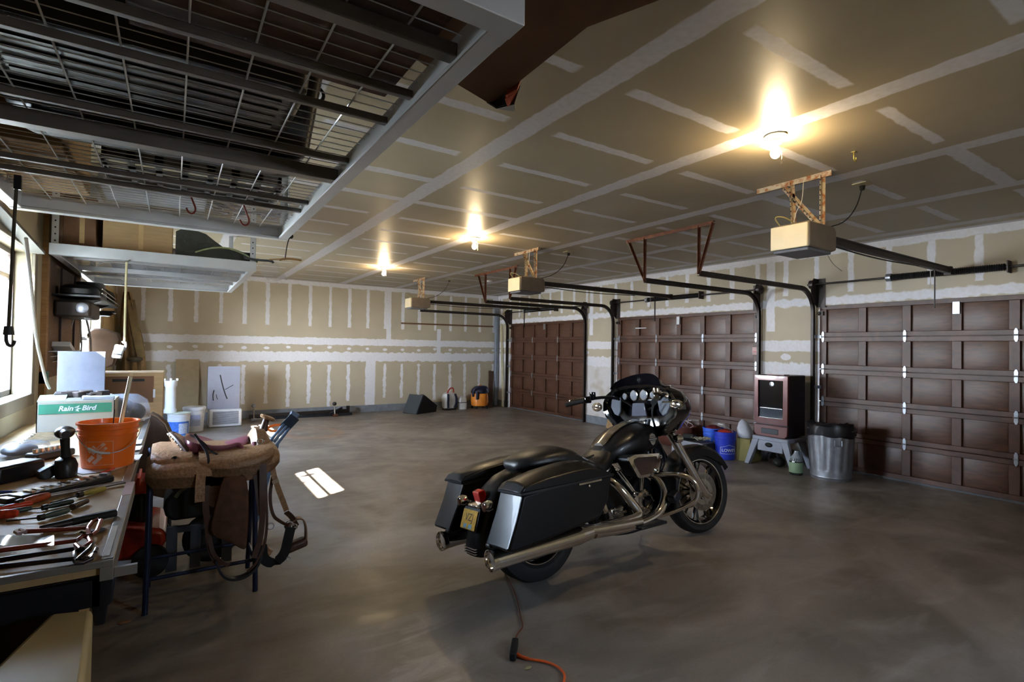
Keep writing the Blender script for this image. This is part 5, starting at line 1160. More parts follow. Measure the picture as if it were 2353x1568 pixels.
# white board and basket against the wall
yw = fy+.50
w0, w1 = pY(130, 905, yw), pY(240, 905, yw); wt = pY(180, 808, yw).z
tag(M().box(w0.x, yw, BT, w1.x, yw+.012, wt).obj('white_board', mat('blue_white_board', '#6b6d78', .6), bev=.002, loc=(w0.x, yw, BT)), 'blank bluish white board standing upright behind the sprinkler carton', 'board')
t = thing('wire_basket', 'white open mesh basket hanging on the brown panel above the white board', 'basket', tuple(pX(130, 825, -.78)))
q = [pX(112, 808, XL+.03), pX(150, 806, XL+.03), pX(155, 826, XL+.03), pX(120, 832, XL+.03)]
bsk = M()
for k in range(7): u = k/6; a = q[0].lerp(q[1], u); b_ = q[3].lerp(q[2], u); bsk.bar(a+V((.10, 0, 0)), b_+V((.08, 0, 0)), .006, .006); bsk.bar(a, a+V((.10, 0, 0)), .006, .006)
for u in (0, .5, 1): a = q[0].lerp(q[3], u); b_ = q[1].lerp(q[2], u); bsk.bar(a+V((.10, 0, 0)), b_+V((.10, 0, 0)), .006, .008); bsk.bar(a, b_, .006, .006)
bsk.obj('basket_frame', white_pl, t)
M().bar(q[0].lerp(q[1], .3)+V((.04, 0, .06)), q[3].lerp(q[2], .6)+V((.05, 0, .03)), .12, .04).obj('paper_packet', white_pl, t)
# clear bag of black parts
y_ = YE-.25
def bagp(px, py, dy): return pY(px, py, y_+dy)
t = thing('clear_bag', 'large clear plastic bag of black parts on the second bench beside the sprinkler carton', 'bag', tuple(bagp(280, 960, 0)))
m = M(); rr = random.Random(4); C0 = bagp(285, 932, .05)
m.loft([[V((C0.x+(.155*math.cos(a))*k*(1+rr.uniform(-.07, .07)), C0.y+.16*math.sin(a)*k*(1+rr.uniform(-.07, .07)), z)) for a in [2*PI*i/14 for i in range(14)]] for k, z in ((.8, BT), (1, BT+.03), (1.02, BT+.10), (.9, BT+.16), (.55, BT+.20), (.15, BT+.205))])
m.obj('clear_film', mat('clear_grey_film', '#c9cdd8', .10, 0, 0, alpha=.33, spec=1), t, ang=80)
M().sph((C0.x-.03, C0.y, BT+.09), (.10, .10, .085)).sph((C0.x+.06, C0.y+.02, BT+.07), (.07, .08, .065)).obj('black_parts', plastic_black, t)
# wrench rail, holster, bags, tools on the near bench
def slug(p, q, r, n=8): return M().cyl(p, q, r, n=n)
ti = []
for k in range(9):
    a = pz(42+k*5, 1028-k*4, BZ+.012); b_ = pz(140+k*3, 1012-k*2.4, BZ+.012); a = a.lerp(b_, .05)
    t = thing('wrench', 'combination wrench in the row of tools beyond the drill', 'wrench', tuple(a), group='wrenches laid in a row on the second bench')
    M().bar(a, b_, .012, .007).obj('shank', chrome2, t); M().cyl(b_-V((0, 0, .006)), b_+V((0, 0, .006)), .013, n=14).obj('ring_end', chrome2, t); M().bar(a+(a-b_).normalized()*.02, a, .028, .009).obj('jaw_end', chrome2, t, bev=.003)
t = thing('tool_roll', 'rolled blue grey tool tray with shiny sockets on the bench behind the drill', 'tool roll', tuple(B(110, 1045)))
a, b_ = pz(70, 1052, BZ+.02), pz(160, 1036, BZ+.02)
M().bar(a, b_, .085, .035).obj('tray', plastic_dgrey, t, bev=.01)
for k in range(6): c = a.lerp(b_, .12+k*.15); M().cyl(c+V((0, 0, .017)), c+V((0, 0, .036)), .012, n=12).obj('socket', chrome2, t)
t = thing('zip_bag', 'clear zip bag of small hardware heaped at the left edge of the bench', 'bag', tuple(B(30, 1045)))
m = M(); rr = random.Random(8); c = pz(28, 1052, BZ+.0); c2 = pz(70, 1040, BZ)
m.loft([[c.lerp(c2, .5)+V(((.12*math.cos(a))*k*(1+rr.uniform(-.1, .1)), .16*math.sin(a)*k*(1+rr.uniform(-.1, .1)), z)) for a in [2*PI*i/12 for i in range(12)]] for k, z in ((.9, .001), (1, .02), (.85, .05), (.5, .065), (.1, .07))]).obj('clear_film', mat('clear_grey_film', '#c9cdd8'), t, ang=60)
M().sph(c.lerp(c2, .4)+V((0, 0, .028)), (.07, .10, .025)).obj('hardware', plastic_black, t)
t = thing('charger', 'black charger box under clear wrap on the left edge of the bench', 'charger', tuple(B(40, 1110)))
a = B(15, 1112); b_ = B(78, 1090)
M().bar(a+V((-.06, 0, .035)), b_+V((0, 0, .035)), .11, .07).obj('housing', plastic_black, t, bev=.01)
M().bar(b_+V((.002, -.01, .06)), b_+V((.004, .05, .02)), .006, .03).obj('label_edge', mat('pale_label', '#bba9a5', .6), t)
t = thing('tool_holster', 'long black tool case with chrome pieces lying across the bench', 'tool case', tuple(B(150, 1120)))
a, b_ = pz(30, 1148, BZ+.014), pz(250, 1098, BZ+.014)
M().bar(a, b_, .07, .026).obj('case_body', plastic_black, t, bev=.007)
d = (b_-a); nrm = V((-d.y, d.x, 0)).normalized()
for k in range(9): c = a.lerp(b_, .15+k*.085)+V((0, 0, .015)); M().bar(c-nrm*.024, c+nrm*.024, .014, .008).obj('chrome_bit', chrome2 if k % 2 else chrome, t)
M().bar(a.lerp(b_, .0)-d*.10, a, .05, .02).obj('case_flap', plastic_black, t, bev=.005)
M().bar(a.lerp(b_, .93)+V((0, 0, .016)), b_+V((0, 0, .016))+nrm*.01, .03, .01).obj('silver_head', galv, t)
tag(M().cyl(pz(110, 1140, BZ+.012), pz(281, 1109, BZ+.012), .0075, n=12).obj('steel_rod', mat('grey_pink_rod', '#8a8180', .4, .5), loc=tuple(B(110, 1140))), 'long grey steel rod lying behind the yellow handled screwdriver', 'rod')
def screwdriver(tip, neck, end, hm, hr, lab, cat='screwdriver', sr=.0028, nm='screwdriver', fer=None, grp=None, z=0):
    zc = BZ+hr+.001+z; t_, n_, e_ = pz(*tip, zc-hr*.6), pz(*neck, zc), pz(*end, zc)
    t = thing(nm, lab, cat, tuple(n_-V((0, 0, hr))), group=grp); M().cyl(t_, n_, sr, n=10).obj('shaft', dark_metal, t)
    d = (e_-n_); L = d.length; hrs = [(.0, hr*.55), (.06, hr*.95), (.16, hr*.7), (.3, hr*.9), (.55, hr), (.85, hr*.92), (.97, hr*.7), (1, hr*.3)]
    M().lathe([(r, L*f_) for f_, r in hrs], n_, d, 12).obj('handle', hm, t)
    if fer: M().lathe([(hr*.9, -.004), (hr*.98, L*.12), (hr*.7, L*.14)], n_, d, 12).obj('collar', fer, t)
    return t
yel = mat('olive_yellow_handle', '#9a8c3c', .35, 0, .2); dgr = mat('dark_green_grip', '#2c3a34', .45, 0, .2); gr2 = mat('grey_green_handle', '#47564f', .4, 0, .2)
screwdriver((115, 1157), (181, 1138), (243, 1122), yel, .011, 'screwdriver with an olive yellow handle lying on the near bench', fer=mat('black_collar', '#1c1a14', .5))
screwdriver((40, 1173), (100, 1167), (170, 1152), dgr, .010, 'dark green handled screwdriver, upper one of the crossed pair', fer=plastic_black)
screwdriver((15, 1198), (92, 1190), (160, 1172), gr2, .011, 'grey green handled screwdriver, lower one of the crossed pair', fer=plastic_black)
tag(M().cyl(pz(166, 1166, BZ+.012), pz(199, 1152, BZ+.012), .011, .009, n=12).obj('file_handle', mat('dark_brown_handle', '#33251e', .5), loc=tuple(B(166, 1166))), 'short dark brown handle lying at the end of the crossed screwdrivers', 'handle')
og = mat('orange_black_grip', '#a8461f', .45, 0, .5, 30)
screwdriver((0, 1165), (40, 1158), (114, 1138), og, .015, 'black and orange gripped screwdriver nearest the tool case', sr=.004, fer=plastic_black)
screwdriver((-40, 1180), (-10, 1172), (76, 1156), mat('bright_orange_red_handle', '#d4411f', .35), .010, 'bright orange red handled knife at the left edge of the bench', nm='utility_knife', cat='knife')
screwdriver((-40, 1186), (-12, 1183), (74, 1168), dgr, .009, 'thin dark green handled screwdriver under the orange red knife')
screwdriver((-40, 1190), (-20, 1184), (42, 1180), mat('orange_red_black', '#b8371c', .4, 0, .6, 60), .015, 'thick red and black screwdriver handle at the left edge of the bench', fer=plastic_black)
# big black file / chisel
a, b_, c = pz(92, 1216, BZ+.012), pz(165, 1200, BZ+.014), pz(267, 1179, BZ+.014)
t = thing('bolt_cutter', 'long black handled cutter lying across the near bench', 'cutter', tuple(a))
M().cyl(a, b_, .010, .011, n=12).obj('jaw', dark_metal, t); M().tube([b_, b_.lerp(c, .5), c], .0115, 10).obj('handle', rubber, t)
M().tube([b_+V((0, .012, 0)), b_.lerp(c, .5)+V((0, .020, 0)), c+V((-.004, .016, 0))], .009, 10).obj('second_handle', rubber, t)
# rusty red clamps with loop handles
rr_m = mat('rusty_red_steel', '#8a4030', .4, .5, .3, 25)
def clamp(tail, neck, loop, lab, hm=rr_m, rod=.007, fl=None):
    z = BZ+.012; a, b_ = pz(*tail, z), pz(*neck, z); t = thing('loop_clamp', lab, 'clamp', tuple(a-V((0, 0, .011))))
    M().cyl(a, b_, rod, rod*.8, n=10).obj('shaft', hm, t)
    M().tube([pz(x, y, z+.006*(i % 2)) for i, (x, y) in enumerate(loop)], .0058, 8, closed=True).obj('loop_handle', hm, t)
    return t
t = clamp((60, 1222), (200, 1214), [(202, 1214), (212, 1200), (225, 1194), (232, 1196), (222, 1222), (212, 1229), (203, 1226)], 'red brown clamp with an upright loop handle at the bench edge')
M().tube([pz(36, 1222, BZ+.012), pz(45, 1228, BZ+.012)], .006, 8).tube([pz(47, 1218, BZ+.012), pz(60, 1224, BZ+.012)], .006, 8).obj('jaw', mat('worn_pink_steel', '#a58a86', .3, .6), t)
clamp((-20, 1268), (175, 1243), [(178, 1241), (190, 1232), (203, 1236), (208, 1247), (196, 1256), (184, 1262), (174, 1252)], 'red brown clamp with a closed loop handle, second from the bench corner')
dk = mat('blackened_steel_bar', '#2b2220', .35, .6, .2)
clamp((-30, 1292), (170, 1262), [(172, 1270), (190, 1262), (215, 1248), (206, 1262), (190, 1276), (176, 1288), (171, 1282)], 'rusty clamp with an open orange loop nearest the bench corner', dk)
clamp((-30, 1306), (172, 1284), [(172, 1290), (186, 1284), (204, 1284), (218, 1270), (221, 1262), (210, 1284), (190, 1294), (176, 1294)], 'dark bar clamp with a rusty jaw lying closest to the camera on the bench', dk)
t = thing('adjustable_wrench', 'small chrome adjustable wrench under the red brown clamp', 'wrench', tuple(B(200, 1225)))
M().tube([pz(178, 1228, BZ+.008), pz(186, 1222, BZ+.008), pz(200, 1224, BZ+.008)], .0055, 8).obj('jaw', chrome2, t); M().bar(pz(200, 1226, BZ+.007), pz(240, 1216, BZ+.007), .016, .010).obj('handle', plastic_dgrey, t, bev=.003)
tag(M().sheet([[pz(x, y-6+k*14, BZ+.004+.010*math.sin(x*.05+k)+.006) for x in range(-20, 125, 12)] for y, k in ((1238, 0), (1241, .6), (1244, 1.2))], .002, (0, 0, 1)).obj('clear_sleeve', mat('milky_film', '#c3ccd0', .15, 0, 0, alpha=.6, spec=.9), loc=tuple(B(50, 1245))), 'clear plastic sleeve lying over the clamps on the near bench', 'sleeve')
tag(M().bar(pz(232, 1088, BZ+.006), pz(262, 1076, BZ+.006), .010, .008).obj('red_marker', red_pl, bev=.002, loc=tuple(B(232, 1088))), 'red marker lying at the foot of the orange bucket', 'marker')
tag(M().loft([[pz(x, y, z) for x, y in ((150, 1082), (190, 1090), (262, 1082), (300, 1068), (240, 1062))] for z in (BZ+.0005, BZ+.003)]).obj('white_paper', white_pl, loc=tuple(B(200, 1080))), 'white paper sheet under the orange bucket', 'paper')
t = thing('pen', 'blue and white pen at the left edge of the near bench', 'pen', tuple(B(10, 1132)))
M().cyl(pz(-5, 1131, BZ+.006), pz(30, 1130, BZ+.006), .005, n=8).obj('barrel', mat('blue_pen', '#2c49b0', .3), t); M().cyl(pz(30, 1130, BZ+.006), pz(40, 1130, BZ+.006), .005, .002, n=8).obj('tip', white_pl, t)
# boards on second bench past the bucket
for k, (y0_, y1_) in enumerate(((1012, 1022), (1026, 1036), (1046, 1060))):
    tag(M().loft([[pz(x, y, z) for x, y in ((308, y0_), (328, y0_-2), (324-k*3, y1_-2), (300, y1_))] for z in (BZ+.001, BZ+.012)]).obj('painted_board', white_pl, loc=tuple(B(312, y0_))), 'short white board on the second bench right of the orange bucket', 'board', 'white boards beside the orange bucket')
# brown upholstered chair against the bench
t = thing('upholstered_chair', 'brown upholstered chair backed up against the side of the second bench', 'chair', (-.1, 5.1, 0))
br = mat('brown_upholstery', '#5b4636', .85, 0, .15, 30, .2)
def ch(px, py): return pY(px, py, 4.90)
P = [ch(300, 1130), ch(308, 1080), ch(330, 1010), ch(344, 950), ch(360, 958), ch(380, 975), ch(390, 998), ch(392, 1030), ch(391, 1100), ch(390, 1150)]
M().loft([[p for p in P], [p+V((.01, .05, .012)) for p in P], [p+V((.02, .10, 0)) for p in P]]).obj('backrest', br, t, bev=.012)
M().tube([P[3]+V((0, -.004, 0)), P[4]+V((0, -.004, 0)), P[5]+V((0, -.004, 0)), P[6]+V((0, -.004, 0)), P[8]+V((0, -.004, 0))], .007, 6).obj('piping', mat('tan_piping', '#7d6249', .8), t)
M().box(P[0].x, 5.0, .40, P[-1].x+.04, 5.45, .50).obj('seat', br, t, bev=.03)
for x in (P[0].x+.02, P[-1].x): 
    for y in (4.95, 5.42): M().cyl((x, y, 0), (x, y, .42), .016, n=10).obj('leg', black_metal, t)

# ------------------------------------------------------------------ left wall: panel, shelf and hanging gear
brp = wood('brown_plywood', '#6f533c', '#84664b', (3, 9, 22), .7, .1)
def Lw(px, py, d=0): return pX(px, py, XL+d)
a, b_ = Lw(97, 870), Lw(262, 820)
pn = struct(M().box(XL, a.y, 1.16, XL+.014, 7.15, 2.75).obj('trim_8', brp), 'brown plywood panel covering the window wall')
pn2 = struct(M().box(XL, 9.42, 1.16, XL+.014, YB-.02, 2.30).obj('trim_9', mat('tan_plywood', '#a58a5e', .7)), 'tan plywood panel near the back corner')
struct(M().box(XL+.0005, a.y-.13, .95, XL+.035, a.y-.05, 2.75).obj('trim_10', wood('stained_pine_post', '#8a6336', '#a57b48', (4, 4, 22), .6)), 'stained pine strip beside the window')
tag(M().box(XL+.001, a.y-.13, 1.13, XL+.045, a.y-.05, 1.22).obj('green_clip', mat('teal_clip', '#3f7f78', .5), loc=(XL, a.y-.09, 1.13)), 'small teal clip at the foot of the stained pine strip', 'clip')
# grey diagonal header brace by the window
tag(M().bar(Lw(-40, 455, .035), Lw(82, 580, .035), .02, .10, up=(1, 0, 0)).obj('grey_batten', mat('grey_batten_paint', '#6e6a64', .7), loc=tuple(Lw(0, 490))), 'grey batten running up the wall above the window', 'batten')
sh = thing('storage_shelf', 'black steel wall shelf on the brown panel', 'shelf', (XL+.15, 6.3, 1.85))
y0_, y1_ = 5.56, 7.2
M().box(XL+.02, y0_, 1.83, XL+.33, y1_, 1.845).obj('shelf_board', plastic_black, sh)
M().tube([(XL+.34, y0_, 1.90), (XL+.34, y1_-.4, 1.90), (XL+.10, y1_-.3, 1.90)], .005, 6).tube([(XL+.34, y0_, 1.865), (XL+.34, y1_, 1.865)], .005, 6).obj('guard_wire', chrome2, sh)
for y in (y0_+.4, y1_-.5):
    M().box(XL+.015, y-.015, 1.2, XL+.03, y+.015, 2.1).obj('slotted_upright', mat('dark_brown_upright', '#2f2019', .5), sh)
    M().loft([[(XL+.03, y+e_, 1.83), (XL+.30, y+e_, 1.83), (XL+.03, y+e_, 1.70)] for e_ in (-.006, .006)]).obj('bracket', dark_metal, sh)
def lump(px, py, rx, ry, rz, m_, nm, lab, cat, d=.17, z=1.846, e=3.0, seed=1, tp=.75):
    p = V((XL+d, px, z)); rr = random.Random(seed); rings = []
    for k, zz in ((.92, 0), (1, .15*rz), (1, .6*rz), (.9, .85*rz), (tp, rz)):
        rings.append([V((XL+d+rx*k*math.copysign(abs(math.cos(a))**(2/e), math.cos(a)), p.y+ry*k*math.copysign(abs(math.sin(a))**(2/e), math.sin(a)), z+zz)) for a in [2*PI*i/16 for i in range(16)]])
    return tag(M().loft(rings).obj(nm, m_, loc=(XL+d, p.y, z)), lab, cat)
lump(5.80, 0, .13, .20, .09, plastic_black, 'rounded_case', 'black rounded case at the near end of the wall shelf', 'case')
lump(6.45, 0, .12, .25, .17, plastic_black, 'black_case', 'taller black case in the middle of the wall shelf', 'case', tp=.9)
lump(6.95, 0, .15, .22, .16, mat('dark_olive_canvas', '#2f2c22', .9, 0, .3), 'canvas_bag', 'dark canvas bag at the far end of the wall shelf', 'bag', tp=.6)
t = thing('speaker_box', 'small black box speaker with round grille under the wall shelf', 'speaker', tuple(Lw(125, 690, .1)))
p = V((0, 5.85, 0)); M().box(XL+.02, p.y-.2, 1.66, XL+.26, p.y+.45, 1.80).obj('cabinet', mat('dark_brown_speaker', '#33281f', .6, 0, .2), t, bev=.02)
M().lathe([(.045, 0), (.035, .004), (.001, .006)], (XL+.20, p.y-.205, 1.74), (0, -1, 0), 18).obj('round_grille', galv, t)
t = thing('grey_tarp_stack', 'stack of folded dark grey sheets jutting out beyond the wall shelf', 'sheets', (XL+.3, 7.9, 1.9))
for k, (x0_, x1_, y_, z_, h_, mm) in enumerate(((190, 262, 6.9, 672, .07, mat('slate_sheet', '#4d4c50', .6, 0, .2)), (195, 250, 7.0, 690, .06, plastic_dgrey), (205, 262, 7.1, 712, .05, rubber), (190, 245, 6.8, 655, .05, rubber))):
    A, C_ = pY(x0_, z_, y_), pY(x1_, z_+4, y_); M().loft([[(A.x, y_, A.z), (C_.x-.06, y_, C_.z), (C_.x, y_, C_.z-h_*.5), (C_.x-.03, y_, C_.z-h_), (A.x, y_, A.z-h_)], [(A.x, y_+.3, A.z), (C_.x-.10, y_+.3, C_.z), (C_.x-.05, y_+.3, C_.z-h_*.5), (C_.x-.07, y_+.3, C_.z-h_), (A.x, y_+.3, A.z-h_)]]).obj('folded_sheet', mm, t)
M().box(XL+.01, 7.22, 1.78, XL+.3, 7.4, 1.80).obj('support_arm', black_metal, t)
# cords hanging off the shelf
t = thing('hanging_cords', 'pale cords hanging from a red clip below the wall shelf', 'cords', tuple(Lw(184, 706, .25)))
for P in (((178, 708), (160, 760), (150, 800), (149, 830)), ((184, 708), (186, 760), (188, 800), (182, 840)), ((190, 708), (203, 750), (210, 790), (207, 840))):
    M().tube([pY(x, y, 6.6) for x, y in P], .009, 6, smooth=2).obj('cord', mat('grey_pale_cord', '#a09a96', .7), t)
M().sph(pY(184, 706, 6.6), (.035, .03, .035), 8, 6).obj('red_clip', red_pl, t)
# brown leather holster on the far wall
t = thing('leather_holster', 'dark brown stitched leather case hanging on the wall beyond the cords', 'leather case', tuple(pY(235, 800, 7.4)))
P = [pY(x, y, 7.4) for x, y in ((200, 762), (215, 754), (245, 756), (272, 766), (278, 780), (270, 815), (262, 840), (235, 850), (205, 848), (198, 800))]
M().loft([P, [p+V((0, .12, 0)) for p in P]]).obj('case_body', mat('dark_brown_case', '#45301f', .5, 0, .25), t, bev=.02)
M().box(XL+.002, 7.44, P[0].z-.1, P[0].x+.05, 7.48, P[0].z-.06).obj('hanger_arm', dark_metal, t)
M().sph(pY(202, 772, 7.36), (.03, .02, .03), 8, 6).obj('metal_buckle', chrome, t)
# tan coveralls in the corner
t = thing('tan_coveralls', 'tan work coveralls hanging in folds in the back left corner', 'coveralls', tuple(pY(305, 680, 11.1)))
def cv(px, py, dy=0): return pY(px, py, 11.1+dy)
cloth = mat('tan_canvas_cloth', '#8b7350', .9, 0, .2, 12, .3)
rings = []
for (yy, xl_, xr_) in ((672, 284, 300), (700, 280, 308), (740, 276, 318), (780, 278, 328), (815, 282, 333), (850, 280, 336), (880, 284, 338), (905, 286, 338)):
    A, C_ = cv(xl_, yy), cv(xr_, yy); n_ = 16; rg = []
    for i in range(n_):
        u = i/(n_-1); rg.append(A.lerp(C_, u)+V((0, -.10*abs(math.sin(u*PI*3+yy*.004))-.04, 0)))
    rg += [C_+V((0, .12, 0)), A+V((0, .12, 0))]; rings.append(rg)
M().loft(rings).obj('cloth_body', cloth, t, ang=60)
M().ribbon([cv(300, 690, -.1), cv(312, 760, -.16), cv(325, 820, -.16)], .12, .03, (1, 0, 0)).obj('sleeve', mat('olive_tan_sleeve', '#7a6846', .9, 0, .2), t)
M().sph(cv(310, 826, -.16), (.12, .04, .05), 10, 6).obj('buckle_cluster', mat('dark_buckles', '#4a4334', .5), t)
M().cyl(cv(290, 668, .29), cv(290, 672, 0), .01, n=8).obj('hook_peg', dark_metal, t)
# big cartons on the floor past the bench
carton(-.70, 6.60, -.12, 7.15, 0, .60, cardboard_d, 'lower dark brown carton stacked on the floor beyond the bench')
k8 = pY(375, 857, 6.60)
c2 = carton(-.66, 6.60, pY(375, 900, 6.60).x, 7.15, .601, pY(330, 857, 6.60).z, cardboard, 'tan carton on top of the dark one with a dark printed side, beyond the bench')
a, b_ = pY(242, 866, 6.595), pY(352, 925, 6.595)
M().box(a.x, 6.593, b_.z, b_.x, 6.5985, a.z).obj('dark_printed_side', cardboard_d, c2)
M().box(pY(258, 875, 6.59).x, 6.5915, pY(258, 878, 6.59).z, pY(332, 875, 6.59).x, 6.5935, pY(258, 872, 6.59).z).obj('black_print', rubber, c2)
M().box(pY(352, 895, 6.59).x, 6.59, pY(352, 914, 6.59).z, pY(357, 895, 6.59).x, 6.5935, pY(352, 895, 6.59).z).obj('white_tape', white_pl, c2)
# ------------------------------------------------------------------ along the back wall
def leaning(px0, py0, px1, py1, m_, nm, lab, cat, th=.012, y=YB-.03):
    a, b_ = pY(px0, py0, y-.05), pY(px1, py1, y-.12)
    return tag(M().loft([[(x, yy, z) for x, yy, z in ((a.x, y-.035, a.z), (b_.x, y-.035, a.z), (b_.x, y-.16, 0.001), (a.x, y-.16, 0.001))], [(x, yy+th, z) for x, yy, z in ((a.x, y-.035, a.z), (b_.x, y-.035, a.z), (b_.x, y-.16, .001), (a.x, y-.16, .001))]]).obj(nm, m_, loc=(a.x, y-.16, 0)), lab, cat)
leaning(404, 826, 456, 925, mat('tan_hardboard', '#a3906f', .7, 0, .06), 'hardboard_sheet', 'tall narrow tan hardboard sheet leaning against the back wall', 'board')
# appliance with grille and the grey board standing on it
a, b_ = pz(481, 984, 0), pz(555, 979, 0); yq = 10.40
x0, x1, zt = pY(479, 980, yq).x, pY(555, 980, yq).x, pY(515, 941, yq).z
t = thing('air_conditioner', 'white window air conditioner with slatted grille on the floor by the back wall', 'air conditioner', ((x0+x1)/2, yq+.2, 0))
M().box(x0, yq, .004, x1, yq+.38, zt).obj('housing', white_pl, t, bev=.02)
gr = M().box(x0+.06, yq-.004, .05, x1-.05, yq+.002, zt-.035).obj('grille_recess', mat('grey_grille', '#6b6e78', .5), t)
m = M(); n_ = 13
for k in range(n_): z = .058+(zt-.10)*k/(n_-1); m.box(x0+.06, yq-.010, z, x1-.05, yq-.003, z+.006)
m.obj('grille_slats', mat('pale_slats', '#b9bcc6', .5), gr)
M().box((x0+x1)/2-.07, yq-.012, zt-.035, (x0+x1)/2+.06, yq-.002, zt-.015).obj('badge', white_pl, t)
xa, xb, zT = pY(478, 842, yq+.1).x, pY(552, 842, yq+.1).x, pY(515, 842, yq+.12).z
bd_ = thing('grey_foam_board', 'grey board with black marker strokes standing on the white air conditioner', 'board', ((xa+xb)/2, yq+.1, zt))
M().box(xa, yq+.08, zt+.001, xb, yq+.11, zT).obj('board_face', mat('lavender_grey_board', '#8f919f', .6, 0, .03), bd_)
M().box(xa-.004, yq+.085, zt+.001, xa+.001, yq+.115, zT).obj('dark_edge', rubber, bd_)
def stroke(pts, w): return M().ribbon([pY(x, y, yq+.077) for x, y in pts], w, .002, (1, 0, .3), 1)
for P, w in ((((506, 862), (511, 885), (517, 905), (522, 917)), .018), (((517, 896), (527, 890), (536, 885)), .010), (((492, 897), (489, 908), (490, 921)), .016), (((497, 907), (498, 914), (500, 918)), .010)): stroke(P, w).obj('marker_stroke', plastic_black, bd_)
# buckets at the back
def pail(c, r0, r1, h, m_, label, group=None, lid=None, cat='bucket', handle=True):
    t = bucket(c, r0, r1, h, m_, label, group=group); t['category'] = cat
    if lid: M().lathe([(r1+.012, h-.035), (r1+.014, h), (r1+.006, h+.008), (r1-.01, h+.004), (.001, h+.003)], V(c), (0, 0, 1), 36).obj('lid', lid, t)
    if handle: M().tube([V(c)+V(((r1+.012)*math.cos(a), (r1+.012)*math.sin(a)*.35-r1*.85*math.sin(PI*(a/PI)) if 0 else -(r1+.014)*math.sin(a), h*.8-h*.33*math.sin(a))) for a in [PI*i/12 for i in range(13)]], .003, 6).obj('wire_handle', galv, t)
    return t
cw = pz(446, 994, 0); cb = pz(410, 1006, 0)
ww = pail((cw.x, cw.y+.14, .001), .135, .155, .40, mat('translucent_white_pail', '#cdd0d4', .4), 'white lidded bucket with faded blue print at the back left', lid=white_pl)
f = onpail((cw.x, cw.y+.14, 0), .135, .155, .40, -PI/2-.05, .20); m = M()
for i in range(8):
    u0, u1 = -.10+.2*i/8, -.10+.2*(i+1)/8; m.add([f(u0, -.10, .001), f(u1, -.10, .001), f(u1, .08, .001), f(u0, .08, .001)], [(0, 1, 2, 3)])
m.obj('faded_label', mat('faded_blue_label', '#a4adcb', .6, 0, .15, 60), ww)
bb = pail((cb.x, cb.y+.15, .001), .135, .155, .37, white_pl, 'white bucket with bright blue label at the back left', handle=False)
f = onpail((cb.x, cb.y+.15, 0), .135, .155, .37, -PI/2, .15); m = M(); m2 = M()
for i in range(10):
    u0, u1 = -.17+.34*i/10, -.17+.34*(i+1)/10; m.add([f(u0, -.13, .001), f(u1, -.13, .001), f(u1, .09, .001), f(u0, .09, .001)], [(0, 1, 2, 3)])
    if 4 < i < 9: m2.add([f(u0, -.10, .002), f(u1, -.10, .002), f(u1, .06, .002), f(u0, .06, .002)], [(0, 1, 2, 3)])
m.obj('blue_label', mat('blue_label_print', '#3f6fc4', .5, 0, .3, 30), bb); m2.obj('pale_label_patch', mat('pale_label_print', '#b9c2d4', .5, 0, .3, 50), bb)
t = thing('pipe_fitting', 'white plastic pipe fitting standing upright on the blue labelled bucket', 'pipe fitting', (cb.x-.06, cb.y+.15, .372))
cc = pY(391, 950, cb.y+.15); z0 = .373
M().lathe([(.09, 0), (.088, .05), (.075, .07), (.072, .40), (.085, .42), (.088, .50), (.078, .50), (.066, .40), (.06, .02)], (cc.x, cb.y+.15, z0), (0, 0, 1), 28, cap=False).obj('pipe_body', white_pl, t)
for a in (0, 1.57, 3.14, 4.71): M().ob((cc.x+.083*math.cos(a), cb.y+.15+.083*math.sin(a), z0+.515), (.03, .03, .035), (0, 0, a)).obj('notch_lug', white_pl, t, bev=.004)
M().lathe([(.165, 0), (.165, .012), (.10, .014)], (cb.x, cb.y+.15, .3605), (0, 0, 1), 32).obj('lid_flange', mat('greenish_white_lid', '#b9bfae', .5), t)
# trailer bar
t = thing('tow_bar', 'long dark steel bar on stub feet lying along the back wall', 'tow bar', (2.3, 11.2, 0))
a, b_ = pY(572, 958, 11.15), pY(798, 943, 11.25)
za = .19
a = V((a.x, 11.12, a.z)); b_ = V((b_.x, 11.20, b_.z))
M().bar(a, b_, .06, .075).obj('main_bar', dark_metal, t, bev=.006)
M().bar(a+V((.1, -.035, -.045)), b_+V((-.35, -.035, -.045)), .02, .012).obj('chrome_strip', chrome2, t)
M().bar(b_+V((0, 0, -.07)), b_+V((0, 0, .10)), .05, .06).obj('end_plate', dark_metal, t)
for px in (581, 766):
    y_ = 11.03; f0, f1 = pz(px, 977 if px < 700 else 965, .0), pY(px+2, 933 if px < 700 else 928, 11.08); f0 = V((f0.x, max(10.6, min(f0.y, 11.0)), .0)); 
    M().tube([V((f1.x, 11.0, .02)), V((f1.x, 11.04, .15)), V((f1.x, 11.06, f1.z-.05))], .014, 8).obj('crank_post', chrome2, t)
    M().sph(V((f1.x, 11.06, f1.z)), (.045, .045, .04), 12, 8).obj('crank_knob', dark_metal if px > 700 else galv, t)
    M().box(f1.x-.05, 10.94, .001, f1.x+.05, 11.06, .045).obj('foot_pad', grey_pl if px < 700 else rustdark, t, bev=.008)
M().bar(V((3.0, 11.1, .16)), V((2.72, 11.05, .03)), .05, .04).obj('brace_arm', black_metal, t)
M().box(1.5, 11.05, .001, 3.2, 11.12, .05).obj('lower_bar', black_metal, t)
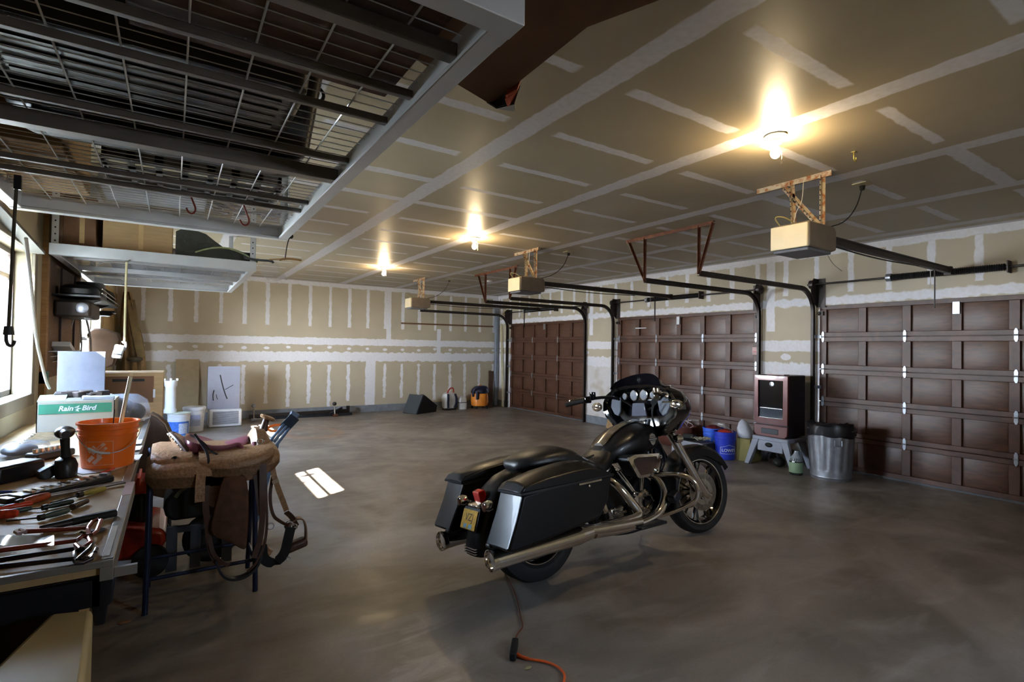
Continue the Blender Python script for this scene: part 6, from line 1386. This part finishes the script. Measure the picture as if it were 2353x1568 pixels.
# wedge speaker
t = thing('stage_monitor', 'dark grey wedge shaped speaker cabinet on the floor by the back wall', 'speaker', (4.8, 11.0, 0))
P0 = [pz(938, 946, 0), pz(958, 953, 0), pz(1022, 944, 0)]
y0_ = 10.70
fz = lambda px, py, y: pY(px, py, y)
A = V((P0[1].x, P0[1].y, 0)); Bp = V((P0[2].x, P0[2].y, 0)); U = (Bp-A).normalized(); Nn = V((-U.y, U.x, 0)).normalized()
dep = .42
side = [(0, .0), (.62, 0), (.66, .14), (.24, .40), (.20, .40)]
M().loft([[A+U*s_+V((0, 0, z+.001))+Nn*0 for s_, z in side], [A+U*s_+V((0, 0, z+.001))+Nn*dep for s_, z in side]]).obj('cabinet', mat('black_carpet_cabinet', '#1a1b20', .85, 0, .3, 60), t)
g = M().loft([[A+U*s_+V((0, 0, z+.002))+Nn*k for s_, z in ((-.012, .01), (.188, .405), (.20, .40), (.0, .0))] for k in (.01, dep-.01)]).obj('front_grille', mat('grey_steel_grille', '#3a4045', .5, .3, .1, 80), t)
M().ob(A+U*.27+Nn*.1+V((0, 0, .40)), (.05, .07, .03)).obj('latch', chrome2, t)
# backpack sprayer
p = pz(1040, 944, 0); bx, by = p.x, p.y+.18
t = thing('backpack_sprayer', 'white backpack sprayer with red handle and black straps by the back wall', 'sprayer', (bx, by, 0))
M().loft([[(bx+rx*math.copysign(abs(math.cos(a))**.7, math.cos(a)), by+ry*math.copysign(abs(math.sin(a))**.7, math.sin(a)), z) for a in [2*PI*i/20 for i in range(20)]] for rx, ry, z in ((.15, .10, .04), (.17, .12, .08), (.175, .125, .30), (.15, .11, .38), (.06, .06, .42))]).obj('tank', mat('offwhite_tank', '#c9c9c6', .45, 0, .05), t)
M().tube([(bx-.10, by-.05, .36), (bx-.06, by-.08, .47), (bx+.0, by-.08, .52), (bx+.07, by-.07, .51), (bx+.08, by-.05, .40)], .016, 8, smooth=2).obj('carry_handle', red_paint, t)
M().box(bx-.14, by-.11, .002, bx+.14, by+.11, .05).obj('base', plastic_black, t, bev=.02)
for s_ in (-.09, .09): M().ribbon([(bx+s_, by-.12, .38), (bx+s_*1.2, by-.17, .28), (bx+s_*1.2, by-.16, .16), (bx+s_*.9, by-.12, .06)], .05, .014, (1, 0, 0)).obj('shoulder_strap', mat('navy_strap', '#20243a', .7), t)
# white jug
p = pz(1068, 942, 0); jx, jy = p.x, p.y+.14
t = thing('white_canister', 'white plastic canister with a black band standing beside the sprayer', 'canister', (jx, jy, 0))
M().loft([[(jx+.105*k*math.copysign(abs(math.cos(a))**.6, math.cos(a)), jy+.085*k*math.copysign(abs(math.sin(a))**.6, math.sin(a)), z) for a in [2*PI*i/20 for i in range(20)]] for k, z in ((.95, .002), (1, .02), (1, .20), (.85, .255), (.8, .28))]).obj('body', white_pl, t)
M().lathe([(.03, 0), (.03, .025), (.001, .027)], (jx+.03, jy, .28), (0, 0, 1), 16).ob((jx-.03, jy, .295), (.06, .02, .03)).obj('cap', white_pl, t)
M().loft([[(jx+.107*k*math.copysign(abs(math.cos(a))**.6, math.cos(a)), jy+.087*k*math.copysign(abs(math.sin(a))**.6, math.sin(a)), z) for a in [2*PI*i/20 for i in range(20)]] for k, z in ((1, .155), (1, .17))]).obj('black_band', rubber, t)
# shop vac
p = pz(1112, 941, 0); vx, vy = p.x, p.y+.22
t = thing('shop_vacuum', 'orange shop vacuum with dark blue top in the back right corner', 'vacuum', (vx, vy, 0))
M().lathe([(.17, .06), (.20, .08), (.215, .16), (.20, .36), (.19, .38)], (vx, vy, 0), (0, 0, 1), 28).obj('drum', mat('shop_vac_orange', '#d9832c', .4), t)
M().lathe([(.205, .37), (.215, .40), (.19, .47), (.12, .53), (.05, .545), (.001, .548)], (vx, vy, 0), (0, 0, 1), 28).obj('motor_head', mat('dark_navy_plastic', '#1c1e33', .4), t)
M().ob((vx-.13, vy-.15, .33), (.12, .06, .20), (0, 0, .5)).obj('front_panel', mat('dark_navy_plastic', '#1c1e33'), t, bev=.02)
M().tube([(vx-.20, vy-.05, .30), (vx-.23, vy-.10, .45), (vx-.12, vy-.12, .52), (vx+.02, vy-.15, .54), (vx+.16, vy-.10, .50), (vx+.23, vy, .40)], .028, 10, smooth=2).obj('hose', mat('navy_hose', '#262a44', .5), t)
M().tube([(vx-.04, vy-.02, .54), (vx, vy-.02, .575), (vx+.05, vy-.02, .54)], .010, 8, smooth=1).obj('top_handle', orange_pl, t)
for a in (.6, 2.2, 3.8, 5.3): M().sph((vx+.19*math.cos(a), vy+.19*math.sin(a), .03), (.028, .028, .03), 10, 8).cyl((vx+.19*math.cos(a), vy+.19*math.sin(a), .04), (vx+.17*math.cos(a), vy+.17*math.sin(a), .09), .016, n=8).obj('caster', rubber, t)
# pole on the wall, boards and pipe in the corner
a, b_ = pY(922, 743, YB-.03), pY(1133, 751, YB-.03)
tag(M().bar(a, b_, .028, .035).obj('wooden_rail', wood('brown_wood_rail', '#5d4128', '#7a5a38', (20, 3, 3)), loc=tuple(a)), 'long brown wooden rail fixed across the back wall', 'rail')
tag(M().box(XW-.13, YB-.12, .001, XW-.035, YB-.035, 2.48).obj('grey_downpipe', mat('grey_blue_pipe', '#7c838f', .5), bev=.02, loc=(XW-.08, YB-.08, 0)), 'tall grey square pipe standing in the back right corner', 'pipe')
tag(M().bar((6.66, YB-.25, .001), (6.80, YB-.05, .88), .13, .03, up=(0, 1, 0)).obj('dark_plank', wood('dark_plank', '#4a3428', '#5e4434'), loc=(6.66, YB-.25, 0)), 'short dark wooden plank leaning in the corner beside the vacuum', 'plank')
tag(M().bar((6.93, 11.0, .001), (6.965, 11.18, 2.05), .05, .022, up=(0, 1, 0)).obj('pale_board', mat('cream_painted_board', '#cfc6a2', .6), loc=(6.93, 11.0, 0)), 'tall cream board leaning beside the farthest door track', 'board')
# cardboard scrap at the pillar
p = pz(1412, 990, 0)
tag(M().loft([[V((6.72, 6.95, .001)), V((6.86, 7.24, .001)), V((6.895, 7.22, .20)), V((6.84, 6.93, .23))], [V((6.73, 6.94, .001)), V((6.87, 7.23, .001)), V((6.905, 7.21, .20)), V((6.85, 6.92, .23))]]).obj('cardboard_scrap', cardboard, loc=(6.8, 7.05, 0)), 'bent brown cardboard scrap on the floor behind the motorcycle fairing', 'cardboard')

# ------------------------------------------------------------------ smoker, stool, bins by the doors
cop = mat('copper_red_enamel', '#55221b', .3, .2, .12, coat=.4); sb = mat('smoker_black', '#191a22', .45, .2, .15)
X0 = 6.36; ya, yb_ = 3.515, 3.945
t = thing('electric_smoker', 'upright black smoker cabinet with copper red glass door', 'smoker', (6.55, 3.73, .36))
M().box(X0+.03, ya+.0, .40, X0+.42, yb_, 1.17).obj('cabinet', sb, t, bev=.012)
m = M()
fr_ = [(ya-.005, .545), (yb_+.005, .545), (yb_+.005, 1.165), (ya-.005, 1.165)]; inn = [(ya+.055, .625), (yb_-.05, .625), (yb_-.05, 1.10), (ya+.055, 1.10)]
m.loft([[V((X0+.03, *fr_[i])), V((X0-.005, *fr_[i])), V((X0-.008, *inn[i])), V((X0+.02, *inn[i]))] for i in range(4)], closed=True)
dr = m.obj('door', cop, t, bev=.004)
M().box(X0+.012, ya+.05, .62, X0+.018, yb_-.045, 1.105).obj('glass', mat('dark_smoked_glass', '#0b0c14', .05, 0, .02, coat=1), dr)
M().lathe([(.030, 0), (.030, .008), (.020, .010), (.018, .004)], (X0+.011, (ya+yb_)/2-.01, 1.055), (-1, 0, 0), 22).obj('thermometer', galv, dr)
M().box(X0+.004, ya+.07, .745, X0+.010, yb_-.07, .752).obj('rack_line', chrome2, dr)
M().box(X0-.002, ya+.055, .615, X0+.012, yb_-.05, .626).obj('lower_trim', chrome2, dr)
M().loft([[(X0+.03, ya-.005, .535), (X0+.03, yb_+.005, .535), (X0+.03, yb_+.005, .42), (X0+.03, yb_-.03, .385), (X0+.03, ya+.03, .385), (X0+.03, ya-.005, .42)], [(X0-.008, ya-.005, .535), (X0-.008, yb_+.005, .535), (X0-.008, yb_+.005, .42), (X0-.008, yb_-.03, .385), (X0-.008, ya+.03, .385), (X0-.008, ya-.005, .42)]]).obj('control_panel', cop, t, bev=.008)
M().box(X0-.014, ya+.11, .425, X0-.006, yb_-.10, .49).obj('chip_tray_handle', sb, t, bev=.004)
M().box(X0+.10, ya+.1, 1.168, X0+.22, yb_-.1, 1.178).obj('top_vent', cop, t)
t = thing('plastic_sawhorse', 'grey plastic step stool carrying the smoker', 'stool', (6.55, 3.73, 0))
M().box(X0-.02, ya-.02, .33, X0+.42, yb_+.02, .384).obj('top', grey_pl, t, bev=.012)
for x in (X0-.0, X0+.39):
    for y, s_ in ((ya+.03, -1), (yb_-.03, 1)):
        M().loft([[(x-.025, y-.045, .345), (x+.025, y-.045, .345), (x+.025, y+.045, .345), (x-.025, y+.045, .345)], [(x-.035, y+s_*.12-.03, .001), (x+.035, y+s_*.12-.03, .001), (x+.035, y+s_*.12+.03, .001), (x-.035, y+s_*.12+.03, .001)]]).obj('leg', grey_pl, t, bev=.006)
M().box(X0-.015, ya+.05, .20, X0+.005, yb_-.05, .34).obj('cross_panel', grey_pl, t, bev=.006)
tag(M().sph((X0+.15, 3.70, .06), (.09, .07, .06)).cyl((X0+.15, 3.70, .1), (X0+.12, 3.72, .19), .02, n=10).obj('small_gadget', rubber, loc=(X0+.15, 3.7, 0)), 'small black gadget on the floor under the grey stool', 'gadget')
M().sph((X0-.02, 3.74, .285), (.02, .05, .03), 12, 8).obj('black_knob', rubber, t)
# jug
p = pz(1832, 1077, 0); jx, jy = 6.28, 3.36
t = thing('glass_jug', 'clear and dark green gallon jug with green label beside the stool', 'jug', (jx, jy, 0))
M().lathe([(.07, .001), (.075, .02), (.075, .16), (.06, .20), (.025, .25), (.02, .27)], (jx, jy, 0), (0, 0, 1), 24).obj('bottle', mat('dark_bottle', '#26302c', .1, 0, .1, coat=.6), t)
M().lathe([(.0755, .03), (.0765, .04), (.0765, .14), (.0755, .15)], (jx, jy, 0), (0, 0, 1), 24, cap=False).obj('green_label', mat('pale_green_label', '#7c9474', .5), t)
M().lathe([(.073, .165), (.058, .205), (.026, .25), (.022, .28), (.001, .285)], (jx, jy, .001), (0, 0, 1), 20).obj('clear_shoulder', mat('grey_clear_glass', '#8b95a0', .1, 0, .05, coat=.5), t)
# trash can
cx, cy = 6.47, 3.06
t = thing('trash_can', 'galvanised ribbed steel trash can with black liner between the doors', 'trash can', (cx, cy, 0))
n_ = 96; rings = []
for z, r, am in ((.001, .205, 0), (.03, .21, 0), (.035, .213, 0), (.05, .21, 0), (.065, .213, 0), (.08, .21, 0), (.095, .213, 0), (.11, .211, 0), (.13, .213, .004), (.50, .232, .004), (.53, .236, 0), (.56, .240, 0), (.575, .246, 0), (.585, .240, 0)):
    rings.append([V((cx+(r+(am if (i % 6) < 3 else -am))*math.cos(2*PI*i/n_), cy+(r+(am if (i % 6) < 3 else -am))*math.sin(2*PI*i/n_), z)) for i in range(n_)])
M().loft(rings).obj('can_body', mat('dull_galvanised', '#9a9ca2', .4, .7, .15, 14), t, ang=25)
rr = random.Random(2); rings = []
for z, r in ((.50, .243), (.57, .252), (.60, .24), (.615, .20), (.60, .16), (.53, .13)):
    rings.append([V((cx+(r+rr.uniform(-.008, .01))*math.cos(2*PI*i/28), cy+(r+rr.uniform(-.008, .01))*math.sin(2*PI*i/28), z+rr.uniform(-.02, .02)+(.04 if z > .55 and 8 < i < 22 else 0))) for i in range(28)])
M().loft(rings).obj('black_liner', mat('black_bin_liner', '#141318', .35, 0, .2), t)
a = math.atan2(-cy, -cx)+.30
hd = M().tube([V((cx+.245*math.cos(a+d), cy+.245*math.sin(a+d), z)) for d, z in ((-.15, .47), (-.15, .41), (.15, .41), (.15, .47))], .006, 6).obj('side_handle', galv, t)
# blue buckets
f1 = V((6.34, 4.36, .001)); f2 = V((6.50, 4.66, .001))
lb = bucket(f1, .125, .14, .37, blue_pl, 'blue bucket with white house logo standing in front, left of the smoker')
lb2 = bucket(f2, .125, .14, .37, mat('bright_blue_plastic', '#2f5fd0', .4), 'brighter blue bucket with white label, behind the logo bucket')
av = math.atan2(-f1.y, -f1.x); f = onpail(f1, .125, .14, .37, av+.42, .13); 
text_mesh('store_lettering', "LOWE'S", .056, white_paint, lb, lambda x, y, z: f(-x*-1, y, .001+z*.3), .0006, bold=.0012)
m = M(); Q = [(-.115, -.045), (.115, -.045), (.115, .04), (.10, .04), (.0, .075), (-.10, .04), (-.115, .04)]
for (a, b_) in zip(Q, Q[1:]+Q[:1]):
    for k in range(5):
        p = (a[0]+(b_[0]-a[0])*k/5, a[1]+(b_[1]-a[1])*k/5); q = (a[0]+(b_[0]-a[0])*(k+1)/5, a[1]+(b_[1]-a[1])*(k+1)/5); d = V((q[0]-p[0], q[1]-p[1])).normalized(); nn = V((-d.y, d.x))*.0022
        m.add([f(p[0]+nn.x, p[1]+nn.y, .001), f(q[0]+nn.x, q[1]+nn.y, .001), f(q[0]-nn.x, q[1]-nn.y, .001), f(p[0]-nn.x, p[1]-nn.y, .001)], [(0, 1, 2, 3)])
m.obj('house_outline', white_paint, lb)
f = onpail(f2, .125, .14, .37, av+.55, .16); m = M()
for i in range(6): u0, u1 = -.07+.14*i/6, -.07+.14*(i+1)/6; m.add([f(u0, -.06, .001), f(u1, -.06, .001), f(u1, .05, .001), f(u0, .05, .001)], [(0, 1, 2, 3)])
m.obj('white_label', white_pl, lb2)
def rag(c, r, z, m_, nm, lab, seed):
    rr = random.Random(seed); return tag(M().loft([[V((c.x+r*k*(1+rr.uniform(-.12, .12))*math.cos(a), c.y+r*k*(1+rr.uniform(-.12, .12))*math.sin(a), z+h+rr.uniform(-.008, .008))) for a in [2*PI*i/14 for i in range(14)]] for k, h in ((.85, -.06), (.95, 0), (.8, .03), (.45, .05), (.1, .055))]).obj(nm, m_, loc=(c.x, c.y, z), ang=70), lab, 'cloth')
rag(f1, .118, .345, red_paint, 'red_cloth', 'glossy red wrapped item in the logo bucket', 1); rag(f2, .122, .35, mat('maroon_cloth', '#6e2230', .4, 0, .2, coat=.2), 'maroon_cloth', 'maroon wrapped item in the brighter blue bucket', 2)
M().tube([f1+V((.02, -.139, .31)), f1+V((.0, -.10, .40)), f1+V((-.05, -.0, .46)), f1+V((-.055, .05, .47)), f1+V((-.05, .12, .44))], .003, 6).obj('wire_handle', galv, lb)
M().cyl(f1+V((-.052, .0, .462)), f1+V((-.055, .07, .466)), .008, n=10).obj('handle_grip', white_pl, lb)
tag(M().loft([[V((6.52+.10*k*math.cos(a)*(1+.15*math.sin(3*a)), 4.16+.09*k*math.sin(a)+(z-.3)*.25, z)) for a in [2*PI*i/12 for i in range(12)]] for k, z in ((.9, .302), (1.1, .34), (1, .42), (.6, .50), (.15, .54))]).obj('white_bag', mat('white_poly_bag', '#c4c8d4', .4, 0, .1, 20, .2), loc=(6.52, 4.16, .3), ang=70), 'white plastic bag sitting on the tan box beside the logo bucket', 'bag')
carton(6.40, 4.03, 6.66, 4.23, 0, .30, mat('olive_tan_box', '#7d7440', .7), 'olive tan box on the floor between the logo bucket and the smoker', tape=False)
# grey crate, basket and electrical junk behind the front wheel
t = thing('grey_toolbox', 'grey open toolbox with electrical parts behind the front wheel', 'toolbox', (6.35, 4.72, 0))
M().loft([[(6.04, 4.50, z), (6.33, 4.50, z), (6.33, 5.02, z), (6.04, 5.02, z)] for z in (.001, .20)]).obj('box_body', grey_pl, t, bev=.01)
M().loft([[(6.06, 4.52, .201), (6.31, 4.52, .201), (6.31, 5.0, .201), (6.06, 5.0, .201)], [(6.10, 4.56, .203), (6.27, 4.56, .203), (6.27, 4.96, .203), (6.10, 4.96, .203)]]).obj('tray', plastic_dgrey, t)
M().box(6.06, 4.44, .03, 6.26, 4.498, .20).obj('black_end', rubber, t, bev=.01)
tag(M().ob((6.18, 4.82, .245), (.12, .16, .07), (0, .2, .3)).obj('black_transformer', rubber, bev=.01, loc=(6.18, 4.82, .21)), 'black transformer block lying on the grey toolbox', 'transformer')
m = M(); rr = random.Random(9)
for k in range(12):
    p = V((6.18+rr.uniform(-.07, .07), 4.62+rr.uniform(-.08, .08), .225)); P = [p+V((rr.uniform(-.07, .07), rr.uniform(-.07, .07), rr.uniform(0, .05))) for _ in range(5)]; m.tube(P, .004, 5, smooth=2)
tag(m.obj('wire_bundle', mat('cream_wire', '#b9b49a', .5), loc=(6.18, 4.62, .21)), 'loose bundle of cream wires heaped on the right end of the grey toolbox', 'wires', kind='stuff')
t = thing('wicker_basket', 'oval brown basket of white cable ends beyond the grey toolbox', 'basket', (6.62, 5.42, 0))
M().lathe([(.20, .001), (.25, .10), (.27, .26), (.265, .30), (.25, .30), (.235, .10), (.18, .02), (.001, .02)], (6.62, 5.42, 0), (0, 0, 1), 28, cap=False, el=1.25).obj('basket_body', mat('dark_red_brown_wicker', '#5a2c20', .6, 0, .35, 60, .5), t)
m = M()
for k in range(26):
    p = V((6.62+rr.uniform(-.18, .18), 5.42+rr.uniform(-.22, .22), .27)); m.tube([p, p+V((rr.uniform(-.08, .08), rr.uniform(-.1, .1), .06)), p+V((rr.uniform(-.14, .14), rr.uniform(-.16, .16), rr.uniform(.06, .16)))], .006, 5, smooth=1)
m.obj('cable_ends', mat('pink_white_cable', '#c3b6bb', .5), t)['kind'] = 'stuff'
M().ob((6.35, 5.40, .25), (.01, .16, .10), (0, 0, .2)).obj('white_red_label', mat('label_white_red', '#c7a9a9', .5), t)
struct(M().bar((XW+.018, 6.42, 1.86), (XW+.018, 6.68, 1.86), .012, .016).obj('trim_11', white_pl), 'short white strip on the middle door')
# ------------------------------------------------------------------ light, sky, camera
wd = bpy.data.worlds.new('sky'); SC.world = wd; wd.use_nodes = True; nt = wd.node_tree; bg = nt.nodes['Background']
tc = nt.nodes.new('ShaderNodeTexCoord'); sp_ = nt.nodes.new('ShaderNodeSeparateXYZ'); nt.links.new(tc.outputs['Generated'], sp_.inputs[0])
cr = nt.nodes.new('ShaderNodeValToRGB'); nt.links.new(sp_.outputs[2], cr.inputs[0])
cr.color_ramp.elements[0].position = .0; cr.color_ramp.elements[0].color = (.80, .90, 1.0, 1); cr.color_ramp.elements[1].position = .6; cr.color_ramp.elements[1].color = (.42, .64, 1.0, 1)
nt.links.new(cr.outputs[0], bg.inputs[0]); bg.inputs[1].default_value = SKY
s_ = bpy.data.lights.new('sun', 'SUN'); s_.energy = SUNE; s_.color = (1, .93, .82); s_.angle = R_(.6)
so = bpy.data.objects.new('sun', s_); COL.objects.link(so); so.rotation_euler = V((1.2, .78, -1)).to_track_quat('-Z', 'Y').to_euler()
for i, (a, b_, z0, z1) in enumerate(WINS):
    l = bpy.data.lights.new('window_daylight', 'AREA'); l.shape = 'RECTANGLE'; l.size = b_-a; l.size_y = z1-z0
    l.cycles.is_portal = True
    o = bpy.data.objects.new('window_daylight', l); COL.objects.link(o); o.location = (XL-.18, (a+b_)/2, (z0+z1)/2); o.rotation_euler = (0, R_(-90), 0)
    o.rotation_euler = V((1, 0, 0)).to_track_quat('-Z', 'Z').to_euler(); l.size, l.size_y = (b_-a), (z1-z0)
l = bpy.data.lights.new('added_window_portal', 'AREA'); l.shape = 'RECTANGLE'; l.size = FW[1]-FW[0]; l.size_y = FW[3]-FW[2]; l.cycles.is_portal = True  # portal of the added fill window
o = bpy.data.objects.new('added_window_portal', l); COL.objects.link(o); o.location = ((FW[0]+FW[1])/2, YF-.17, (FW[2]+FW[3])/2); o.rotation_euler = V((0, 1, 0)).to_track_quat('-Z', 'Z').to_euler()

cam = bpy.data.cameras.new('camera'); cam.sensor_width = 36; cam.sensor_fit = 'HORIZONTAL'; cam.lens = FPX/2353*36; cam.clip_start = .05; cam.clip_end = 200
co = bpy.data.objects.new('camera', cam); COL.objects.link(co)
Mx = Matrix.Identity(4)
for i in range(3): Mx[i][0] = CAM_R[i]; Mx[i][1] = CAM_U[i]; Mx[i][2] = -CAM_F[i]; Mx[i][3] = CAM_P[i]
co.matrix_world = Mx; SC.camera = co
SC.view_settings.view_transform = 'Standard'; SC.view_settings.look = 'None'; SC.view_settings.gamma = 1; SC.view_settings.use_curve_mapping = False
SC.view_settings.exposure = EXPO
cy = SC.cycles; cy.use_denoising = True; cy.use_adaptive_sampling = True; cy.adaptive_threshold = .04; cy.adaptive_min_samples = 24; cy.max_bounces = 6; cy.diffuse_bounces = 4; cy.glossy_bounces = 3; cy.transmission_bounces = 3; cy.transparent_max_bounces = 12; cy.sample_clamp_indirect = 6; cy.caustics_reflective = False; cy.caustics_refractive = False
